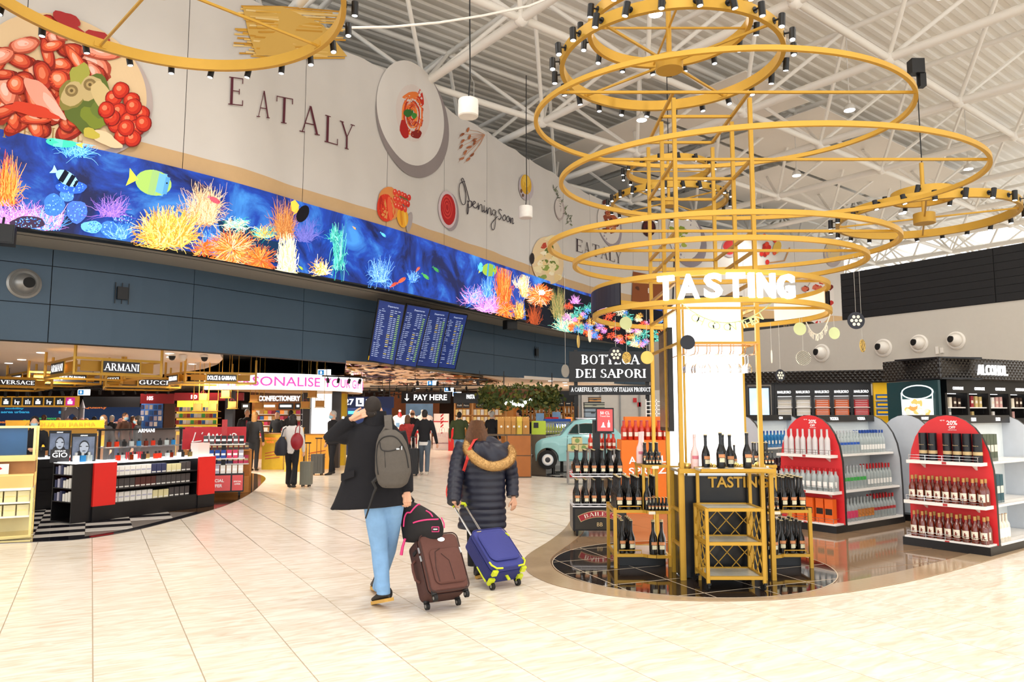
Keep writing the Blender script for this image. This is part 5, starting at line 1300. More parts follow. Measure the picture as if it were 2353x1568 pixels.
# rippled mirror canopy under the departure boards
mat('ripple_gold','E0B48A',rough=.12,metal=.85,var=.15,scale=3)
rp=thing('mirror_canopy','rounded canopy of rippled golden mirror slats beneath the departure boards','canopy',(-2.5,24.5,2.9))
cpl=cpoly([(795,838),(860,842),(950,852),(1040,862),(1110,870),(1152,880),(1100,885),(1000,887),(900,884),(830,880),(790,865)],2.92)
MB().prism(cpl,2.95,3.02).build('tray','ripple_gold',rp,world=True)
y0=min(p[1] for p in cpl); y1=max(p[1] for p in cpl); k=0; y=y0+.15
while y<y1:
    xs=[]
    for (a,b_) in zip(cpl,cpl[1:]+cpl[:1]):
        if (a[1]-y)*(b_[1]-y)<0:xs.append(a[0]+(b_[0]-a[0])*(y-a[1])/(b_[1]-a[1]))
    if len(xs)>=2:
        a,b_=min(xs),max(xs); n=max(4,int((b_-a)/.25)); mb=MB(); vs=[]
        for i in range(n+1):
            x=a+(b_-a)*i/n; zz=2.93+.035*math.sin(i*1.3+k)+.02*math.sin(i*.7+k*2)
            vs += [(x,y,zz),(x,y+.19,zz-.05*math.sin(i*.9+k*1.7))]
        mb.add(vs,[(2*i,2*i+1,2*i+3,2*i+2) for i in range(n)]); mb.build('slat','ripple_gold',rp,world=True,smooth=True)
    y += .22; k += 1
# recessed downlights (visible discs)
dl=MB().lathe([(.0001,0),(.08,0),(.1,.004),(.1,.012)],14).mesh('downlight','sign_glow')
for k,(u,v,z) in enumerate([(95,811,3.075),(50,827,3.075),(390,813,3.075),(392,821,3.075),(442,837,3.075),(20,835,3.075),(1265,876,2.995),(1298,880,2.995),(1300,886,2.995),(1120,890,2.995),(960,893,2.995),(880,897,2.995),(700,893,2.995),(1240,884,2.995)]):
    p=G(u,v,z); tag(inst('downlight',dl,None,p-V((0,0,.012))),'round recessed downlight in the cream shop ceiling','lamp','recessed downlights in the shop ceiling')
# track rails with small spots
sp2=MB().cyl((0,0,0),(0,0,-.06),.012,n=6).cyl((0,0,-.06),(.02,-.03,-.2),.045,n=10).mesh('spotlight','black_metal',smooth=True)
def track(a,b_,n,label):
    a,b_=V(a),V(b_); t=thing('spot_track',label,'track lighting',(a+b_)/2,group='black spotlight tracks'); MB().bar(a,b_,.05,.04).build('rail','black_metal',t,world=True)
    for i in range(n):p=a.lerp(b_,(i+.5)/n); inst('spotlight',sp2,t,p-t.location,RND.uniform(0,6))
    for f in (.1,.9):p=a.lerp(b_,f); MB().cyl(p,(p.x,p.y,3.0 if p.y>27 and u0>600 else (4.1 if u0==560 else 3.08)),.01,n=5).build('drop_rod','black_metal',t,world=True)
for k,(u0,v0,u1,v1,Y,n) in enumerate([(935,873,1120,873,24,4),(850,888,1130,886,27,7),(800,893,1060,890,30,8),(800,901,1010,899,34,9),(870,907,960,906,36,5),(560,862,700,858,21.5,5),(740,864,840,868,22,4),(1060,897,1180,888,32,4),(0,897,180,895,23,7),(190,894,400,892,25,8),(60,888,250,886,28,6)]):
    track(P(u0,v0,Y),P(u1,v1,Y+.8),n,'black ceiling track with spotlights, %s'%['nearest below the departure boards','second row under the mirror canopy','third row above the pay sign','fourth row above the pay sign','short one at the far back','above the confectionery letters','above the end of the pink lettering','by the hanging plants','above the pictogram strip','behind the grey brand frame','far left row'][k])
# ceiling domes, exit signs
for k,(u,v,Y) in enumerate([(396,808,17.6),(421,815,17.9),(469,843,18)]):
    p=P(u,v,Y); t=thing('dome_camera',['left','middle','right'][k]+' dome camera under the cream shop ceiling','camera',(p.x,p.y,3.07)); MB().lathe([(.0001,-.16),(.05,-.14),(.075,-.09),(.08,-.05),(.08,0)],16).build('dome','nozzle_white' if k==1 else 'black_metal',t,smooth=True); MB().lathe([(.09,-.05),(.09,-.003)],16).build('base','nozzle_white',t,smooth=True)
mat('exit_green','2E7AB8',emit=.9);
for k,(u,v,Y) in enumerate([(745,857,22.5),(994,881,28),(1032,895,31),(1050,906,34),(193,902,25)]):
    p=P(u,v,Y); t=thing('exit_sign',['above the pink lettering','under the mirror canopy','right of the canopy','beyond the pay sign','above the pictograms'][k]+', small lit white and blue exit sign','sign',p); MB().box(-.2,.2,-.02,.02,-.1,.1).build('case','sign_glow',t); MB().box(-.18,0,-.025,-.02,-.08,.08).build('pictogram','exit_green',t); MB().plate([(-.09,-.05),(-.05,0),(-.07,0),(-.07,.05),(-.11,.05),(-.11,0),(-.13,0)],(0,-.0255,0),(1,0,0),(0,0,1),.002).build('arrow','sign_glow',t); MB().cyl((0,0,.1),(0,0,3.05-p.z),.008,n=5).build('drop_rod','black_metal',t)

# ================================================================== departure boards, nozzle, devices on the fascia
mat('board_blue','14275E',emit=.75,var=.35,scale=5); mat('board_text','B4C2DE',emit=.55); mat('board_green','9AC84A',emit=.9); mat('board_yellow','E8C83A',emit=.9); mat('board_case','0A0A0C',rough=.4)
QD=[((872,690),(927,700),(905,838),(848,828)),((937,701),(980,709),(955,843),(905,836)),((984,711),(1027,717),(1005,845),(958,840)),((1030,719),(1068,728),(1045,848),(1002,843))]
for k,q in enumerate(QD):
    Yb=[19.2,20.0,20.8,21.6][k]; dY=.35
    c=[P(*q[3],Yb+.9),P(*q[2],Yb+1.15),P(*q[1],Yb+.65),P(*q[0],Yb+.4)]
    org=c[0]; ux=(c[1]-c[0]); wd=ux.length; ux.normalize(); uy=(c[3]-c[0]); ht=uy.length; uy.normalize(); n_=ux.cross(uy).normalized()
    t=thing('departure_board',['first','second','third','fourth'][k]+' from left of the four tilted blue departure boards','display',org,group='departure boards'); lo=lambda x,y,z=0:ux*x+uy*y+n_*z
    MB().add([lo(x,y,z) for z in (-.12,0) for y in (-.02,ht+.02) for x in (-.03,wd+.03)],[(0,2,3,1),(4,5,7,6),(0,1,5,4),(2,6,7,3),(0,4,6,2),(1,3,7,5)]).build('case','board_case',t)
    MB().add([lo(0,0,.003),lo(wd,0,.003),lo(wd,ht,.003),lo(0,ht,.003)],[(0,1,2,3)]).build('display','board_blue',t)
    tx=MB(); tx.text('Departures',lo(wd*.58,ht*.915,.006),ux,uy,ht*.035,bold=.01);
    for r_ in range(26):
        y=ht*(.87-r_*.0315)
        for (x,w_,m_) in ((.05,.08,0),(.16,RND.uniform(.08,.2),0),(.5,.12,RND.choice([0,0,0,2])),(.66,.10,0),(.80,.10,1 if r_>1 else 0)):
            if m_==0 and RND.random()<.12:continue
            a=lo(wd*x,y,.006); tx.add([a,a+ux*(wd*w_),a+ux*(wd*w_)+uy*(ht*.008),a+uy*(ht*.008)],[(0,1,2,3)],m_)
    tx.build('flight_lines',['board_text','board_green','board_yellow'],t)['kind']='stuff'
    MB().add([lo(-.03,0,.004),lo(-.01,0,.004),lo(-.01,.12,.004),lo(-.03,.12,.004)],[(0,1,2,3)]).build('edge_tag','yellow_panel',t)
    cen=lo(wd/2,ht/2,-.1); MB().bar(cen+V((0,.0,0)),cen+n_*-.7+V((0,0,.1)),.12).build('wall_arm','board_case',t)
def fas_pt(u,v):
    d=ray(u,v); best=None
    for i in range(400):
        s=SS0+(SMAX-SS0)*i/400; p=W(s,0,FO); r_=p.x/p.y-d.x/d.y
        if best is None or abs(r_)<best[0]:best=(abs(r_),s)
    s=best[1]; p=W(s,0,FO); return s,EYE+d.z*(p.y/d.y)
s,z=fas_pt(62,652); n_=cnorm(s); t=thing('air_nozzle','grey metal ball air nozzle on the blue fascia at the far left','air vent',W(s,z,FO),math.atan2(n_.y,n_.x)+PI/2)
mb=MB(); mb.lathe([(.29,0),(.29,.02),(.25,.045),(.22,.02)],32); mb.xf(Matrix.Rotation(PI/2,4,'X')); mb.build('flange','grey_metal',t,smooth=True); MB().ell((0,-.03,0),.2,.2,.2,24,14).build('ball','grey_metal',t,smooth=True); MB().cyl((.03,-.12,0),(.06,-.235,0),.1,n=22).build('opening','nozzle_hole',t,smooth=True)
for (u,v,w_,h_,lab) in [(283,675,.2,.26,'small dark wall device with antennas on the blue fascia'),(1230,810,.2,.28,'small dark wall device on the fascia behind the departure boards')]:
    s,z=fas_pt(u,v); n_=cnorm(s); t=thing('wall_device',lab,'wireless device',W(s,z,FO),math.atan2(n_.y,n_.x)+PI/2); MB().box(-w_/2,w_/2,-.09,-.03,-h_/2,h_/2).build('case','black_metal',t); MB().box(-.05,.05,-.03,0,-.05,.05).build('mount','black_metal',t)
    for x in (-.13,0,.13):MB().bar((x,-.04,-.22),(x,-.04,.22),.014).build('antenna','black_metal',t)
for (u,v,Y,lab) in [(1172,747,25.5,'black wall loudspeaker under the right part of the video screen'),(2,540,12.0,'black loudspeaker cut by the left picture edge under the screen')]:
    p=P(u,v,Y); t=thing('loudspeaker',lab,'loudspeaker',p,.5); MB().box(-.2,.2,-.16,.16,-.16,.16).build('cabinet','black_metal',t); MB().box(-.18,.18,-.17,-.16,-.14,.14).build('grille','bezel',t); MB().cyl((0,.1,.1),(0,.25,.35),.02,n=6).build('bracket','black_metal',t)

# ================================================================== brand frames hanging in the perfume shop
mat('gold_sign','C79A3A',rough=.35,metal=.35,var=.05); mat('brand_dark','3A3A3E',rough=.4); mat('gold_panel','B98A2E',rough=.45,metal=.2)
def brand_frame(c0,cr,cl,z0,z1,txt,label,font=None,zc=3.08,pl=(.28,.74),both=True,txt2=None):
    """rectangular hanging frame: near corner c0, right corner cr, left corner cl"""
    c0,cr,cl=V((*c0,0)),V((*cr,0)),V((*cl,0)); far=cr+cl-c0
    t=thing('brand_frame',label,'hanging sign',(c0.x,c0.y,z0)); q=[c0,cr,far,cl]
    for i in range(4):
        a,b_=q[i],q[(i+1)%4]
        for z in (z0,z1):MB().bar(a+V((0,0,z)),b_+V((0,0,z)),.05).build('rail','gold_sign',t,world=True)
        MB().bar(a+V((0,0,z0)),a+V((0,0,zc)),.045).build('hanger','gold_sign',t,world=True)
    for (a,b_) in ((c0,cr),(cl,c0)) if both else ((c0,cr),):
        d=b_-a; L_=d.length; d.normalize(); n_=d.cross(V((0,0,1)))
        def rect(x0,x1,za,zb,off,th,nm,m):MB().plate([(x0,za),(x1,za),(x1,zb),(x0,zb)],a+n_*off,d,(0,0,1),th).build(nm,m,t,world=True)
        rect(L_*.08,L_*.92,z0+.06,z1-.04,-.1,.02,'back_panel','gold_panel'); rect(L_*pl[0],L_*pl[1],z0+.02,z1-.02,.02,.02,'plate_frame','gold_sign'); rect(L_*(pl[0]+.02),L_*(pl[1]-.02),z0+.04,z1-.04,.042,.01,'plate','brand_dark')
        h_=(z1-z0-.08)*.62; w_=L_*(pl[1]-pl[0])*.88
        MB().text(txt,a+n_*.056+d*(L_*sum(pl)/2)+V((0,0,z0+.04+(z1-z0-.08-h_)/2)),d,(0,0,1),h_,w=w_,font=font,bold=.05 if font else .03).build('lettering','sign_glow',t,world=True)
    return t
def pp(u,Y):return ((u-CX)/F*Y*(1/(CP))*CP,Y)
brand_frame(pp(170,15.2),pp(370,16.6),pp(103,17.2),2.48,2.80,'ARMANI','gold hanging frame with big white ARMANI letters','serif')
brand_frame(pp(245,19.5),pp(415,20.6),pp(240,22),2.37,2.62,'GUCCI','gold hanging frame lettered GUCCI','serif',both=False,pl=(.4,.85)); brand_frame(pp(250,18.9),pp(280,18.6),pp(248,20),2.42,2.62,'GUCCI','small gold frame lettered GUCCI seen at an angle','serif',both=False,pl=(.02,.98))
brand_frame(pp(425,19.2),pp(588,19.9),pp(380,20.6),2.46,2.72,'DOLCE & GABBANA','gold hanging frame lettered DOLCE and GABBANA')
brand_frame(pp(-40,17.5),pp(120,18.8),pp(-60,20),2.30,2.52,'VERSACE','gold hanging frame lettered VERSACE at the left edge','serif',both=False,pl=(.2,.75))
brand_frame(pp(65,20.0),pp(232,21.4),pp(16,21.9),2.50,2.78,'ACQUA DI PARMA','gold hanging frame lettered ACQUA DI PARMA',pl=(.3,.8))
# ================================================================== perfume counters
mat('gold_mirror','E6CE8A',rough=.12,metal=.9); mat('blue_glass','2A5A8E',rough=.1,var=.3,scale=3); mat('pack_white','F2EEE6',rough=.4,var=.05); mat('pack_cream','E8DCA8',rough=.4,var=.08); mat('pack_brown','5A2E2A',rough=.4,var=.25,scale=15); mat('pack_navy','3A3F63',rough=.35,var=.2,scale=12); mat('pack_grey','4E4848',rough=.4,var=.3,scale=20); mat('pack_lilac','B9B6C8',rough=.4,var=.15); mat('glow_white','FFFFFF',emit=1.4)
def frame_loc(o,ang):
    c,s=math.cos(ang),math.sin(ang); return lambda x,y,z=0:(o[0]+x*c-y*s,o[1]+x*s+y*c,z)
# left gold case
o0=(-7.55,9.26); L0=frame_loc(o0,FA); t=thing('gold_showcase','mirror gold showcase with white cartons at the left picture edge','showcase',(*o0,.01),FA)
WDT=1.38
for (x0,x1,y0,y1,z0,z1,nm,m) in [(0,WDT,0,.5,0,.05,'base','gold_mirror'),(0,WDT,.46,.5,.05,.66,'lower_back','pack_cream'),(0,WDT,0,.48,.28,.30,'lower_shelf','pack_white'),(0,WDT,0,.48,.46,.48,'lower_shelf','pack_white'),(0,WDT,.0,.5,.63,.66,'lower_top','pack_white'),(0,WDT,.05,.5,.66,.82,'drawer','gold_mirror'),(0,WDT,.1,.5,.82,.84,'ledge','gold_mirror'),(0,WDT,.28,.5,.84,1.0,'riser','carton_tan'),(0,WDT,.2,.5,1.0,1.08,'upper_ledge','gold_mirror'),(.05,WDT-.12,.46,.5,1.08,1.44,'mirror_panel','blue_glass'),(0,WDT,.42,.5,1.44,1.47,'top','gold_mirror')]:MB().box(x0,x1,y0,y1,z0,z1).build(nm,m,t)
for x in (0,WDT):
    for y in (0,.48):MB().bar((x,y,0),(x,y,.66 if y==0 else 1.47),.03).build('corner_post','gold_mirror',t)
MB().box(WDT-.03,WDT+.0,.12,.46,1.08,1.46).build('side_panel','gold_mirror',t)
for r_,z in enumerate((.30,.48)):
    for i in range(9):carton(.13,.1,.14,'pack_cream','gold_mirror',L0(.1+i*.148,.1,z+.01),FA,'cream carton on the %s shelf of the gold showcase'%('lower','upper')[r_],'cream cartons, %s shelf of the gold showcase'%('lower','upper')[r_],bz=(.45,.55))
for i in range(5):
    for k in range(4):carton(.05,.05,.035,'pack_lilac',None,L0(.75+i*.06*.8,.3,1.09+k*.075),FA,'small white make-up box stacked in the blue backed gold showcase','make-up boxes in the gold showcase') if i<3 else None
mat('lips_red','C8202C',rough=.4)
t2=thing('lip_card','white card with red lips leaning on the gold showcase ledge','card',L0(.95,.2,.85),FA); MB().box(-.14,.14,-.005,.005,0,.13).build('card','pack_white',t2); MB().plate([(-.07,.07),(-.035,.095),(-.012,.085),(0,.09),(.012,.085),(.035,.095),(.07,.07),(.03,.045),(-.03,.045)],(0,-.006,0),(1,0,0),(0,0,1),.001).build('lips','lips_red',t2)
put('plum',L0(.85,.3,1.09),FA,'dark perfume flacon standing in the gold showcase','flacons in the gold showcase','flacon')
# red and black perfume gondolas
AA=math.radians(60)
mat('armani_red','D8241E',rough=.4); mat('cloth_ink','1A1C22',rough=.4); mat('photo_dark','22262E',rough=.4); mat('photo_pale','AEB8CA',rough=.4,var=.2); mat('bwphoto','5A6478',rough=.3,var=.9,scale=7,emit=.3)
def rowboxes(Lf,ang,z,items,lab,grp):
    for (x,y,sx,sy,sz,m) in items:carton(sx,sy,sz,m,'pack_white' if m not in ('pack_white','pack_lilac') else 'pack_lilac',Lf(x,y,z),ang,lab,grp,bz=(.2,.32))
C1=(-6.44,11.51); L1_=frame_loc(C1,AA); t=thing('perfume_gondola','long black perfume gondola with red end blocks','shelf unit',(*C1,.01),AA)
def Bx(t,*a):x0,x1,y0,y1,z0,z1,nm,m=a; return MB().box(x0,x1,y0,y1,z0,z1).build(nm,m,t)
for x0,x1 in ((0,.36),(1.86,2.2)):Bx(t,x0,x1,-.04,.0,.22,.88,'red_panel','armani_red'); Bx(t,x0,x1,-.04,.0,0,.22,'kick_plate','black_lam');
for a in [(0,2.2,.5,.55,0,.88,'back_panel','black_lam'),(.36,1.86,-.02,.02,0,.24,'kick_plate','black_lam'),(.36,1.86,0,.5,.22,.24,'shelf','black_lam'),(.36,1.86,0,.5,.44,.455,'shelf','black_lam'),(.36,1.86,0,.5,.64,.655,'shelf','black_lam'),(.33,2.2,0,.55,.86,.885,'top','glow_white'),(.36,1.75,.3,.5,1.08,1.1,'glass_shelf','acrylic'),(.36,1.9,.5,.54,.885,1.36,'glass_back','acrylic'),(.36,1.9,.44,.56,1.36,1.385,'top_rail','black_lam'),(1.86,1.9,0,.5,.0,.86,'side_panel','black_lam'),(.33,.36,0,.5,0,.86,'side_panel','black_lam'),(2.16,2.2,0,.5,0,.86,'side_panel','black_lam')]:Bx(t,*a)
for z in (.885,):
    for x in (.38,1.86):MB().bar((x,.5,z),(x,.5,1.37),.03).build('upright','black_lam',t)
MB().text('ARMANI',(1.15,.435,1.32),(1,0,0),(0,0,1),.06,w=.3,depth=.003).build('lettering','sign_glow',t)
# end wall with shelves (towards -x)
for z in (.0,.3,.5,.7,.86):Bx(t,-.30,0,.02,.52,z,z+.015,'end_shelf','black_lam')
for y in (.0,.52):Bx(t,-.30,0,y,y+.02,0,.88,'end_side','black_lam')
Bx(t,-.30,.36,-.04,.54,.88,.90,'end_top','glow_white')
for lv,z in enumerate((.315,.515,.715)):
    for i in range(6):carton(.05,.06,.11+.02*(i%3),['pack_navy','pack_lilac','pack_navy','pack_white','pack_white','pack_white'][i],None,L1_(-.26,.09+(5-i)*.075,z+.01),AA-PI/2,'small perfume carton on the %s end shelf of the long gondola'%('lowest','middle','top')[lv],'cartons on the gondola end, %s shelf'%('lowest','middle','top')[lv])
seq={.24:['pack_white']*7+['pack_cream']*3+['pack_grey']*4,.455:['pack_grey']*4+['pack_brown']*4+['pack_grey']*7,.655:['pack_white']*7+['pack_navy']*3+['pack_cream']*3+['pack_grey']*2}
for lv,(z,ms) in enumerate(seq.items()):
    for i,m_ in enumerate(ms):carton(.085,.07,.15 if m_ != 'pack_cream' else .13,m_,'pack_lilac' if m_=='pack_white' else 'pack_white',L1_(.43+i*1.4/len(ms),.12,z+.01),AA,'%s perfume carton on the %s shelf of the long gondola'%({'pack_white':'white','pack_cream':'cream','pack_grey':'dark grey','pack_brown':'brown','pack_navy':'navy'}[m_],('lowest','middle','top')[lv]),'perfume cartons, %s shelf'%('lowest','middle','top')[lv],bz=(.4,.55) if m_=='pack_white' else (.05,.18))
# flacons on top
flm={}
def flacon(loc,m,label,grp,s=1.0,cap='black_metal'):
    if (m,cap) not in flm:flm[(m,cap)]=(MB().obox((0,0,.04),.06,.035,.08).mesh('body',m),MB().cyl((0,0,.08),(0,0,.115),.016,n=10).mesh('cap',cap,smooth=True))
    t=thing('perfume_flacon',label,'flacon',loc,AA,grp)
    for nm,me in zip(('body','cap'),flm[(m,cap)]):inst(nm,me,t,scale=(s,s,s))
for i in range(13):flacon(L1_(.48+i*.11,.14+.06*(i%2),.895),['aper','clear_bottle','amber','pack_white','black_metal','gold_mirror','aper'][i%7],'perfume flacon on the lit top of the long gondola','flacons on the lit gondola top',1.1)
for i in range(10):flacon(L1_(.48+i*.13,.4,1.11),['amber','aper','black_metal','clear_bottle','blue_bottle'][i%5],'perfume flacon on the glass shelf above the long gondola','flacons on the glass shelf',1.0)
for i in range(9):tag(MB().obox((0,0,.06),.014,.014,.12).build('lipstick','lips_red',loc=L1_(.75+i*.035,.34,.895),rz=AA),'red lipstick standing in a row behind the flacons','lipstick','row of red lipsticks')
# tilted pictures on the end blocks
def picture(p,w_,h_,rz,label,m='bwphoto'):
    t=thing('advert_stand',label,'advert',p,rz); mb=MB().box(-w_/2,w_/2,0,.05,0,h_); mb.build('case','black_lam',t); MB().box(-w_/2+.02,w_/2-.02,-.004,0,.03,h_-.05).build('photograph',m,t); cz=h_*.5; sx=w_*.5
    for (x,z,rx,rz_,mm,k) in ((0,cz*.45,sx*.62,cz*.42,'cloth_ink',0),(.01,cz*1.05,sx*.42,cz*.48,'photo_dark',1),(.01,cz,sx*.36,cz*.42,'photo_pale',2),(-.04,cz*1.1,.02,.008,'photo_dark',3),(.05,cz*1.1,.02,.008,'photo_dark',3),(.01,cz*.78,.025,.006,'photo_dark',3)):MB().plate([(x+rx*math.cos(2*PI*i/18),z+rz_*math.sin(2*PI*i/18)) for i in range(18)],(0,-.005-.0012*k,0),(1,0,0),(0,0,1),.001).build('portrait_print',mm,t)
    MB().text('ARMANI',(0,-.006,h_-.04),(1,0,0),(0,0,1),.018).build('lettering','sign_glow',t); return t
picture(L1_(-.05,.2,.9),.34,.44,.35,'framed black and white face photograph on the end of the long gondola')
mat('skin_print','B8C0CE',rough=.4,emit=.5)
t=thing('glass_plaque','small white lettered plaque reading GIO in front of the face photograph','plaque',L1_(-.28,.42,.9),.35); MB().box(-.13,.13,0,.01,0,.2).build('plate','brand_dark',t); MB().text('GIO',(0,-.002,.08),(1,0,0),(0,0,1),.07,w=.2,font=None).build('lettering','sign_glow',t); MB().text('ACQUA DI',(0,-.002,.16),(1,0,0),(0,0,1),.025).build('lettering','sign_glow',t)
for i in range(3):flacon(L1_(-.2+.1*i,.12,.905),['pack_white','blue_bottle','clear_bottle'][i],['white','blue','clear'][i]+' flacon below the face photograph','flacons below the photograph',1.3,'cap_silver')
mat('pink_box','F0CFC8',rough=.4); tag(MB().box(-.12,.12,-.1,.1,0,.24).build('gift_box','pink_box',loc=L1_(2.05,.2,.888),rz=AA),'pale pink box on the right end block of the long gondola','box')
# second gondola behind, left
C2=(-7.95,13.05); L2_=frame_loc(C2,AA); t=thing('perfume_gondola','short black perfume gondola with a red block, behind the gold showcase','shelf unit',(*C2,.01),AA)
for a in [(0,.5,-.04,0,.22,.88,'red_panel','armani_red'),(0,.5,-.04,0,0,.22,'kick_plate','black_lam'),(0,.5,.0,.6,.0,.86,'body','black_lam'),(-.3,.5,-.04,.62,.86,.885,'top','glow_white')]+[(-.3,0,.0,.6,z,z+.015,'end_shelf','black_lam') for z in (0,.3,.5,.7)]+[(-.3,0,y,y+.02,0,.86,'end_side','black_lam') for y in (0,.6)]:Bx(t,*a)
for lv,z in enumerate((.315,.515,.715)):
    for i in range(7):carton(.05,.06,.12,'pack_brown','pack_white' if i==4 else None,L2_(-.26,.08+i*.075,z+.01),AA-PI/2,'brown perfume carton on the %s shelf of the short gondola'%('lowest','middle','top')[lv],'brown cartons, %s shelf'%('lowest','middle','top')[lv])
picture(L2_(.1,.12,.89),.34,.46,.3,'framed photograph of a dark suited figure on the short gondola')
for i in range(2):flacon(L2_(-.2,.1+.18*i,.895),'black_metal',['right','left'][i]+' black flacon on the white top of the short gondola','black flacons',1.5)
# black low stand
t=thing('black_stand','low black stand with a white flacon between showcase and gondola','stand',(-8.35,12.7,.01),AA); Bx(t,-.12,.12,-.12,.12,0,.62,'body','black_lam'); flacon((-8.35,12.7,.635),'pack_white','white flacon on the low black stand',None)
# acqua di parma wall
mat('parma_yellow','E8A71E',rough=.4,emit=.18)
t=thing('yellow_counter','long yellow counter wall lettered ACQUA DI PARMA','counter',(*pp(25,16.6),0)); a=V((*pp(20,16.6),0)); b_=V((*pp(245,17.3),0)); d=(b_-a).normalized(); LL=(b_-a).length
for (za,zb,m,off) in ((.0,.9,'carton_tan',0),(.9,1.15,'parma_yellow',.08),(1.32,1.5,'parma_yellow',0),(1.15,1.32,'gold_panel',.1)):MB().plate([(0,za),(LL,za),(LL,zb),(0,zb)],a-d.cross(V((0,0,1)))*off,d,(0,0,1),-.06).build('panel',m,t,world=True)
MB().text('ACQUA DI PARMA',a+d*(LL*.55)+V((0,0,1.36))+d.cross(V((0,0,1)))*.01,d,(0,0,1),.09,w=1.4).build('lettering','gold_frame',t,world=True)
for i in range(10):flacon(tuple(a+d*(LL*(.45+i*.05))-d.cross(V((0,0,1)))*.0+V((0,0,.905))+d.cross(V((0,0,1)))*.06),['amber','clear_bottle','blue_bottle'][i%3],'flacon on the yellow counter wall','flacons on the yellow counter',1.2)
MB().plate([(0,.88),(LL,.88),(LL,.9),(0,.9)],a+d.cross(V((0,0,1)))*.12,d,(0,0,1),-.2).build('ledge','shelf_white',t,world=True)
# L'AMOUR stand
mat('amour_red','C0202A',rough=.4,var=.3,scale=6)
C3=pp(425,15.2); A3=math.radians(24); L3=frame_loc(C3,A3); t=thing('amour_stand','wooden perfume stand with a red panel in white script','shelf unit',(*C3,.01),A3)
mat('oak','B9742A',rough=.45,var=.2,scale=6)
for a_ in [(0,1.25,.3,.36,.9,1.36,'red_panel','amour_red'),(.1,1.35,-.05,.5,.0,.34,'base','oak'),(.1,1.35,-.05,.5,.86,.89,'top','oak'),(.1,1.35,.3,.5,.34,.86,'back_panel','oak'),(.1,1.3,.0,.3,.58,.6,'shelf','shelf_white')]:Bx(t,*a_)
for x in (.12,1.33):MB().bar((x,-.03,0),(x,-.03,.88),.04).build('post','oak',t)
scr=[[(0,1),(-.1,.2),(-.15,0),(.1,.05),(.3,.1)],[(.35,1),(.3,.8)],[(.4,0),(.55,.4),(.65,.9),(.68,.4),(.72,0)],[(.47,.35),(.72,.38)],[(.8,0),(.85,.8),(.95,.3),(1.05,.85),(1.1,0)],[(1.3,.8),(1.18,.5),(1.25,.05),(1.4,.3),(1.35,.75),(1.25,.7)],[(1.5,.8),(1.48,.2),(1.6,.05),(1.7,.4),(1.7,.8)],[(1.78,0),(1.82,.8),(2.0,.7),(1.85,.42),(2.05,.0)]]
mb=MB()
for st_ in scr:mb.tube([(.25+x*.4,.285,1.05+y*.2) for x,y in smooth_line(st_,5)],.012,5)
mb.build('script_lettering','white_print',t)
for i in range(11):carton(.09,.08,.14,'box_brown' if i<4 else 'pack_grey','tube_gold',L3(.2+i*.105,.1,.9),A3,'perfume carton on the wooden top of the red script stand','cartons on the script stand top')
for i in range(11):carton(.09,.08,.17,['pack_white','pack_navy','label_pink'][i // 4],'cap_gold',L3(.2+i*.105,.12,.61),A3,'perfume carton on the middle shelf of the red script stand','cartons on the script stand shelf')
# special offer stand
C4=pp(470,14.6); A4=math.radians(20); L4=frame_loc(C4,A4); t=thing('offer_stand','wheeled stand with pink SPECIAL OFFER panels and stacked white shelves','display stand',(*C4,.01),A4)
mat('offer_pink','E05A5C',rough=.5)
for a_ in [(0,.8,0,.5,.1,.46,'box','black_lam'),(.02,.55,-.012,0,.13,.43,'offer_panel','offer_pink'),(.58,.78,-.012,0,.13,.43,'offer_panel','offer_pink'),(.36,.44,.2,.28,.46,1.5,'post','black_lam'),(.0,.8,.0,.45,.74,.76,'shelf','shelf_white'),(.0,.8,.0,.45,1.02,1.04,'shelf','shelf_white'),(.35,.45,.18,.2,1.08,1.52,'pillar_panel','label_red')]:Bx(t,*a_)
MB().text('SPECIAL',(.285,-.014,.30),(1,0,0),(0,0,1),.06,bold=.02,depth=.002).build('lettering','white_print',t); MB().text('OFFER',(.285,-.014,.20),(1,0,0),(0,0,1),.06,bold=.02,depth=.002).build('lettering','white_print',t); MB().text('SPECIAL',(.68,-.014,.29),(1,0,0),(0,0,1),.03,bold=.02,depth=.002).build('lettering','white_print',t); MB().text('OFFER',(.68,-.014,.24),(1,0,0),(0,0,1),.03,bold=.02,depth=.002).build('lettering','white_print',t)
for x in (.08,.72):
    for y in (.06,.42):caster(t,(x,y,.0),1.3)
for lv,(z,ms) in enumerate({.46:['pack_lilac','pack_navy','pack_lilac','pack_white','pack_white','pack_white','pack_white'],.76:['pack_white','cap_blue','cap_blue','cap_blue','label_pink','label_pink','pack_lilac'],1.04:['pack_grey','pack_grey','black_lam','black_lam','black_lam','pack_grey','black_lam']}.items()):
    for i,m_ in enumerate(ms):carton(.09,.1,.16,m_,'white_print',L4(.07+i*.11,.1,z+.012),A4,'perfume carton on the %s level of the special offer stand'%('lowest','middle','top')[lv],'cartons on the special offer stand, %s level'%('lowest','middle','top')[lv])
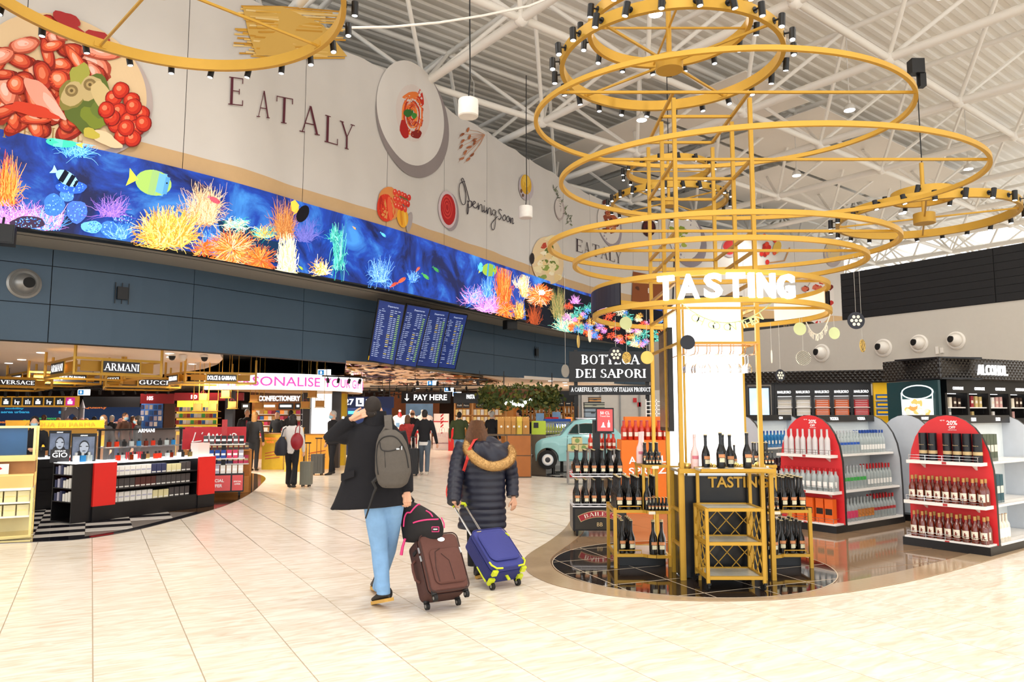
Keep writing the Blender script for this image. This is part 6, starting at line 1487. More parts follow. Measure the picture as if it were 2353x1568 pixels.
# ================================================================== back of the shop
def RC(u0,v0,u1,v1,Y):a=P(u0,v1,Y); b_=P(u1,v0,Y); return a.x,b_.x,a.z,b_.z
mat('back_brown','4A3226',rough=.6,var=.15); mat('wood_wall','8A5230',rough=.5,var=.2,scale=5); mat('wood_light','C08A4E',rough=.5,var=.15,scale=5)
struct(MB().box(-36,17,45,45.2,0,4.1).build('wall_back','back_brown'),'dark brown back wall of the shop')
struct(MB().box(-36.2,-36,6,45,0,4.1).build('wall_shop_side','back_brown'),'dark side wall of the perfume shop')
def slab(t,u0,v0,u1,v1,Y,m,nm,th=.06,proud=0):x0,x1,z0,z1=RC(u0,v0,u1,v1,Y); z0=0 if z0<.6 and z1-z0>.25 else z0; return MB().box(x0,x1,Y-proud,Y-proud+th,z0,z1).build(nm,m,t,world=True)
def word(t,s,u0,v0,u1,v1,Y,m,font=None,bold=.02,depth=.01,nm='lettering'):x0,x1,z0,z1=RC(u0,v0,u1,v1,Y); return MB().text(s,((x0+x1)/2,Y,z0),(1,0,0),(0,0,1),z1-z0,w=x1-x0,depth=0 if font else depth,bold=bold,font=font,m=0).build(nm,m,t,world=True)
def at_th(name,label,cat,u,v,Y,group=None):p=P(u,v,Y); return thing(name,label,cat,(p.x,Y,0 if p.z<3 else p.z),group=group)
# blue advert wall
mat('advert_navy','14305A',rough=.4,emit=.35); mat('ad_cyan','3AA0C8',emit=.8); mat('ad_orange','E07A32',emit=.8); mat('ad_green','4AB85A',emit=.7)
t=at_th('advert_wall','large dark blue advert wall with coloured words at the back left','advert',150,960,30); slab(t,-220,936,350,1035,30,'advert_navy','board')
for (s,u0,v0,u1,v1,m) in [('mobility',12,934+3,55,942,'ad_cyan'),('aerea urbana',2,944,68,950,'ad_cyan'),('Quality',192,932+1,246,941,'ad_orange'),('Biometrics',135,945,185,951,'ad_cyan'),('Green finance',74,959,130,964,'ad_green'),('Fly intelligence mobile',54,965,128,970,'ad_green'),('Global',-30,967,14,973,'ad_orange')]:word(t,s,u0,v0,u1,v1,29.97,m)
# pictogram strip
mat('picto_black','16161A',rough=.4); mat('picto_magenta','C8288A',emit=.6)
t=at_th('pictogram_strip','yellow framed strip of black pictogram signs above the crowd','sign',90,923,24); slab(t,-40,911,181,936,24,'parma_yellow','frame')
for k in range(8):
    u=-20+k*24.5; slab(t,u,914,u+21,932,24,'picto_black' if k<7 else 'picto_magenta','tile',.02,.02)
    for (a,b_,c_,d_) in [[(6,920,9,929),(11,918,13,929),(15,922,17,929)],[(5,922,16,929),(8,918,13,921)],[(6,919,8,929),(9,923,17,925),(12,926,15,930)]][k%3]:slab(t,u+a,b_,u+c_,d_,24,'glow_white','pictogram',.01,.035)
    if k==7:continue
MB().bar(P(60,911,24),P(60,911,24)+V((0,0,.9)),.03).build('hanger','black_metal',t,world=True)
# grey fairground arch with towers, clouds of pink card
mat('card_grey','8A8A92',rough=.6); mat('card_pink','E8A8A0',rough=.6,var=.2,scale=6)
t=at_th('card_arch','grey cardboard arch with two pointed towers and pink clouds behind the crowd','display',165,960,26); o_=P(165,985,26)
for x in (-.32,.32):MB().cyl(V((o_.x+x,26,0)),V((o_.x+x,26,1.85)),.08,n=12).build('tower','card_grey',t,world=True); MB().cyl(V((o_.x+x,26,1.85)),V((o_.x+x,26,2.15)),.1,.005,n=12).build('spire','card_grey',t,world=True)
MB().plate([(-.24,1.4),(-.24,1.75),(0,2.05),(.24,1.75),(.24,1.4),(.17,1.4),(.12,1.58),(0,1.66),(-.12,1.58),(-.17,1.4)],(o_.x,26,0),(1,0,0),(0,0,1),.05).build('arch','card_grey',t,world=True)
for k in range(9):MB().ell((o_.x-.25+k*.16+(.9 if k>4 else 0),25.9,1.30+.08*math.sin(k*2)),.14,.05,.12,10,6).build('cloud','card_pink',t,world=True,smooth=True)
# red header shops
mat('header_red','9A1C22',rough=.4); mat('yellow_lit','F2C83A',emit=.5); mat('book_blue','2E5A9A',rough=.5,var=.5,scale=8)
t=at_th('red_shop','small shop front with dark red header and blue book racks','shop front',360,940,27); slab(t,322,905,400,928,27,'header_red','header'); slab(t,322,928,374,985,27.2,'book_blue','rack_back'); slab(t,374,928,402,1010,27,'back_brown','pillar'); word(t,'105',338,911,352,920,26.98,'sign_glow')
slab(t,322,985,402,1040,27.2,'back_brown','base'); slab(t,190,912,322,936,27.2,'black_lam','header')
for r_ in range(4):
    for c_ in range(5):carton(.11,.03,.16,['pack_navy','pack_lilac','box_white','pack_blue'][(r_+c_)%4],None,P(327+c_*10,941+r_*13,27.1),0,'book in the blue rack below the 105 sign','books in the blue rack','book','book')
t=at_th('magazine_shop','yellow lit magazine shelves below a dark red header','shop front',460,940,24.5); slab(t,400,903,560,921,24.5,'header_red','header'); slab(t,402,921,500,1040,24.8,'yellow_lit','back_panel'); word(t,'10',439,908,453,917,24.48,'sign_glow'); slab(t,402,1000,500,1070,24.5,'wood_light','base')
for r_ in range(4):slab(t,402,945+r_*15,500,947+r_*15,24.5,'wood_light','shelf',.3)
for r_ in range(4):
    for c_ in range(11):carton(.11,.02,.13,['box_redd','pack_blue','box_white','box_cream','label_green','multi'][(r_*3+c_)%6],None,P(407+c_*8.6,945+r_*15,24.55),0,'magazine on the %s yellow lit shelf'%['top','second','third','lowest'][r_],'magazines, %s shelf'%['top','second','third','lowest'][r_],'magazine','magazine')
# PERSONALISE YOUR GIFT HERE island
mat('pink_letters','E84FA8',emit=.9); mat('band_white','FFFFFF',emit=1.15,var=0)
isl=at_th('gift_island_canopy','curved glowing white canopy band with pink PERSONALISE YOUR GIFT HERE letters','canopy',690,880,21.5)
pb=smooth_line([pp(470,21.2),pp(556,21.0),pp(640,21.2),pp(720,21.8),pp(790,22.8),pp(832,24.4),pp(826,26.2)],6)
z0,z1=P(690,897,21.6).z,P(690,860,21.6).z
lens_=[0]
for a,b_ in zip(pb,pb[1:]):lens_.append(lens_[-1]+math.dist(a,b_))
def band(s,z,off=0):
    i=min(max(bisect.bisect_right(lens_,s)-1,0),len(pb)-2); f=(s-lens_[i])/(lens_[i+1]-lens_[i]); a,b_=pb[i],pb[i+1]; tx,ty=(b_[0]-a[0]),(b_[1]-a[1]); l=math.hypot(tx,ty)
    return V((a[0]+tx*f+ty/l*off,a[1]+ty*f-tx/l*off,z))
mb=MB(); mr=MB()
for i in range(len(pb)-1):a,b_=lens_[i],lens_[i+1]-1e-5; mb.quad(band(a,z0),band(b_,z0),band(b_,z1),band(a,z1)); mr.quad(band(a,z1),band(b_,z1),V((-8,25,z1)),V((-8,25,z1))+V((.001,0,0))); mr.quad(band(a,z0),V((-8,25,z0)),V((-8.001,25,z0)),band(b_,z0))
mb.build('band','band_white',isl,world=True); mr.build('lid','gold_panel',isl,world=True)
def s_at(u):return min((abs(p[0]/p[1]*F+CX-u),l) for p,l in zip(pb,lens_))[1]
s0=s_at(528); s1=lens_[-1]-.9
MB().text('PERSONALISE YOUR GIFT HERE',None,None,None,(z1-z0)*.58,w=s1-s0,align='l',bold=.012,fn=lambda x,y,z:band(min(s0+x,lens_[-1]-.01),z0+(z1-z0)*.22+y,.02)).build('lettering','pink_letters',isl,world=True)
for (u,Y) in ((768,22.6),(520,22),(700,24)):p=pp(u,Y); MB().box(p[0]-.12,p[0]+.12,p[1]+.3,p[1]+.5,0,z0).build('pillar','brand_dark',isl,world=True)
# counters of the island
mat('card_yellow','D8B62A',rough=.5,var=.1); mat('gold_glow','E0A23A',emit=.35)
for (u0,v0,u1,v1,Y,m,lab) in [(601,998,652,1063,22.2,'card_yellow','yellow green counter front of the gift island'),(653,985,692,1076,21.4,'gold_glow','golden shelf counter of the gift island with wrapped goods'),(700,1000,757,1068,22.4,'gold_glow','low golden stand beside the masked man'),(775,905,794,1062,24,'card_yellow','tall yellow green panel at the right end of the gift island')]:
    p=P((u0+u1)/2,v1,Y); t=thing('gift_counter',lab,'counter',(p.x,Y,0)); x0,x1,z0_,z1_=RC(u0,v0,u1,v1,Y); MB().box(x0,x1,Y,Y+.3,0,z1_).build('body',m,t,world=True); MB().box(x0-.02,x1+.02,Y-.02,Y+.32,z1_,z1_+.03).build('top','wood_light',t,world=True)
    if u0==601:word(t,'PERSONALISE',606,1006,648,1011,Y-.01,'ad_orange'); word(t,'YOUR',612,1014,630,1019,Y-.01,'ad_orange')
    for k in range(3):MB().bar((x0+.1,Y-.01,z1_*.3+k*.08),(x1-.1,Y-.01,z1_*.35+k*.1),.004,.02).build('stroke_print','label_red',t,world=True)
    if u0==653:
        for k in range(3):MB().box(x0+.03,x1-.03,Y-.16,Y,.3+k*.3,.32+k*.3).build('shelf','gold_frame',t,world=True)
t=at_th('white_panel','tall glowing white panel behind the woman with the red bag','light box',727,940,24.6); slab(t,692,905,762,1060,24.6,'band_white','panel'); slab(t,688,903,692,1065,24.6,'brand_dark','edge'); slab(t,762,903,766,1065,24.6,'brand_dark','edge')
# hanging gift frames and paper bags
mat('kraft','B8823E',rough=.7,var=.15);
for k,(u,v,Y) in enumerate([(468,912,20.5),(520,905,20.5),(455,935,21),(490,935,21),(535,930,21),(585,915,21.5),(596,932,22),(718,905,22),(702,930,22),(735,928,22)]):
    p=P(u,v,Y); t=thing('gift_bag','small kraft gift bag in a golden hanging rack, %s from the left'%['first','second','third','fourth','fifth','sixth','seventh','eighth','ninth','tenth'][k],'gift bag',p,group='kraft bags hanging under the gift canopy')
    MB().box(-.11,.11,-.05,.05,-.1,.09).build('bag','kraft',t); MB().tube([(-.05,-.05,.09),(-.04,-.05,.15),(.04,-.05,.15),(.05,-.05,.09)],.006,5).build('handle','box_redd',t); MB().box(-.14,.14,-.07,.07,-.125,-.105).build('tray','gold_sign',t)
    for x in (-.13,.13):MB().bar((x,0,-.11),(x,0,4.1-p.z),.012).build('rod','gold_sign',t)
# confectionery wall
mat('conf_header','6A4A34',rough=.5)
t=at_th('confectionery_wall','brown shelf wall with glowing CONFECTIONERY letters','wall unit',640,950,27); slab(t,575,897,692,925,27,'conf_header','header'); slab(t,575,925,692,1050,27.3,'wood_light','back_panel'); word(t,'CONFECTIONERY',594,910,690,922,26.97,'sign_glow',bold=.03)
for (u0,u1,m) in [(555,574,'brand_dark'),(598,636,'wood_light'),(640,674,'brand_dark'),(678,692,'brand_dark')]:slab(t,u0,927,u1,941,27,m,'brand_plate',.05,.02); slab(t,u0+4,931,u1-4,936,27,'sign_glow','brand_letters',.02,.03)
for r_ in range(5):slab(t,578,952+r_*13,692,953.5+r_*13,26.9,'shelf_white','shelf',.35)
for r_ in range(5):
    for c_ in range(12):carton(.13,.1,.13,['ad_orange','box_redd','card_yellow','box_white','pack_blue','label_pink','wood_light'][(r_*5+c_*3)%7],None,P(584+c_*9.2,952+r_*13,27.0),0,'sweet packet on the %s confectionery shelf'%['top','second','third','fourth','lowest'][r_],'sweet packets, %s shelf'%['top','second','third','fourth','lowest'][r_],'packet','sweet_packet')
# gate sign, screens
mat('gate_blue','10234E',rough=.4,emit=.25); mat('glass_blue','6A8AA8',rough=.3,emit=.3,var=.5,scale=1.5)
t=at_th('gate_sign','dark blue gate sign with glowing 27 and arrow','sign',850,925,28); slab(t,788,912,905,938,28,'gate_blue','board'); word(t,'27',792,917,813,931,27.98,'sign_glow'); slab(t,818,915,836,934,28,'sign_glow','seat_tile',.02,.02); word(t,'E',841,918,850,932,27.98,'sign_glow'); slab(t,823,919,827,930,28,'gate_blue','pictogram',.02,.03); slab(t,827,926,832,930,28,'gate_blue','pictogram',.02,.03)
for u in (800,895):MB().bar(P(u,912,28),V((P(u,912,28).x,28,3.0)),.03).build('hanger','black_metal',t,world=True)
t=at_th('blue_board','dark blue board under the gate sign','advert',850,960,30); slab(t,792,938,900,1020,30,'gate_blue','board'); slab(t,800,945,830,952,30,'ad_cyan','print',.02,.02)
t=at_th('wood_partition','brown wooden partition behind the pay sign','partition',925,950,40); slab(t,895,900,1010,1030,40,'wood_wall','panel'); slab(t,932,928,995,995,39.9,'glass_blue','picture',.06,.05);
MB().bar(P(952,957,39.7),P(990,955,39.7),.05).build('red_stroke','box_redd',t,world=True); slab(t,876,932,888,960,38,'picto_magenta','screen')
t=at_th('pay_sign','black hanging sign with glowing arrow and PAY HERE','sign',975,914,32); slab(t,922,901,1035,927,32,'black_lam','board'); word(t,'PAY HERE',951,907,1027,920,31.97,'sign_glow',bold=.015)
x0,x1,za,zb=RC(930,906,940,921,31.97); MB().plate([(0,-.16),(.1,-.05),(.06,-.05),(.02,-.09),(.02,.15),(-.02,.15),(-.02,-.09),(-.06,-.05),(-.1,-.05)],((x0+x1)/2,31.96,(za+zb)/2),(1,0,0),(0,0,1),.01).build('arrow','sign_glow',t,world=True)
for u in (935,1020):MB().bar(P(u,901,32),V((P(u,901,32).x,32,3.0)),.03).build('hanger','black_metal',t,world=True)
# red and white candy displays
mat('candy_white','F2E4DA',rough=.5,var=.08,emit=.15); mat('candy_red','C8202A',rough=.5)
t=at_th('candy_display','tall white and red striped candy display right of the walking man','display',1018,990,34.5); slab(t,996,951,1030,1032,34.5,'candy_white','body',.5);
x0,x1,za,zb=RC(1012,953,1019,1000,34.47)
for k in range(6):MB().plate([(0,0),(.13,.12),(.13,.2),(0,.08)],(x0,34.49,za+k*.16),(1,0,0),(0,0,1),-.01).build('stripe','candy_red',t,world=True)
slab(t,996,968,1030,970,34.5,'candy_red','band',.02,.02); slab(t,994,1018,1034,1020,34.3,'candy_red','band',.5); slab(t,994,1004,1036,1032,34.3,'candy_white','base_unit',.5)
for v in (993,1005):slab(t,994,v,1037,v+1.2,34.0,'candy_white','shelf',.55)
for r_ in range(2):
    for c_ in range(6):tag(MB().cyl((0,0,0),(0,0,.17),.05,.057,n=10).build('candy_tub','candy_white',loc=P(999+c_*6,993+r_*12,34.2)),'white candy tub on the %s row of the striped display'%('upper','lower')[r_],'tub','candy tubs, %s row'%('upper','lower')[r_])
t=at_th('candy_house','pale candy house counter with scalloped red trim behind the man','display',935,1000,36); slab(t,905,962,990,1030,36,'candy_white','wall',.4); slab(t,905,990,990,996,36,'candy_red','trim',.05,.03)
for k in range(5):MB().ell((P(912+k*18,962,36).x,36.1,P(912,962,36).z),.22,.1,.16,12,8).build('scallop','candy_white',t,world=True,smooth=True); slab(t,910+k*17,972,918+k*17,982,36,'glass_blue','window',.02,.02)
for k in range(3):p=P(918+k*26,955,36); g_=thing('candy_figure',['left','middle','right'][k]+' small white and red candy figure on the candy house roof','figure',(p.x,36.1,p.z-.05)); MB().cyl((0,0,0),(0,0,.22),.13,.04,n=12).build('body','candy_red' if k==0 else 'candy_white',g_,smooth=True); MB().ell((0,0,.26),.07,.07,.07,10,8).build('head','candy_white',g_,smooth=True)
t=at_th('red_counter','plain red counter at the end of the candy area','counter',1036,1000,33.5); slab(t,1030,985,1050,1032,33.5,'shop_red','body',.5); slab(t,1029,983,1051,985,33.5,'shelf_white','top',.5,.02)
# pasta and oil shelves under a black fascia
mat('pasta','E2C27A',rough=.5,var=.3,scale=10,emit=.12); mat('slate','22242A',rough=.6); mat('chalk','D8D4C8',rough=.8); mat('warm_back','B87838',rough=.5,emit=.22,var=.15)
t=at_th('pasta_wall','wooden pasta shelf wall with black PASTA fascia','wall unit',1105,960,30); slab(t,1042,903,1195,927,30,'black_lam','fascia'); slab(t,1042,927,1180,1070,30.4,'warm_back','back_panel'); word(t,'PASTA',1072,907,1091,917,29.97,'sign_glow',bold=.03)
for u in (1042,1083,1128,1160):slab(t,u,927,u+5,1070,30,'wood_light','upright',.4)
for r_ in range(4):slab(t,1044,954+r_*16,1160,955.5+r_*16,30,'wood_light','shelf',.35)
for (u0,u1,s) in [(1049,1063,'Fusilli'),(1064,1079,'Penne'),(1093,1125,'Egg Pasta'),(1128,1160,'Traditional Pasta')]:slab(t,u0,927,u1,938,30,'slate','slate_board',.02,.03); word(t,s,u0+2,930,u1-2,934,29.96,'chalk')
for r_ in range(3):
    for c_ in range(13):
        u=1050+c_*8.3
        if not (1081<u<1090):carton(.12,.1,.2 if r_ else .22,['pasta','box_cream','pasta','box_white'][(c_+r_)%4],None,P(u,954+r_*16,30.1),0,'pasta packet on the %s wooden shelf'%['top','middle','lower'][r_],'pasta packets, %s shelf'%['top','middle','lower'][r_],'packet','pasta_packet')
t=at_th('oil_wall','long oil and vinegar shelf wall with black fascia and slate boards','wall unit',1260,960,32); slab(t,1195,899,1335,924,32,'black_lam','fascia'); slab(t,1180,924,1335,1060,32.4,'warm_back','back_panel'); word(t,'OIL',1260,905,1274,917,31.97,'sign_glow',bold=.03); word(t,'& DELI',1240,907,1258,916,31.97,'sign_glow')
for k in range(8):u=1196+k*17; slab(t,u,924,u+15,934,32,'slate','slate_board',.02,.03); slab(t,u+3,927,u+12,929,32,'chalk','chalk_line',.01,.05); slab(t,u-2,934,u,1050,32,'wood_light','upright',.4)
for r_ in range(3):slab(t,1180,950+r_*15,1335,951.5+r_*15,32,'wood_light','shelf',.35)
for r_ in range(3):
    for c_ in range(16):put(['lime','plum','cream','rum'][(c_ // 2+r_)%4],P(1198+c_*8.4,950+r_*15,32.12),0,'small bottle on the %s oil shelf'%['top','middle','lower'][r_],'bottles on the %s oil shelf'%['top','middle','lower'][r_])
t=at_th('service_counter','pale glass service counter with red baskets in front of the oil wall','counter',1265,970,27); slab(t,1225,968,1310,1040,27,'shelf_white','front'); slab(t,1232,950,1250,968,27.2,'glass_blue','glass_case',.3); slab(t,1270,947,1288,968,27.2,'glass_blue','glass_case',.3)
for k,(u,m) in enumerate([(1262,'shop_red'),(1276,'shop_red'),(1308,'ad_orange')]):p=P(u,968,26.9); tag(MB().prism([(-.12,-.1),(.12,-.1),(.12,.1),(-.12,.1)],0,.14).build('basket',m,loc=p+V((0,.15,0))),['left red','right red','orange'][k]+' basket on the pale service counter','basket','baskets on the service counter')
# limoncello shelf
t=at_th('lemon_shelf','shelf with yellow lemon liqueur bottles behind the car bonnet','shelf unit',1282,985,23.5); slab(t,1250,967,1312,1060,23.8,'shelf_back','back_panel'); slab(t,1250,963,1312,969,23.5,'label_blue','header',.3); word(t,'ALLINI',1276,975,1300,984,23.75,'sign_glow'); slab(t,1275,973.5,1302,985.5,23.78,'cap_blue','name_plate',.02)
for v in (998,1031):slab(t,1218,v,1312,v+2.5,23.2,'brand_dark','shelf',.6)
slab(t,1216,1000,1220,1068,23.2,'brand_dark','upright',.6)
for r_,v in enumerate((998,1031)):
    for c_ in range(10):put('lime',P((1222 if r_ else 1254)+c_*(7 if r_ else 6),v,23.35),0,'yellow lemon liqueur bottle on the %s lemon shelf'%('upper','lower')[r_],'lemon bottles, %s shelf'%('upper','lower')[r_])
# wooden cabinet with paper bags
mat('cab_wood','A8642A',rough=.45,var=.2,scale=4); mat('cab_edge','5A4A38',rough=.5)
t=thing('wooden_cabinet','wooden two-door cabinet block carrying paper bags left of the car','cabinet',(*pp(1180,19.5),0)); x0,x1,z0,z1=RC(1164,999,1221,1095,19.4)
MB().box(x0,x1,19.4,20,0,z1).build('body','cab_edge',t,world=True); MB().box(x0+.02,x1-.02,19.385,19.4,z1*.52,z1-.03).build('door','cab_wood',t,world=True); MB().box(x0+.02,x1-.02,19.385,19.4,.03,z1*.50).build('door','cab_wood',t,world=True)
MB().box(x0-.55,x0,19.6,20.1,0,z1*.4).build('side_base','cab_wood',t,world=True); MB().box(x0-.55,x0,19.6,20.1,z1-.04,z1).build('side_top','cab_edge',t,world=True); MB().box(x0-.55,x0-.51,19.6,20.1,0,z1).build('side_wall','cab_edge',t,world=True)
mat('bag_yellow','D0B040',rough=.6,var=.1)
for k,(u,m,w_) in enumerate([(1152,'kraft',.2),(1167,'kraft',.2),(1181,'kraft',.17),(1193,'bag_yellow',.2),(1208,'kraft',.2)]):
    p=P(u,999,19.7); t=thing('paper_bag',['first brown','second brown','third brown','yellow','last brown'][k]+' paper bag on top of the wooden cabinet','paper bag',(p.x,19.75,z1+.001),group='paper bags on the cabinet')
    MB().add([(-w_/2,-.08,0),(w_/2,-.08,0),(w_/2,.08,0),(-w_/2,.08,0),(-w_/2,-.06,.34),(w_/2,-.06,.34),(w_/2,.06,.34),(-w_/2,.06,.34),(-w_*.42,0,.46),(w_*.42,0,.46)],[(0,3,2,1),(0,1,5,4),(2,3,7,6),(0,4,7,3),(1,2,6,5),(4,5,9,8),(6,7,8,9),(4,8,7),(5,6,9)]).build('bag',m,t)
    MB().tube([(-.03,0,.44),(0,-.02,.38),(.04,0,.45)],.012,6).build('ribbon','pasta',t); MB().cyl((0,-.082,.2),(0,-.086,.2),.03,n=14).build('sticker','cream_card',t)
mat('lime_box','B4CC3A',rough=.5); t=thing('lime_display','lime green cardboard display beside the paper bags','display',(*pp(1237,20.2),0)); x0,x1,za,zb=RC(1222,968,1254,999,20.2); MB().box(x0,x1,20.2,20.6,za,zb).build('box','lime_box',t,world=True); MB().box(x0,x1,20.2,20.6,0,za-.002).build('pedestal','cab_edge',t,world=True); MB().box(x0+.05,x0+.18,20.19,20.2,za+.18,za+.32).build('window','black_lam',t,world=True)
# hanging plant crown with bulbs
mat('leaf','44521F',rough=.6,var=.4,scale=4); mat('leaf2','6E6C28',rough=.6,var=.3,scale=4); mat('bulb','FFFFFF',emit=7)
pc=P(1195,905,23.5); t=thing('plant_crown','round hanging wooden crown overgrown with green trailing plants','hanging plants',(pc.x,24.2,2.0)); MB().ring((0,0,.28),1.1,.08,.28,48).build('hoop','wood_wall',t)
for a in (0,2.1,4.2):MB().cyl((1.05*math.cos(a),1.05*math.sin(a),.4),(1.05*math.cos(a),1.05*math.sin(a),.98),.015,n=6).build('hanger','black_metal',t)
for (m,n,nm) in (('leaf',2200,'foliage'),('leaf2',900,'foliage')):
    mb=MB()
    for i in range(n):
        a=RND.uniform(0,6.3); r_=1.1+RND.gauss(0,.12); z=.28+RND.gauss(0,.14)-abs(RND.gauss(0,.1)); c=V((r_*math.cos(a),r_*math.sin(a),z)); s_=RND.uniform(.05,.11); d1=V((RND.gauss(0,1),RND.gauss(0,1),RND.gauss(0,1))).normalized(); d2=d1.cross(V((RND.gauss(0,1),RND.gauss(0,1),.3))).normalized()
        mb.quad(c-d1*s_,c-d2*s_*.6,c+d1*s_,c+d2*s_*.6)
    mb.build(nm,m,t)['kind']='stuff'
for k,(u,v) in enumerate([(1163,927),(1175,922),(1180,928),(1186,930),(1193,930),(1201,932),(1207,925),(1219,920)]):
    p=P(u,v,23.1); b_=thing('light_bulb','%s glowing bulb of the string under the plant crown'%['first','second','third','fourth','fifth','sixth','seventh','eighth'][k],'bulb',p,group='bulbs under the plant crown'); MB().ell((0,0,0),.045,.045,.055,12,8).build('globe','bulb',b_,smooth=True); MB().cyl((0,0,.05),(0,0,.1),.02,n=8).build('socket','black_metal',b_); MB().cyl((0,0,.1),(0,0,2.15-p.z+.1),.004,n=4).build('wire','black_metal',b_)
# Bottega board on two posts
t=thing('shop_board','black two-part shop board reading BOTTEGA DEI SAPORI on posts','sign',(*pp(1405,21.3),0)); slab(t,1308,808,1503,878,21.3,'black_lam','board',.08); slab(t,1308,886,1503,908,21.3,'black_lam','board',.08)
word(t,'BOTTEGA',1336,816,1470,837,21.28,'sign_glow','serif',.07); word(t,'DEI SAPORI',1323,849,1484,868,21.28,'sign_glow','serif',.07); word(t,'A CAREFULL SELECTION OF ITALIAN PRODUCTS',1312,891,1499,900,21.28,'sign_glow','serif',.05)
for u in (1323,1487):p=pp(u,21.45); MB().bar((p[0],21.45,.0),(p[0],21.45,3.5),.1).build('post','black_metal',t,world=True)
t=at_th('pale_partition','pale grey partition behind the shop board','partition',1410,930,27.5); slab(t,1336,897,1560,1060,27.5,'white_paint','panel'); slab(t,1330,897,1336,1060,27.5,'grey_metal','post')
for u in (1380,1425,1470):slab(t,u,897,u+1.2,1060,27.45,'grey_metal','joint')
for k,u in enumerate((1455,1465)):slab(t,u,915+k*10,u+8,925+k*10,27.45,'shop_red','safety_sign',.02)
# ================================================================== pale blue small car on posts
mat('car_blue','8FC3C4',rough=.2,coat=.8,var=.01); mat('car_glass','3A4A48',rough=.05,trans=.5,ior=1.1,spec=.7); mat('tyre','121212',rough=.7); mat('car_dark','101414',rough=.6)
car=thing('small_car','pale blue vintage two-door car displayed on black posts','car',(.50,20.75,.16))
def interp(tab,x):
    if x<=tab[0][0]:return tab[0][1]
    for (a,b_),(c,d) in zip(tab,tab[1:]):
        if x<=c:f=(x-a)/(c-a); f=f*f*(3-2*f) if False else f; return b_+(d-b_)*f
    return tab[-1][1]
HW=[(0,.40),(.04,.48),(.12,.56),(.3,.62),(.7,.655),(1.4,.66),(2.2,.655),(2.6,.62),(2.85,.55),(2.94,.46),(2.97,.4)]
BELT=[(0,.50),(.03,.60),(.08,.68),(.16,.745),(.3,.80),(.5,.845),(.75,.885),(.9,.90),(1.5,.90),(2.2,.885),(2.5,.84),(2.75,.74),(2.9,.60),(2.97,.48)]
ROOF=[(0,0),(.80,0),(.86,.03),(.95,.14),(1.08,.28),(1.2,.36),(1.35,.405),(1.6,.425),(1.9,.41),(2.1,.35),(2.3,.22),(2.45,.09),(2.52,.02),(2.56,0),(2.97,0)]
WX=(.46,2.30); WR=.255
xs=sorted(set([i*.05 for i in range(60)]+[2.97,.02,.08]+[w_+d for w_ in WX for d in (-.31,-.3,-.28,.28,.3,.31)]))
rows=[]
for x in xs:
    hw=interp(HW,x); zb=.20+.12*max(0,1-x/.12)+.14*max(0,(x-2.8)/.17)
    for w_ in WX:
        d=abs(x-w_)
        if d<.30:zb=max(zb,WR+math.sqrt(.30**2-d*d))
    be=interp(BELT,x); rf=interp(ROOF,x); k=min(1,rf/.25)
    zb=min(zb,be-.06)
    sec=[(0,zb+.02),(hw*.8,zb),(hw*.97,zb+.02),(hw,(zb+be)/2),(hw*.985,be-.07),(hw*.94,be-.015),(hw*.90-.03*k,be+.005+rf*.05)]
    sec += [(hw*(.90-.17*k),be+.01+rf*.72),(hw*(.86-.22*k),be+.012+rf*.92),(hw*.45,be+.03+rf),(0,be+.035+rf)]
    rows.append((x,sec))
mb=MB(); vs=[]; K_=len(rows[0][1])
for x,sec in rows:
    vs += [(x,-y,z) for y,z in sec]+[(x,y,z) for y,z in sec[::-1][1:-1]]
n_=2*K_-2; fs=[]
for i in range(len(rows)-1):
    for j in range(n_):fs.append((i*n_+j,i*n_+(j+1)%n_,(i+1)*n_+(j+1)%n_,(i+1)*n_+j))
fs += [tuple(range(n_-1,-1,-1)),tuple((len(rows)-1)*n_+j for j in range(n_))]
mb.add(vs,fs); mb.build('body','car_blue',car,smooth=True,ang=.9)
def cabside(x,z):
    hw=interp(HW,x); be=interp(BELT,x); rf=interp(ROOF,x); k=min(1,rf/.25); a=(be+.005+rf*.05,hw*.90-.03*k); b_=(be+.01+rf*.72,hw*(.90-.17*k)); f=(z-a[0])/max(.01,b_[0]-a[0]); return-(a[1]+(b_[1]-a[1])*f)-.012
def window(pts,nm,m='car_glass'):
    v_=[(x,cabside(x,z),z) for x,z in pts]; v2=[(x,-y,z) for x,y,z in v_]; n=len(pts)
    for q in (v_,v2[::-1]):MB().add([tuple(p) for p in q],[tuple(range(n))]).build(nm,m,car)
    for q in (v_,v2):MB().tube([*q,q[0]],.011,5).build('window_trim','chrome',car)
window([(1.02,.945),(1.30,.945),(1.30,1.20),(1.24,1.20),(1.12,1.09)],'quarter_glass'); window([(1.33,.945),(1.78,.945),(1.78,1.215),(1.5,1.225),(1.33,1.205)],'side_window'); window([(1.86,.945),(2.22,.945),(2.12,1.10),(2.0,1.19),(1.86,1.21)],'side_window')
def rowz(x,k):sec=next(s for q,s in rows if q>=x); return sec[k]
MB().add([(.93,-.44,.98),(.93,.44,.98),(1.17,.36,1.25),(1.17,-.36,1.25)],[(0,1,2,3)]).xf(Matrix.Translation((-.03,0,.012))).build('windscreen','car_glass',car)
for (a,b_) in (((.98,.60),(.98,.92)),):pass
seam=[(1.0,.90),(.98,.6),(1.0,.32),(1.08,.25),(1.78,.25),(1.84,.32),(1.84,.9)]
MB().tube([(x,-interp(HW,x)*(1.0 if z<.8 else .965)-.002,z) for x,z in smooth_line(seam,4)],.006,5).build('door_seam','car_dark',car); MB().obox((1.68,-.672,.76),.13,.03,.025).build('door_handle','chrome',car)
MB().tube([(.12,-.535,.68),(.4,-.60,.755),(.8,-.63,.80)],.005,5).build('bonnet_seam','car_dark',car)
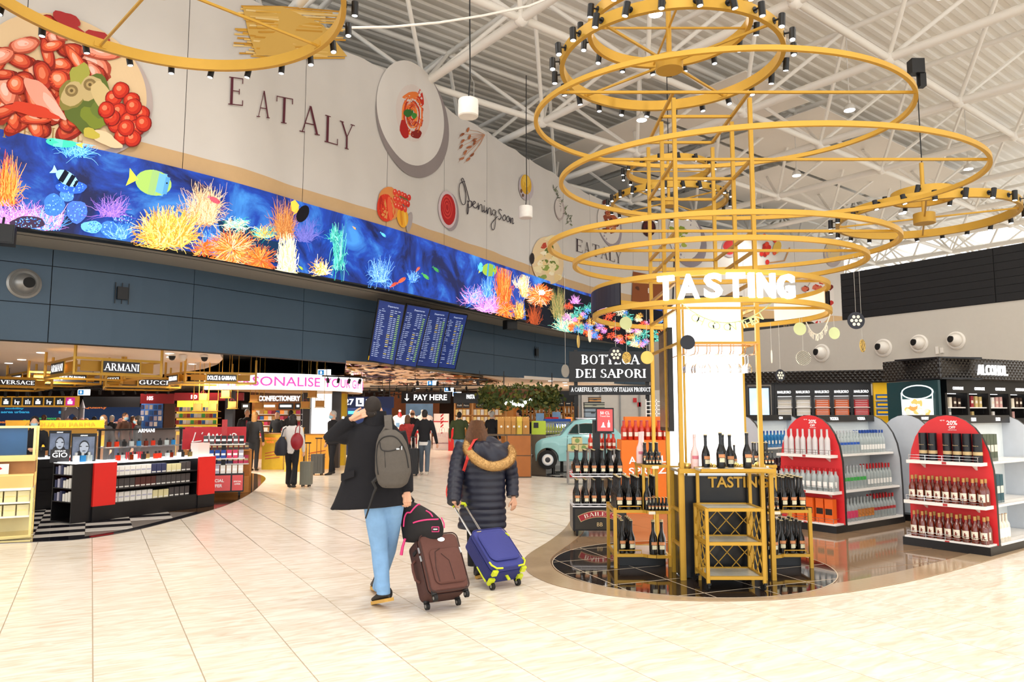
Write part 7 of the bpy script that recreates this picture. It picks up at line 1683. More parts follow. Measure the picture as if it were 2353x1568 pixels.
for y in (-.42,.42):MB().ell((.075,y,.60),.06,.085,.085,16,10).build('headlamp','acrylic',car,smooth=True); MB().ell((.20,y*1.28,.70),.02,.015,.014,8,6).build('indicator','label_red',car)
MB().tube([(.05,-.58,.36),(-.03,-.45,.36),(-.05,0,.36),(-.03,.45,.36),(.05,.58,.36)],.035,8).build('bumper','chrome',car,smooth=True); MB().tube([(2.9,-.58,.36),(3.0,-.4,.36),(3.01,.4,.36),(2.9,.58,.36)],.035,8).build('bumper','chrome',car,smooth=True)
for w_ in WX:
    for y in (-.57,.57):
        sg=-1 if y<0 else 1; wh=MB(); wh.tube([(w_,y-.07,WR),(w_,y-.065,WR),(w_,y+.065,WR),(w_,y+.07,WR)],[.2,.255,.255,.2],28); o=wh.build('wheel','tyre',car,smooth=True)
        MB().tube([(w_,y+sg*.066,WR),(w_,y+sg*.078,WR)],[.16,.15],28).build('rim','panel_grey',o,smooth=True); MB().tube([(w_,y+sg*.075,WR),(w_,y+sg*.088,WR)],[.135,.125],28).build('rim_ring','shelf_white',o,smooth=True); MB().tube([(w_,y+sg*.086,WR),(w_,y+sg*.1,WR)],[.075,.05],20).build('hub_cap','brand_dark',o,smooth=True)
    MB().tube([(w_,-.5,WR+.02),(w_,-.5,WR+.02),(w_,.5,WR+.02)],.26,20).build('arch_liner','car_dark',car)
for (x,y) in ((.62,-.5),(.9,.3),(2.2,-.5),(2.3,.4)):MB().cyl((x,y,-.145),(x,y,.26),.045,n=10).build('stand_post','black_metal',car); MB().obox((x,y,-.14),.34,.24,.015).build('stand_foot','black_metal',car)
MB().tube([(1.25,-.3,1.0),(1.2,-.3,1.08),(1.28,-.2,1.1),(1.3,-.38,1.04)],.012,5).build('steering_wheel','car_dark',car)
for y in (-.3,.3):MB().bar((1.3,y,1.36),(2.0,y,1.36),.03).build('roof_rail','chrome',car)
# cases on the roof
mat('case_blue','8A98A4',rough=.5); mat('case_edge','2E3236',rough=.5); mat('case_grey','A8A894',rough=.5)
def trunk(u0,v0,u1,v1,Y,dep,m,name,label):
    x0,x1,z0,z1=RC(u0,v0,u1,v1,Y); t=thing(name,label,'case',((x0+x1)/2,Y+dep/2,z0)); w_,h_=x1-x0,z1-z0; MB().box(-w_/2,w_/2,-dep/2,dep/2,0,h_).build('body',m,t)
    for z in (.01,h_-.01,h_*.6):MB().box(-w_/2-.005,w_/2+.005,-dep/2-.005,dep/2+.005,z-.012,z+.012).build('edging','case_edge',t)
    MB().box(-.05,.05,-dep/2-.02,-dep/2,h_*.45,h_*.6).build('handle','case_edge',t); return t
trunk(1345,938,1380,960.5,20.55,.4,'case_blue','vintage_case','blue grey trunk standing on the car roof'); trunk(1344,925,1389,938,20.55,.4,'case_grey','vintage_suitcase','grey suitcase lying on the trunk on the car roof'); trunk(1354,913,1381,925,20.6,.3,'wood_light','wooden_case','small light wooden case on top of the roof luggage')
# crates and tables by the car
mat('crate','CFC08A',rough=.6,var=.1); mat('crate_green','7A9A5A',rough=.5)
for k,(u0,v0,u1,v1) in enumerate([(1305,1022,1329,1037),(1330,1022,1353,1037),(1315,1006,1338,1021)]):
    x0,x1,z0,z1=RC(u0,v0,u1,v1,17.5); t=thing('produce_carton',['lower left','lower right','upper'][k]+' cream carton with green oval in front of the car','carton',((x0+x1)/2,17.6,z0),group='cream cartons by the car'); MB().box(-.12,.12,-.09,.09,0,z1-z0-.004).build('box','crate',t); MB().lathe([(.0001,0),(.055,0),(.055,.003),(.0001,.003)],18).xf(Matrix.Translation((0,-.09,.08)) @ Matrix.Rotation(PI/2,4,'X')).build('label','crate_green',t)
    for q in range(5):MB().ell((-.08+q*.04,0,z1-z0+.004),.025,.03,.012,8,5).build('leaf','leaf',t)
x0,x1,z0,z1=RC(1309,1037,1358,1106,17.5); t=thing('display_table','slim metal table with cream cartons in front of the car','table',((x0+x1)/2,17.6,0)); MB().box(x0-.05,x1+.03,17.4,17.85,z1-.03,z1).build('top','grey_metal',t,world=True)
for x in (x0-.03,x1):
    for y in (17.43,17.82):MB().bar((x,y,.0),(x,y,z1-.02),.03).build('leg','grey_metal',t,world=True)
MB().box(x0,x1,17.45,17.8,.14,.17).build('lower_shelf','grey_metal',t,world=True)
for k in range(3):tag(MB().box(-.09,.09,-.08,.08,0,.15).build('red_carton','shop_red',loc=(x0+.1+k*.2,17.6,.172)),'small red carton on the low shelf of the slim table','carton','red cartons under the table')
x0,x1,z0,z1=RC(1352,1007,1412,1080,16.2); t=thing('side_table','metal side table with red aperitif bottles behind the dark bottles','table',((x0+x1)/2,16.4,0)); MB().box(x0,x1,16.1,16.7,z1-.26,z1-.23).build('top','grey_metal',t,world=True)
for x in (x0+.02,x1-.02):
    for y in (16.13,16.67):MB().bar((x,y,.0),(x,y,z1-.25),.03).build('leg','grey_metal',t,world=True)
for i in range(6):
    for j in range(2):put('aper',(x0+.06+i*.1,16.2+j*.2,z1-.23),0,'red aperitif bottle on the metal side table','aperitif bottles on the side table')
# ================================================================== orange spritz stand
mat('spritz_orange','F07818',rough=.5)
x0,x1,z0,z1=RC(1430,1012,1546,1140,12.4); t=thing('spritz_stand','bright orange block stand with white SPRITZ lettering','display stand',((x0+x1)/2,12.6,.005)); MB().box(x0,x1,12.4,12.95,.005,z1).build('lower_block','spritz_orange',t,world=True); x2,x3,z2,z3=RC(1437,958,1546,1012,12.75); MB().box(x2,x3,12.75,12.95,z1,z3).build('upper_block','spritz_orange',t,world=True)
for (s,z,h_) in (('APEROL',z1-.38,.12),('SPRITZ',z1-.56,.12)):MB().text(s,((x0+x1)/2,12.395,z),(1,.0,.04),(-.04,0,1),h_,w=.62,depth=.004,bold=.02).build('lettering','white_print',t,world=True)
for i in range(8):
    for j in range(2):put('aper',(x0+.06+i*.098,12.47+j*.12,z1+.002),0,'red aperitif bottle on the orange stand','aperitif bottles on the orange stand')
t=thing('wire_rack','small white wire rack on the orange stand','rack',(x0+.5,12.85,z3))
for k in range(4):MB().bar((0,0,.05+k*.07),(.35,0,.05+k*.07),.015).build('bar','shelf_white',t)
for x in (0,.18,.35):MB().bar((x,0,0),(x,0,.3),.015).build('upright','shelf_white',t)
# ================================================================== wheeled liqueur cart with logo box and 50 CL sign
YC=10.1; xa=P(1316,1165,YC).x; cw=.72
ca=thing('liqueur_cart','dark wheeled cart with a logo front and two levels of dark bottles','display cart',(xa+cw/2,YC+.25,.006))
mat('logo_brown','2E2A24',rough=.35); mat('clear_rail','E8E8EC',rough=.2)
MB().box(-cw/2,cw/2,-.25,.25,.08,.385).build('box','black_lam',ca); MB().box(-cw/2+.03,cw/2-.03,-.256,-.25,.10,.365).build('front_panel','logo_brown',ca)
def arcpt(x,y,off=0):R_=.55; a=PI/2-x/R_; return V(((R_+y)*math.cos(a),-.262-off,.27-R_+(R_+y)*math.sin(a)))
mb=MB()
for (hw,y0_,y1_,m,of) in ((.27,-.012,.078,0,0),(.262,-.005,.071,1,.002)):
    n=16
    for i in range(n):a,b_=-hw+2*hw*i/n,-hw+2*hw*(i+1)/n; mb.quad(arcpt(a,y0_,of),arcpt(b_,y0_,of),arcpt(b_,y1_,of),arcpt(a,y1_,of),m)
mb.build('logo_ribbon',['tube_gold','box_redd'],ca); MB().text('BAILEYS',None,None,None,.052,w=.40,font='serif',bold=.05,fn=lambda x,y,z:arcpt(x,y+.008,.006)).build('logo_lettering','cream_card',ca); MB().text('BB',(0,-.263,.14),(1,0,0),(0,0,1),.05,depth=.001).build('monogram','tube_gold',ca)
for z in (.39,.79):
    MB().box(-cw/2,cw/2,-.25,.25,z,z+.012).build('shelf','clear_rail',ca)
    for y in (-.25,.25):MB().bar((-cw/2,y,z+.04),(cw/2,y,z+.04),.01).build('rail','clear_rail',ca)
    for x in (-cw/2,cw/2):MB().bar((x,-.25,z+.04),(x,.25,z+.04),.01).build('rail','clear_rail',ca)
MB().box(-.05,.05,.02,.08,.4,1.55).build('post','black_lam',ca); MB().box(-.01,.24,-.02,-.005,1.38,1.72).build('sign_frame','black_lam',ca); MB().box(.008,.222,-.024,-.02,1.40,1.70).build('sign_face','offer_pink',ca); MB().bar((.115,0,.8),(.115,0,1.4),.025).build('sign_post','black_lam',ca)
MB().text('50 CL',(.115,-.026,1.63),(1,0,0),(0,0,1),.04,depth=.001,bold=.02).build('lettering','white_print',ca); MB().text('Travel Size',(.115,-.026,1.595),(1,0,0),(0,0,1),.022,depth=.001).build('lettering','white_print',ca)
MB().plate([(0,0),(.035,0),(.035,.06),(.024,.075),(.024,.1),(.011,.1),(.011,.075),(0,.06)],(.15,-.0255,1.45),(1,0,0),(0,0,1),.001).build('bottle_icon','white_print',ca); MB().plate([(0,0),(.07,.0),(.05,.03),(.045,.07),(.03,.07),(.02,.03)],(.055,-.0255,1.45),(1,0,0),(0,0,1),.001).build('plane_icon','white_print',ca)
for x in (-.3,.3):
    for y in (-.2,.2):caster(ca,(x,y,.0),1.0)
for lv,z in enumerate((.41,.81)):
    for i in range(6):
        for j in range(3):
            if lv==0 and i==3 and j==1:continue
            bottle('liq',(xa+.07+i*.115,YC+.07+j*.13,z),'dark cream liqueur bottle on the %s level of the wheeled cart'%('lower','upper')[lv],'bottles on the wheeled cart, %s level'%('lower','upper')[lv])
# ================================================================== people and luggage
mat('skin','D9A688',rough=.5,var=.06); mat('hair_dark','1C1512',rough=.6,var=.3,scale=60); mat('hair_short','1F1610',rough=.7,var=.35,scale=70); mat('hair_brown','5E3E28',rough=.5,var=.5,scale=50); mat('hair_blond','B98A52',rough=.5,var=.4,scale=40); mat('hair_grey','B4AFA8',rough=.6,var=.3,scale=40)
mat('cloth_black','15151A',rough=.85,var=.15,scale=20); mat('cloth_suit','26282C',rough=.8,var=.15); mat('cloth_white','DAD6D2',rough=.85,var=.06); mat('cloth_green','3E4A2C',rough=.85,var=.2); mat('jeans_grey','5A6470',rough=.85,var=.15,scale=15); mat('jeans_blue','7BA3CC',rough=.85,var=.22,scale=11,bump=.35); mat('shoe_dark','1E1A18',rough=.5); mat('shoe_light','C8BEB0',rough=.6); mat('mask_blue','9CC8DC',rough=.7); mat('cloth_brown','4E3226',rough=.85,var=.3); mat('cloth_red','A83230',rough=.8,var=.6,scale=14); mat('peacoat','0F0E14',rough=.9,var=.18,scale=30,bump=.1)
JOBS=[]
def remesh_job(mb,name,mats,parent,voxel=.014,smooth=4,label=None):JOBS.append((mb,name,mats,parent,voxel,smooth,label))
def loft(mb,secs,n=24,m=0):
    vs=[]; fs=[]
    for c,rx,ry,*r_ in secs:
        tl=r_[0] if r_ else 0
        for j in range(n):
            a=2*PI*j/n; vs.append((c[0]+rx*math.cos(a),c[1]+ry*math.sin(a),c[2]+tl*rx*math.cos(a)))
    for i in range(len(secs)-1):
        for j in range(n):fs.append((i*n+j,i*n+(j+1)%n,(i+1)*n+(j+1)%n,(i+1)*n+j))
    fs += [tuple(range(n-1,-1,-1)),tuple((len(secs)-1)*n+j for j in range(n))]
    mb.add(vs,fs,m)
def hand(mb,wrist,d,nrm,s=1.0,curl=.5,m=0,thumb=1):
    """wrist point, pointing direction d, palm normal nrm; five separate bent fingers"""
    d=V(d).normalized(); nrm=(V(nrm)-d*V(nrm).dot(d)).normalized(); sd=d.cross(nrm); w_=V(wrist)
    pts=[w_-d*.03*s,w_+d*.01*s,w_+d*.05*s,w_+d*.085*s]; mb.tube(pts,[(.024*s,.024*s),(.03*s,.018*s),(.040*s,.017*s),(.038*s,.014*s)],12,m=m)
    # tube cross axes are arbitrary: widen the palm with a second slab along sd
    for q in (-.02,.02):mb.tube([w_+sd*q*.7*s,w_+sd*q*s+d*.085*s],.016*s,8,m=m)
    for k,(q,L_) in enumerate(((-.030,.065),(-.010,.078),(.011,.074),(.030,.058))):
        b_=w_+d*.08*s+sd*q*s; p=[b_]; dd=d.copy()
        for j in range(3):
            dd=(dd+nrm*curl*(.7+.3*j)).normalized(); p.append(p[-1]+dd*(L_*s*(.42,.32,.26)[j]))
        mb.tube(p,[.0098*s,.0095*s,.0088*s,.0072*s],8,m=m)
    b_=w_+d*.025*s+sd*(-.028*s*thumb); td=(d*.7-sd*thumb*.75+nrm*.3).normalized(); mb.tube([b_,b_+td*.03*s,b_+(td+d*.4).normalized()*.055*s+nrm*.008*s,b_+(td+d*.8).normalized()*.075*s+nrm*.014*s],[.014*s,.012*s,.0105*s,.008*s],8,m=m)
def head_parts(mb,c,s,f,m=0,mm=None):
    """head centre c, scale s (1 = adult), facing angle f (0 looks along +y)"""
    i0=len(mb.v)
    mb.ell((0,0,.02),.073,.092,.10,16,12,m); mb.ell((0,.022,-.055),.052,.062,.06,14,10,m); mb.tube([(0,.085,.01),(0,.105,-.025),(0,.088,-.035)],[.010,.015,.010],8,m=m)
    for x in (-1,1):mb.ell((x*.075,-.005,-.01),.012,.022,.032,10,8,m); mb.ell((x*.03,.082,.012),.016,.012,.009,8,6,m)
    mb.ell((0,.086,-.068),.024,.010,.008,8,6,m); mb.tube([(0,-.015,-.05),(0,-.025,-.16)],[.055,.058],14,m=m)
    if mm is not None:mb.ell((0,.048,-.05),.062,.066,.055,14,10,mm)
    mb.xf(Matrix.Translation(V(c)) @ Matrix.Rotation(-f,4,'Z') @ Matrix.Scale(s,4),i0)
def figure(name_label,u,Y,Hh,f,top,legs,hair,shoes='shoe_dark',mask=False,hairstyle='short',stride=0.0,la=None,ra=None,flare=False,coat=0.0,bulk=1.0,headturn=0.0,seat=None,glasses=False):
    """standing figure; arms as (elbow, wrist) in body units; f = facing angle, 0 looks away from the camera"""
    x=(u-CX)/F*Y; s=Hh; root=thing('person',name_label,'person',(x,Y,.003)); mb=MB(); i0=0; b=bulk
    la=la or ((-.15*b,-.02,.63),(-.15*b,.03,.49)); ra=ra or ((.15*b,-.02,.63),(.15*b,.03,.49))
    loft(mb,[((0,0,.47),.075*b,.062*b),((0,0,.53),.092*b,.070*b),((0,0,.62),.082*b,.060*b),((0,.0,.72),.098*b,.066*b),((0,0,.79),.105*b,.060*b),((0,-.005,.825),.075*b,.045),((0,-.005,.85),.038,.036)],18,1)
    if coat:loft(mb,[((0,0,.53-coat),.100*b+.02,.080*b),((0,0,.54),.096*b,.074*b),((0,0,.66),.09*b,.066*b)],18,1)
    for sg,(el,wr) in ((-1,la),(1,ra)):
        sh=V((sg*.105*b,0,.80)); el,wr=V(el),V(wr); mb.tube([sh-V((sg*.03,0,-.01)),sh,sh.lerp(el,.5),el,el.lerp(wr,.5),wr],[.036,.037,.034,.029,.027,.023],12,m=1)
        d=(wr-el).normalized(); hand(mb,wr+d*.008,d,(-sg,.3,0),s=.55,curl=.35,m=0,thumb=sg)
    ft=((-1,stride),(1,-stride))
    for sg,st in ft:
        hp=V((sg*.048,0,.52)); kn=V((sg*.052,st*.35+.012,.285)); an=V((sg*.055,st,.05+max(0,-st)*.12)); fl=.05 if flare else .031
        mb.tube([hp,hp.lerp(kn,.5),kn,kn.lerp(an,.45),an],[.056,.050,.037,.037 if not flare else .042,fl],12,m=2)
        mb.tube([an+V((0,-.025,-.028)),an+V((0,.02,-.03)),an+V((0,.075,-.040)),an+V((0,.10,-.042))],[(.022,.02),(.024,.022),(.024,.014),(.012,.01)],10,m=3)
    mb.xf(Matrix.Rotation(-f,4,'Z') @ Matrix.Scale(s,4))
    hc=V((0,.008,.925))*s; hc=Matrix.Rotation(-f,4,'Z') @ hc; hs=s/1.72; head_parts(mb,hc,hs,f+headturn,0,4 if mask else None)
    remesh_job(mb,'body',['skin',top,legs,shoes,'mask_blue'],root,.017,3)
    hb=MB(); i0=0
    if hairstyle=='short':hb.ell((0,-.012,.035),.080,.094,.095,14,10); hb.ell((0,-.04,-.02),.07,.062,.07,12,8)
    elif hairstyle=='bald':hb.ell((0,-.035,-.005),.077,.075,.06,12,8)
    else:
        hb.ell((0,-.015,.035),.083,.096,.096,14,10); ln={'bob':.17,'long':.34}[hairstyle]
        loft(hb,[((0,-.035,.04),.083,.07),((0,-.04,-.03),.088,.065),((0,-.045,-ln*.55),.085,.055),((0,-.05,-ln),.06,.035)],16)
    hb.xf(Matrix.Translation(hc) @ Matrix.Rotation(-(f+headturn),4,'Z') @ Matrix.Scale(hs,4)); hb.build('hair',hair,root,smooth=True,ang=2)
    if glasses:
        g_=MB()
        for x_ in (-.033,.033):g_.tube([(x_+.026*math.cos(q*PI/5),.098,.012+.02*math.sin(q*PI/5)) for q in range(10)],.004,5,closed=True)
        g_.xf(Matrix.Translation(hc) @ Matrix.Rotation(-(f+headturn),4,'Z') @ Matrix.Scale(hs,4)); g_.build('glasses','bezel',root)
    return root
FRONT=PI
wm=figure('walking man in black sweater and grey jeans seen from behind, pulling a black case',977,20.2,1.76,0,'cloth_black','jeans_grey','hair_dark','shoe_light',stride=.10,la=((-.17,-.02,.63),(-.20,.02,.52)),ra=((.16,.0,.62),(.19,.03,.48)))
figure('woman in a red patterned jacket walking left of the man in black',938,21.3,1.62,0,'cloth_red','cloth_black','hair_brown',hairstyle='bob',stride=.06)
figure('bald man in dark clothes further ahead of the couple',949,25.5,1.78,.2,'cloth_black','cloth_black','hair_brown',hairstyle='bald')
figure('woman in white hooded top and flared black trousers seen from behind',676,16.7,1.64,0,'cloth_white','cloth_black','hair_dark',hairstyle='bob',stride=.09,flare=True,la=((-.15,.03,.64),(-.12,.12,.60)))
figure('blonde woman in a dark suit seen from behind at the gift counter',589,21.75,1.71,.1,'cloth_suit','cloth_suit','hair_blond',hairstyle='long',stride=.02)
suit=figure('man in a dark suit with a red tie facing the camera',571,23.4,1.80,FRONT-.3,'cloth_suit','cloth_suit','hair_grey')
figure('masked man in black standing with a grey case beside the gift island',768,20.4,1.74,FRONT+.9,'cloth_black','cloth_black','hair_grey',mask=True,hairstyle='short',coat=.06,stride=.05,bulk=1.15,la=((-.16,.06,.64),(-.10,.14,.6)))
figure('masked shop assistant with long black hair looking down at her hands',86,13.9,1.60,FRONT-.5,'cloth_black','cloth_black','hair_dark',mask=True,hairstyle='long',la=((-.15,.03,.62),(-.03,.16,.62)),ra=((.15,.03,.62),(.02,.16,.62)))
figure('masked woman with glasses and dark hair behind the perfume gondola',243,17.9,1.62,FRONT,'cloth_black','cloth_black','hair_brown',mask=True,hairstyle='long',glasses=True)
figure('man in a brown jacket wearing a mask in profile behind the gondola',292,22.0,1.68,FRONT-1.2,'cloth_brown','cloth_black','hair_brown',mask=True)
figure('woman with short dark hair and mask in profile at the gondola end',322,19.2,1.60,FRONT+1.3,'cloth_black','cloth_black','hair_dark',mask=True,hairstyle='bob')
for k,(u,Y,hh,hr,hs,tp) in enumerate([(107,24.0,1.62,'hair_brown','short','cloth_green'),(140,25.0,1.52,'hair_blond','short','cloth_brown'),(178,24.5,1.55,'hair_brown','long','cloth_black'),(204,25.2,1.50,'hair_blond','bob','cloth_suit'),(222,24.2,1.56,'hair_dark','bob','cloth_black'),(262,25.5,1.6,'hair_grey','short','cloth_suit'),(310,25.8,1.58,'hair_brown','bob','cloth_red')]):
    figure('%s person from the left in the crowd behind the yellow counter, seen from behind'%['first','second','third','fourth','fifth','sixth','seventh'][k],u,Y,hh,RND.uniform(-.6,.6),tp,'cloth_black',hr,hairstyle=hs)
figure('person in a green quilted coat seen from behind before the pasta shelves',1056,24.8,1.72,0,'cloth_green','jeans_blue','hair_dark',coat=.06,bulk=1.2)
figure('grey haired man in a black coat looking towards the shelves',1131,24.2,1.74,.7,'cloth_black','cloth_black','hair_grey',coat=.1,bulk=1.15)
figure('dark haired shop man in profile behind the paper bags',1193,26.4,1.80,-1.2,'cloth_suit','cloth_suit','hair_dark')
figure('masked woman behind the service counter',1213,28.2,1.60,FRONT,'cloth_black','cloth_black','hair_dark',mask=True,hairstyle='bob')
figure('elderly assistant in a dark waistcoat behind the golden counter',640,25.2,1.72,FRONT+.2,'cloth_suit','cloth_suit','hair_grey',hairstyle='bald')
figure('customer in a dark cap beside the elderly assistant',671,26.2,1.78,.3,'cloth_black','cloth_black','hair_dark')
loft(mb := MB(),[((0,0,.80),.158,.122),((0,0,.89),.166,.128)],20); mb.build('shirt_hem','cloth_white',wm,smooth=True)
# small belongings of the walkers
def trolley_case(label,u,Y,w_,h_,dep,m,name='trolley_case',tilt=.0,handle=.42):
    x=(u-CX)/F*Y; t=thing(name,label,'suitcase',(x,Y,.004)); MB().box(-w_/2,w_/2,-dep/2,dep/2,.05,h_).build('shell',m,t)
    for q in range(4):MB().box(-w_/2+w_*(q+.4)/4.4,-w_/2+w_*(q+.4)/4.4+.012,-dep/2-.006,-dep/2,.09,h_-.05).build('rib',m,t)
    for x_ in (-w_/2+.05,w_/2-.05):
        MB().cyl((x_*.5,dep*.3,h_),(x_*.5,dep*.3,h_+handle),.01,n=6).build('rod','chrome',t)
        for y in (-dep/3,dep/3):MB().cyl((x_-.012,y,.026),(x_+.012,y,.026),.026,n=12).build('wheel','rubber',t)
    MB().bar((-w_*.3,dep*.3,h_+handle),(w_*.3,dep*.3,h_+handle),.03).build('grip','black_metal',t); return t
mat('case_darkgrey','4E4E4A',rough=.4); mat('case_black','16161A',rough=.5); mat('case_olive','77766A',rough=.45)
trolley_case('small grey hard case rolled by the woman in white',710,17.0,.24,.56,.22,'case_olive'); trolley_case('dark grey ribbed case in front of the masked man',735,20.2,.32,.56,.24,'case_darkgrey'); trolley_case('black case pulled by the man in the black sweater',951,20.0,.30,.72,.22,'case_black',handle=.3)
mat('bag_red','8E1A24',rough=.35,var=.2); mat('bag_navy','22242E',rough=.6)
x_=(690-CX)/F*16.55; t=thing('shoulder_bag','shiny dark red shoulder bag on the back of the woman in white','bag',(x_,16.5,.92)); MB().ell((0,-.07,.12),.14,.07,.19,16,12).build('bag','bag_red',t,smooth=True); MB().tube([(-.05,-.06,.28),(-.03,-.06,.42),(.02,.0,.5),(.04,-.02,.4),(.05,-.06,.28)],.012,6).build('strap','bag_red',t)
x_=(650-CX)/F*16.6; t=thing('tote_bag','dark soft tote hanging at the left of the woman in white','bag',(x_,16.6,.72)); loft(mb := MB(),[((0,0,0),.09,.05),((0,0,.06),.14,.07),((.01,0,.28),.13,.06),((.03,0,.42),.05,.03)],16); mb.build('bag','bag_navy',t,smooth=True); MB().tube([(0,0,.38),(.05,0,.58),(.1,.02,.62)],.012,6).build('strap','bag_navy',t)
MB().plate([(-.03,0),(.03,0),(.02,.3),(-.02,.3)],(.04,-.13,1.14),(1,.3,0),(0,0,1),.012).build('necktie','bag_red',suit)
# ------------------------------------------------------------------ foreground man
Ym=6.35
def M(u,v,dy=0.0):return P(u,v,Ym+dy)
man=thing('person','man in a black wool coat and light jeans walking away, hand raised to his head','person',(M(870,1380).x,Ym+.1,.0))
bd=MB(); i0=0
def leg(mb,pts,rs,m):mb.tube(pts,rs,16,m=m)
head_parts(bd,M(857,945),.98,-.12,0)
loft(bd,[((M(862,1100).x,Ym,1.05),.15,.11),((M(860,1010).x,Ym,1.36),.17,.11),((M(860,985).x,Ym,1.47),.12,.08),((M(861,975).x,Ym,1.54),.06,.06)],18,0)
hipL,kneeL,ankL=M(862,1158,.0),M(872,1262,.08),M(881,1366,.06); hipR,kneeR,ankR=M(903,1158,.05),M(893,1265,.30),M(868,1352,.60)
remesh_job(bd,'body',['skin'],man,.010,3)
jn=MB()
leg(jn,[hipL+V((0,0,.12)),hipL,hipL.lerp(kneeL,.45),kneeL,kneeL.lerp(ankL,.35),kneeL.lerp(ankL,.75),ankL+V((0,0,.03)),ankL],[.10,.10,.092,.072,.070,.062,.058,.060],0); leg(jn,[hipR+V((0,0,.12)),hipR,hipR.lerp(kneeR,.5),kneeR,kneeR.lerp(ankR,.5),ankR],[.10,.097,.085,.066,.058,.052],0)
jn.ell(((hipL.x+hipR.x)/2,Ym+.02,hipL.z+.08),.165,.115,.11,20,12)
for k,v in enumerate((1345,1352)):
    c=M(868+k*2,v,.05) if v<1300 else M(879,v,.06); jn.ring((c.x,c.y,c.z),.071 if v<1300 else .058,.012,.012,24)
remesh_job(jn,'jeans',['jeans_blue'],man,.009,4)
ct_=MB()
secs=[]
for v,l,r_,ry,tl in [(1166,757,934,.17,.065),(1150,766,933,.17,.05),(1120,779,930,.165,.02),(1085,790,928,.155,0),(1045,797,926,.15,0),(1010,798,925,.145,0),(990,802,918,.125,0),(978,815,908,.10,0),(970,833,893,.078,0),(962,838,888,.07,0)]:
    a,b_=M(l,v),M(r_,v); secs.append((((a.x+b_.x)/2,Ym+.02,a.z),(b_.x-a.x)/2,ry,tl))
loft(ct_,secs,40)
shL,elL,wrL=M(812,996,.03),M(762,1004,.02),M(808,966,-.05); ct_.tube([shL,shL.lerp(elL,.5),elL,elL.lerp(wrL,.5),wrL],[.088,.085,.078,.068,.056],16)
shR,elR,wrR=M(910,996,.02),M(930,1066,.05),M(935,1132,-.03); ct_.tube([shR,shR.lerp(elR,.5),elR,elR.lerp(wrR,.5),wrR],[.088,.08,.070,.064,.056],16)
remesh_job(ct_,'coat',['peacoat'],man,.010,5)
cl=MB(); c0=M(863,968); loft(cl,[((c0.x,Ym+.01,c0.z-.04),.115,.095),((c0.x,Ym,c0.z+.02),.098,.082),((c0.x,Ym,c0.z+.085),.088,.078)],28); cl.build('collar','peacoat',man,world=True,smooth=True)
MB().obox(M(857,951,-.085),.03,.004,.008).build('collar_tag','cream_card',man,world=True)
MB().plate([(-.09,0),(.03,.035),(.03,-.02),(-.09,-.06)],M(806,1090,-.135),(1,-.45,0),(0,0,1),-.012).build('pocket_flap','peacoat',man,world=True)
for p in (M(789,960,-.09),):MB().cyl(p,p+V((0,-.012,0)),.012,n=12).build('button','cap_silver',man,world=True)
hd=MB(); hand(hd,M(811,962,-.06),(.9,-.12,.42),(.25,.9,-.1),1.0,.12,0,-1); remesh_job(hd,'hand',['skin'],man,.005,2); hd=MB(); hand(hd,M(935,1131,-.03),(.0,.0,-1),(-.2,.95,0),1.0,.75,0,1); remesh_job(hd,'hand',['skin'],man,.005,2)
hb=MB(); hc=M(857,945); hb.ell((0,-.012,.034),.0735,.094,.096,22,16); hb.ell((0,-.045,-.02),.064,.052,.05,16,10); hb.xf(Matrix.Translation(hc) @ Matrix.Scale(.98,4)); hb.build('hair','hair_short',man,world=True,smooth=True,ang=2)
# shoes
mat('sole_tan','C79A4A',rough=.6); mat('lace','0E0E10',rough=.7)
def shoe(heel,toe,nm_parent,up=V((0,0,1))):
    d=(toe-heel); L_=d.length; d.normalize(); sd=d.cross(up).normalized(); u_=sd.cross(d).normalized(); o=MB()
    def sec(f,w_,h0,h1):c=heel+d*(L_*f); return [c+sd*w_*math.cos(a)+u_*((h1+h0)/2+(h1-h0)/2*math.sin(a)) for a in [2*PI*j/16 for j in range(16)]]
    rows_=[sec(-.02,.022,.02,.07),sec(.03,.036,.015,.11),(sec(.22,.042,.015,.125)),sec(.42,.044,.015,.10),sec(.65,.046,.015,.075),sec(.87,.042,.015,.058),sec(1.0,.02,.02,.04)]
    vs=[p for r_ in rows_ for p in r_]; fs=[(i*16+j,i*16+(j+1)%16,(i+1)*16+(j+1)%16,(i+1)*16+j) for i in range(6) for j in range(16)]+[tuple(range(15,-1,-1)),tuple(96+j for j in range(16))]
    o.add(vs,fs); s_=o.build('shoe','shoe_dark',nm_parent,world=True,smooth=True)
    q=MB(); pts=[]
    for f,w_ in ((-.03,.03),(.1,.042),(.4,.044),(.7,.048),(.92,.042),(1.02,.02)):pts.append((f,w_))
    top_=[heel+d*(L_*f)+sd*w_ for f,w_ in pts]+[heel+d*(L_*f)-sd*w_ for f,w_ in pts[::-1]]; n=len(top_); q.add([p+u_*.022 for p in top_]+[p-u_*.006 for p in top_],[tuple(range(n-1,-1,-1)),tuple(range(n,2*n))]+[(i,(i+1)%n,n+(i+1)%n,n+i) for i in range(n)]); q.build('sole','sole_tan',s_,loc=(0,0,0))
    lc_=MB()
    for f in (.38,.46,.54):c=heel+d*(L_*f)+u_*(.115-(f-.3)*.11); lc_.bar(c-sd*.025,c+sd*.025,.008)
    lc_.build('laces','lace',s_)
shoe(M(897,1384,.05)+V((0,0,.012)),G(853,1396,.006)+V((0,.12,0)),man); shoe(M(869,1356,.58)+V((0,0,.0)),M(860,1352,.80),man)
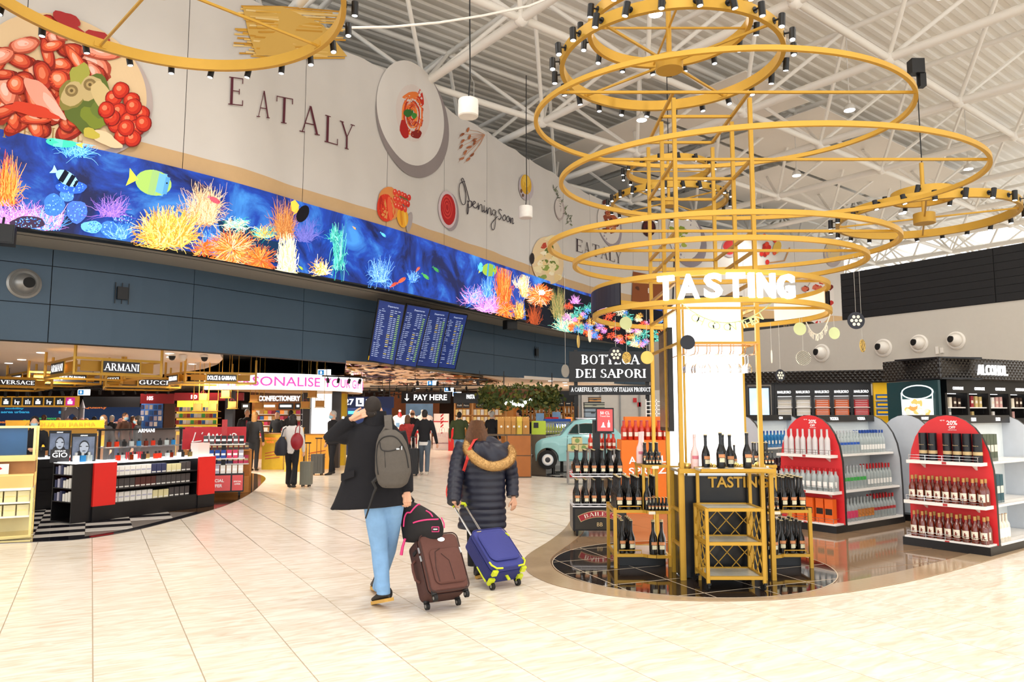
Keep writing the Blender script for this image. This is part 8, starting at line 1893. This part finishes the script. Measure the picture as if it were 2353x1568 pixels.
# backpack worn on the right shoulder
mat('pack_felt','57514B',rough=.9,var=.12,scale=40,bump=.1); mat('zip_dark','1C1A1A',rough=.6)
bp=thing('backpack','grey felt backpack hanging from one shoulder of the man in the black coat','backpack',M(902,1120,-.22)); secs=[]
for v,l,r_,ry in [(1122,878,922,.05),(1112,868,936,.085),(1085,861,945,.11),(1050,861,942,.115),(1018,864,934,.105),(1000,870,924,.085),(988,878,908,.05)]:
    a,b_=M(l,v,-.25),M(r_,v,-.25); secs.append((((a.x+b_.x)/2,Ym-.235,a.z),(b_.x-a.x)/2,ry))
mb=MB(); loft(mb,secs,32); remesh_job(mb,'bag',['pack_felt'],bp,.010,8)
def bpt(u,v):  # point on the bag's camera side
    p=M(u,v,-.25);
    for (c,rx,ry),(c2,rx2,ry2) in zip(secs,secs[1:]):
        if c[2]<=p.z<=c2[2]:f=(p.z-c[2])/(c2[2]-c[2]); cx=c[0]+(c2[0]-c[0])*f; rx_=rx+(rx2-rx)*f; ry_=ry+(ry2-ry)*f; q=min(.97,abs(p.x-cx)/rx_); return V((p.x,c[1]-ry_*math.sqrt(1-q*q)-.000,p.z))
    return V((p.x,Ym-.3,p.z))
MB().tube([bpt(*q) for q in smooth_line([(872,1090),(868,1060),(869,1030),(876,1012),(890,1003),(908,1003),(922,1015),(934,1040),(940,1075)],4)],.006,6).build('zip','zip_dark',bp,world=True); MB().tube([bpt(*q) for q in smooth_line([(876,1016),(880,1032),(895,1036),(915,1032),(924,1025)],4)],.005,6).build('pocket_seam','zip_dark',bp,world=True)
MB().tube([bpt(*q) for q in [(888,1036),(890,1070),(889,1118)]],.003,5).build('seam','zip_dark',bp,world=True); MB().obox(bpt(918,1031)+V((0,-.008,0)),.025,.004,.012).build('logo_tag','cap_silver',bp,world=True); MB().obox(bpt(926,1028)+V((0,-.010,-.004)),.008,.004,.03).build('zip_pull','cap_silver',bp,world=True)
st_=MB(); pts=[M(893,990,-.22),M(892,972,-.17),M(891,958,-.07),M(893,956,.04),M(900,985,.16)]
for i in range(len(pts)-1):st_.bar(pts[i],pts[i+1]+(pts[i+1]-pts[i]).normalized()*.01,.062,.016)
st_.build('shoulder_strap','pack_felt',bp,world=True); MB().tube([M(895,988,-.24),M(884,984,-.26),M(878,996,-.27)],.012,8).build('grab_loop','pack_felt',bp,world=True)
MB().tube([M(868,1098,-.2),M(858,1108,-.2),M(864,1122,-.2),M(858,1135,-.2),M(850,1160,-.2),M(840,1192,-.2)],[.02,.022,.014,.010,.008,.006],8).build('loose_strap','zip_dark',bp,world=True)
# ------------------------------------------------------------------ tilted suitcases
def tilted_case(w1,ux,th,wid,hei,dep,z0):
    h=V((-ux.y,ux.x,0)); s,c=math.sin(th),math.cos(th); uu=h*s+V((0,0,c)); nf=V((h.x*-c,h.y*-c,s)); o=w1+V((0,0,z0)); return o,uu,nf
def caseloc(o,ux,uu,nf):return lambda x,y,z:o+ux*x+nf*y+uu*z  # y: from back (0) to front
def rbox(L,x0,x1,y0,y1,z0,z1,r_,n=5):
    """box with rounded vertical outline (rounded in x-z)"""
    pts=[]
    for (cx,cz,a0) in ((x1-r_,z0+r_,-90),(x1-r_,z1-r_,0),(x0+r_,z1-r_,90),(x0+r_,z0+r_,180)):
        for i in range(n+1):a=math.radians(a0+90*i/n); pts.append((cx+r_*math.cos(a),cz+r_*math.sin(a)))
    mb=MB(); k=len(pts); e=.012; rows_=[(y0,-e),(y0+e,0),(y1-e,0),(y1,-e)]; vs=[]; mx,mz=(x0+x1)/2,(z0+z1)/2
    for y,g_ in rows_:
        for x,z in pts:vs.append(L(x+g_*(1 if x>mx else-1),y,z+g_*(1 if z>mz else-1)))
    fs=[(i*k+j,i*k+(j+1)%k,(i+1)*k+(j+1)%k,(i+1)*k+j) for i in range(3) for j in range(k)]; fs += [tuple(range(k-1,-1,-1)),tuple(3*k+j for j in range(k))]; mb.add(vs,fs); return mb
mat('case_brown','5E3A32',rough=.8,var=.1,scale=40,bump=.05); mat('case_brown2','4A2C26',rough=.8,var=.1,scale=40); mat('piping_brown','3A211C',rough=.6); mat('case_royal','3A3F86',rough=.75,var=.08,scale=40); mat('case_royal2','2E3270',rough=.75,var=.1,scale=40); mat('lime','D2DE2A',rough=.45)
ux=V((.85,.52,0)).normalized(); w1=V((-.765,6.38,0)); o,uu,nf=tilted_case(w1,ux,math.radians(33),.4,.56,.24,.055); L=caseloc(o,ux,uu,nf)
sc_=thing('suitcase','brown soft suitcase on four wheels leaning behind the man','suitcase',tuple(w1))
WB,HB,DB=.37,.51,.24
rbox(L,0,WB,0,DB*.72,0,HB,.05).build('body','case_brown2',sc_,world=True,smooth=True); rbox(L,.008,WB-.008,DB*.72,DB,.01,HB-.01,.05).build('front_section','case_brown',sc_,world=True,smooth=True); rbox(L,.06,WB-.02,DB,DB+.022,.06,HB*.72,.05).build('front_pocket','case_brown',sc_,world=True,smooth=True)
def outline(L,x0,x1,z0,z1,y,r_,n=5):
    pts=[]
    for (cx,cz,a0) in ((x1-r_,z0+r_,-90),(x1-r_,z1-r_,0),(x0+r_,z1-r_,90),(x0+r_,z0+r_,180)):
        for i in range(n+1):a=math.radians(a0+90*i/n); pts.append(L(cx+r_*math.cos(a),y,cz+r_*math.sin(a)))
    return pts
for y,m_ in ((.004,'piping_brown'),(DB*.72,'piping_brown'),(DB-.006,'piping_brown')):MB().tube(outline(L,.004,WB-.004,.004,HB-.004,y,.05),.006,6,closed=True).build('piping',m_,sc_,world=True)
MB().tube([L(*q) for q in [(.09,DB+.024,.08),(.085,DB+.024,.2),(.11,DB+.024,HB*.66),(.16,DB+.024,HB*.71)]],.004,6).build('seam','piping_brown',sc_,world=True); MB().tube([L(.16,DB+.024,HB*.62),L(.22,DB+.024,.25),L(.23,DB+.024,.08)],.003,5).build('seam','piping_brown',sc_,world=True)
mb=MB().lathe([(.0001,0),(.028,0),(.028,.004),(.0001,.004)],20,sx=1.2,sy=.7); Mx=Matrix(((ux.x,uu.x,nf.x,0),(ux.y,uu.y,nf.y,0),(ux.z,uu.z,nf.z,0),(0,0,0,1))); c=L(WB*.55,DB+.001,HB*.88); mb.xf(Matrix.Translation(c) @ Mx).build('badge','cap_silver',sc_,world=True)
for (x,z) in ((.05,HB*.80),(.045,HB*.66),(WB-.02,HB*.70)):a=L(x,DB*.86 if x<.1 else DB+.02,z); MB().bar(L(-.004 if x<.1 else x,DB*.84 if x<.1 else DB+.014,z),L(-.004 if x<.1 else x,DB*.86 if x<.1 else DB+.02,z-.05),.012).build('zip_pull','cap_silver',sc_,world=True)
MB().tube([L(-.004,DB*.35,HB*.30),L(-.035,DB*.35,HB*.35),L(-.04,DB*.35,HB*.5),L(-.035,DB*.35,HB*.62),L(-.004,DB*.35,HB*.67)],.012,8).build('side_handle','case_brown',sc_,world=True); MB().obox(L(-.006,DB*.5,HB*.78),.012,.03,.07,M=Mx.to_3x3()).build('lock','zip_dark',sc_,world=True)
def wheelset(L,x,y,r_,parent,drop):
    c=L(x,y,-.012); MB().tube([L(x,y,.03),c+V((0,0,-.0))],[.022,.026],10).build('wheel_mount','zip_dark',parent,world=True)
    w_=L(x,y,-.035); MB().tube([w_-ux*.014,w_+ux*.014],r_,18).build('wheel','rubber',parent,world=True,smooth=True); MB().tube([w_-ux*.016,w_+ux*.016],r_*.45,12).build('wheel_hub','grey_metal',parent,world=True)
for x in (.04,WB-.04):
    for y in (.03,DB-.03):wheelset(L,x,y,.030,sc_,0)
# black backpack with pink zips riding on the suitcase
mat('pack_black','1A1718',rough=.75,var=.15,scale=20); mat('zip_pink','E83E7E',rough=.5)
bq=thing('backpack','black backpack with pink zips sitting on top of the brown suitcase','backpack',M(965,1238,.25)); Yb=Ym+.22
def Mb(u,v,dy=0.0):return P(u,v,Yb+dy)
secs2=[]
for v,l,r_,ry in [(1246,929,1008,.06),(1236,925,1018,.10),(1215,922,1020,.115),(1195,920,1014,.11),(1178,919,996,.10),(1163,919,970,.08),(1154,921,950,.05)]:
    a,b_=Mb(l,v),Mb(r_,v); secs2.append((((a.x+b_.x)/2,Yb,a.z),(b_.x-a.x)/2,ry))
mb=MB(); loft(mb,secs2,28); remesh_job(mb,'bag',['pack_black'],bq,.010,6)
def bqt(u,v):
    p=Mb(u,v)
    for (c,rx,ry),(c2,rx2,ry2) in zip(secs2,secs2[1:]):
        if c[2]<=p.z<=c2[2]:f=(p.z-c[2])/(c2[2]-c[2]); cx=c[0]+(c2[0]-c[0])*f; rx_=rx+(rx2-rx)*f; ry_=ry+(ry2-ry)*f; q=min(.97,abs(p.x-cx)/rx_); return V((p.x,c[1]-ry_*math.sqrt(1-q*q)-.003,p.z))
    return p+V((0,-.08,0))
for pts in ([(930,1208),(932,1188),(938,1176),(946,1175),(952,1168),(960,1160),(966,1160)],[(953,1198),(965,1194),(985,1191),(1008,1192)],[(980,1172),(990,1178),(996,1186)]):MB().tube([bqt(*q) for q in smooth_line(pts,3)],.007,6).build('zip','zip_pink',bq,world=True)
c=bqt(1003,1213);
for k,(a,b_) in enumerate((((-.03,-.02),(.03,-.02)),((.03,-.02),(.03,.02)),((.03,.02),(-.03,.02)),((-.03,.02),(-.03,-.02)))):MB().bar(c+V((a[0],-.006,a[1])),c+V((b_[0],-.006,b_[1])),.006).build('badge_edge','zip_pink',bq,world=True)
MB().obox(c+V((0,-.005,0)),.036,.004,.012).build('badge','cap_silver',bq,world=True)
MB().tube([Mb(938,1160),Mb(936,1146),Mb(944,1142),Mb(950,1150),Mb(948,1160)],.010,8).build('grab_handle','pack_black',bq,world=True); MB().bar(Mb(926,1148,-.05),Mb(929,1158,-.05),.014).build('handle_trim','zip_pink',bq,world=True); MB().tube([Mb(931,1238,-.06),Mb(925,1258,-.07),Mb(922,1276,-.07)],[.010,.012,.014],6).build('buckle_strap','zip_pink',bq,world=True); MB().tube([Mb(1014,1190,-.03),Mb(1020,1202,-.03),Mb(1021,1214,-.03)],.006,6).build('strap_loop','zip_pink',bq,world=True)
# blue suitcase of the woman
ux=V((.8,.6,0)); w1=V((-.245,7.11,0)); o,uu,nf=tilted_case(w1,ux,math.radians(52),.38,.46,.2,.05); L=caseloc(o,ux,uu,nf); Mx=Matrix(((ux.x,uu.x,nf.x,0),(ux.y,uu.y,nf.y,0),(ux.z,uu.z,nf.z,0),(0,0,0,1)))
sb_=thing('suitcase','blue suitcase with lime trims pulled by the woman in the padded coat','suitcase',tuple(w1)); WB,HB,DB=.40,.50,.20
rbox(L,0,WB,0,DB*.7,0,HB,.06).build('body','case_royal2',sb_,world=True,smooth=True); rbox(L,.006,WB-.006,DB*.7,DB,.005,HB-.005,.06).build('front_section','case_royal',sb_,world=True,smooth=True); rbox(L,.03,WB-.03,DB,DB+.03,.08,HB-.06,.07).build('front_pocket','case_royal',sb_,world=True,smooth=True)
for y in (DB*.7,DB-.004):MB().tube(outline(L,.004,WB-.004,.004,HB-.004,y,.06),.005,6,closed=True).build('piping','case_royal2',sb_,world=True)
for x0,sg in ((0,1),(WB,-1)):
    MB().tube([L(x0+sg*.004,DB,.09),L(x0+sg*.004,DB+.004,.05),L(x0+sg*.04,DB+.004,.006),L(x0+sg*.11,DB,.002)],.009,6).build('corner_trim','lime',sb_,world=True); MB().obox(L(x0+sg*.035,DB*.75,-.004),.055,.025,.06,M=Mx.to_3x3()).build('bumper','lime',sb_,world=True); MB().obox(L(x0+sg*.035,DB*.22,-.008),.06,.03,.07,M=Mx.to_3x3()).build('bumper','lime',sb_,world=True)
    MB().tube([L(x0,.02,.02),L(x0,.02,.2)],.009,6).build('edge_trim','lime',sb_,world=True); wheelset(L,x0+sg*.05,.01,.034,sb_,0)
    MB().tube([L(WB/2-sg*.07,.03,HB-.05),L(WB/2-sg*.07,.03,1.00)],.009,8).build('rod','chrome',sb_,world=True); MB().tube([L(WB/2-sg*.07,.03,.8),L(WB/2-sg*.07,.03,HB)],.011,8).build('rod_sleeve','chrome',sb_,world=True)
MB().obox(L(WB*.5,DB*.45,-.004),.03,.10,.01,M=Mx.to_3x3()).build('foot','lime',sb_,world=True); MB().obox(L(WB*.22,DB+.002,HB-.03),.05,.008,.004,M=Mx.to_3x3()).build('logo','cap_gold',sb_,world=True); MB().bar(L(WB-.05,DB+.031,HB-.11),L(WB-.03,DB+.031,HB-.15),.012).build('zip_pull','lime',sb_,world=True)
MB().tube([L(WB/2-.07,.03,.985),L(WB/2-.075,.03,1.02),L(WB/2-.03,.03,1.035),L(WB/2+.03,.03,1.035),L(WB/2+.075,.03,1.02),L(WB/2+.07,.03,.985)],.016,10).build('grip','lime',sb_,world=True,smooth=True)
GRIP=L(WB/2-.02,.03,1.035)
# ------------------------------------------------------------------ foreground woman
mat('parka','1C1E2E',rough=.42,var=.12,scale=12,spec=.5); mat('fur','C8A066',rough=.9,var=.5,scale=60); mat('strap_red','E0403A',rough=.6); mat('scarf_teal','2A8AA8',rough=.8); mat('trouser_black','101014',rough=.85)
Yw=8.06
def Wm(u,v,dy=0.0):return P(u,v,Yw+dy)
wo=thing('person','woman in a long dark padded coat with fur hood walking away with a blue suitcase','person',(Wm(1100,1320).x,Yw,.0))
bd=MB(); head_parts(bd,Wm(1096,992),.98,-.2,0); loft(bd,[((Wm(1105,1150).x,Yw,.75),.15,.11),((Wm(1105,1100).x,Yw,1.0),.15,.11),((Wm(1105,1040).x,Yw,1.25),.16,.11),((Wm(1100,1015).x,Yw,1.38),.08,.07)],18); remesh_job(bd,'body',['skin'],wo,.011,3)
tr_=MB()
for (a,k,f) in ((Wm(1090,1205,0),Wm(1088,1258,.12),Wm(1086,1302,.2)),(Wm(1108,1205,0),Wm(1105,1266,-.2),Wm(1100,1320,-.42))):tr_.tube([a+V((0,0,.2)),a,k,f],[.095,.085,.07,.055],14)
remesh_job(tr_,'trousers',['trouser_black'],wo,.012,3)
shoe(Wm(1108,1326,-.44)+V((0,0,.01)),G(1092,1328,.008),wo); shoe(Wm(1088,1306,.18),Wm(1081,1305,.40),wo)
# padded coat: many ribbed sections
ctab=[(1214,1052,1162,.175),(1190,1056,1162,.175),(1160,1058,1161,.17),(1130,1060,1160,.165),(1100,1060,1160,.16),(1070,1058,1162,.155),(1045,1058,1164,.15),(1025,1062,1158,.13),(1012,1075,1146,.10),(1002,1085,1128,.075)]
co=MB(); secs=[];
for (v0,l0,r0,y0),(v1,l1,r1,y1) in zip(ctab,ctab[1:]):
    k=8
    for i in range(k):
        f=i/k; v=v0+(v1-v0)*f; a,b_=Wm(l0+(l1-l0)*f,v),Wm(r0+(r1-r0)*f,v); puff=.015*abs(math.sin((1214-v)/15.5*PI))**.6-.006
        secs.append((((a.x+b_.x)/2,Yw,a.z),(b_.x-a.x)/2+puff,y0+(y1-y0)*f+puff))
loft(co,secs,40); co.build('coat','parka',wo,world=True,smooth=True,ang=1.2)
def sleeve(pts,rs):
    mb=MB(); P_=[]; R_=[]; tot=0
    for i in range(len(pts)-1):
        L_=(pts[i+1]-pts[i]).length; k=max(4,int(L_/.011))
        for q in range(k):f=q/k; P_.append(pts[i].lerp(pts[i+1],f)); R_.append(rs[i]+(rs[i+1]-rs[i])*f+.008*abs(math.sin((tot+L_*f)/.068*PI))**.6-.004)
        tot += L_
    P_.append(pts[-1]); R_.append(rs[-1]); mb.tube(P_,R_,20); return mb
sleeve([Wm(1068,1020,.0),Wm(1054,1060,-.02),Wm(1046,1105,-.14),Wm(1042,1156,-.31)],[.095,.092,.080,.066]).build('sleeve','parka',wo,world=True,smooth=True,ang=1.2)
sleeve([Wm(1150,1022,.0),Wm(1168,1060,.0),Wm(1176,1098,.05),Wm(1178,1142,-.03)],[.09,.085,.072,.062]).build('sleeve','parka',wo,world=True,smooth=True,ang=1.2)
hd=MB(); hand(hd,Wm(1180,1146,-.03),(.05,.1,-1),(-.6,.6,0),.92,.35,0,1); remesh_job(hd,'hand',['skin'],wo,.005,2); hd=MB(); wl=Wm(1044,1154,-.31); hand(hd,wl,(GRIP-wl).normalized(),(.3,.9,-.2),.9,.9,0,-1); remesh_job(hd,'hand',['skin'],wo,.005,2)
# hood and fur
hp_=smooth_line([(1078,1012,-.02),(1074,1026,-.10),(1082,1042,-.17),(1100,1060,-.20),(1125,1071,-.20),(1150,1070,-.19),(1170,1058,-.15),(1176,1042,-.08),(1170,1028,-.02)],5); fur_path=[Wm(u,v,dy) for u,v,dy in hp_]
hm=MB(); apex=[Wm(1098,1006,-.02),Wm(1112,1008,-.06),Wm(1126,1012,-.05),Wm(1140,1016,-.02)]; n=len(fur_path)
rowsH=[]
for j in range(8):
    f=j/7; row_=[]
    for i,p in enumerate(fur_path):
        g_=i/(n-1); ap=apex[0].lerp(apex[-1],g_)+V((0,-.03*math.sin(g_*PI),.0)); q=p.lerp(ap,f); q += V((0,-.09*math.sin(f*PI)*math.sin(g_*PI)-.012*math.sin(g_*26+f*5),.05*math.sin(f*PI)*math.sin(g_*PI))); row_.append(q)
    rowsH.append(row_)
hm.add([p for r_ in rowsH for p in r_],[(j*n+i,j*n+i+1,(j+1)*n+i+1,(j+1)*n+i) for j in range(7) for i in range(n-1)]); hm.build('hood','parka',wo,world=True,smooth=True,ang=2)
fm=MB(); fm.tube(fur_path,[.036+.018*math.sin(PI*i/(n-1)) for i in range(n)],14); core=fm.build('fur_trim','fur',wo,world=True,smooth=True)
fh=MB()
for i in range(6500):
    t_=RND.random()*(n-1.001); k=int(t_); c=fur_path[k].lerp(fur_path[k+1],t_-k); tg=(fur_path[k+1]-fur_path[k]).normalized(); a=RND.uniform(0,2*PI); x=tg.cross(V((0,1,0))).normalized(); y=tg.cross(x); nr=x*math.cos(a)+y*math.sin(a); r_=.032+.018*math.sin(PI*t_/(n-1)); b_=c+nr*r_; tip=b_+(nr+tg*RND.uniform(-.5,.5)+V((0,0,-.5))).normalized()*RND.uniform(.014,.03); sd=tg.cross(nr).normalized()*.0022
    fh.add([b_-sd,b_+sd,tip],[(0,1,2)])
fh.build('fur_hairs','fur',core,loc=(0,0,0))['kind']='stuff'
# hair, scarf, red bag
hb=MB(); hc=Wm(1096,992); hb.ell((0,-.012,.03),.085,.098,.10,22,14); loft(hb,[((.0,-.03,.05),.088,.08),((.0,-.035,-.02),.105,.085),((.0,-.04,-.08),.118,.08),((.0,-.04,-.115),.11,.07)],28); hb.xf(Matrix.Translation(hc) @ Matrix.Scale(.98,4))
remesh_job(hb,'hair',['hair_brown'],wo,.010,3)
st_h=MB()
for i in range(260):
    a=RND.uniform(PI,2*PI) if i%4 else RND.uniform(0,2*PI); pts=[]
    for q in range(5):f=q/4; r_=(.06+.062*min(1,f*1.6)); pts.append(hc+V((r_*1.0*math.cos(a),-.03+r_*.85*math.sin(a),.115-.25*f+.0))+V((0,-.004,RND.uniform(-.006,.006))))
    st_h.tube(pts,[.004,.005,.005,.004,.002],4)
st_h.build('hair_strands','hair_brown',wo,world=True)['kind']='stuff'
loft(mb := MB(),[((Wm(1094,1012).x,Yw-.01,Wm(1094,1012).z-.02),.10,.085),((Wm(1094,1008).x,Yw-.01,Wm(1094,1008).z+.01),.085,.075)],22); mb.build('scarf','scarf_teal',wo,world=True,smooth=True)
rb_=thing('shoulder_bag','red shoulder bag worn by the woman in the padded coat','bag',Wm(1040,1155,.1)); MB().ell(Wm(1036,1130,.12),.055,.13,.11,18,12).build('bag','strap_red',rb_,world=True,smooth=True)
st_=MB(); pts=[Wm(1104,1003,-.08),Wm(1090,1012,-.16),Wm(1080,1030,-.20),Wm(1074,1055,-.19),Wm(1066,1080,-.14),Wm(1056,1105,.02),Wm(1040,1118,.1)]
for i in range(len(pts)-1):st_.bar(pts[i],pts[i+1]+(pts[i+1]-pts[i]).normalized()*.008,.034,.006)
st_.build('strap','strap_red',rb_,world=True)
# ------------------------------------------------------------------ grow all bodies and clothes into continuous skins
tmp=[]
for mb,name,mats_,parent,vox,sm,label in JOBS:
    me=mb.mesh(name,mats_); o=bpy.data.objects.new('grow',me); COL.objects.link(o); r_=o.modifiers.new('r','REMESH'); r_.mode='VOXEL'; r_.voxel_size=vox; s_=o.modifiers.new('s','SMOOTH'); s_.factor=.5; s_.iterations=sm; tmp.append(o)
bpy.context.view_layer.update(); dg=bpy.context.evaluated_depsgraph_get()
for (mb,name,mats_,parent,vox,sm,label),o in zip(JOBS,tmp):
    me=bpy.data.meshes.new_from_object(o.evaluated_get(dg)); me.name=name
    me.materials.clear()
    for m_ in mats_:me.materials.append(MATS[m_])
    if len(mats_)>1:
        bv=BVHTree.FromPolygons([V(p) for p in mb.v],mb.f); idx=[]
        for p in me.polygons:
            hit=bv.find_nearest(p.center); idx.append(mb.m[hit[2]] if hit[2] is not None else 0)
        me.polygons.foreach_set('material_index',idx)
    me.polygons.foreach_set('use_smooth',[True]*len(me.polygons)); me.update()
    ob=bpy.data.objects.new(name,me); COL.objects.link(ob); ob.parent=parent
    worldspace=parent in (man,wo,bp,bq)
    if worldspace:ob.location=-parent.location
for o in tmp:
    m_=o.data; bpy.data.objects.remove(o); bpy.data.meshes.remove(m_)
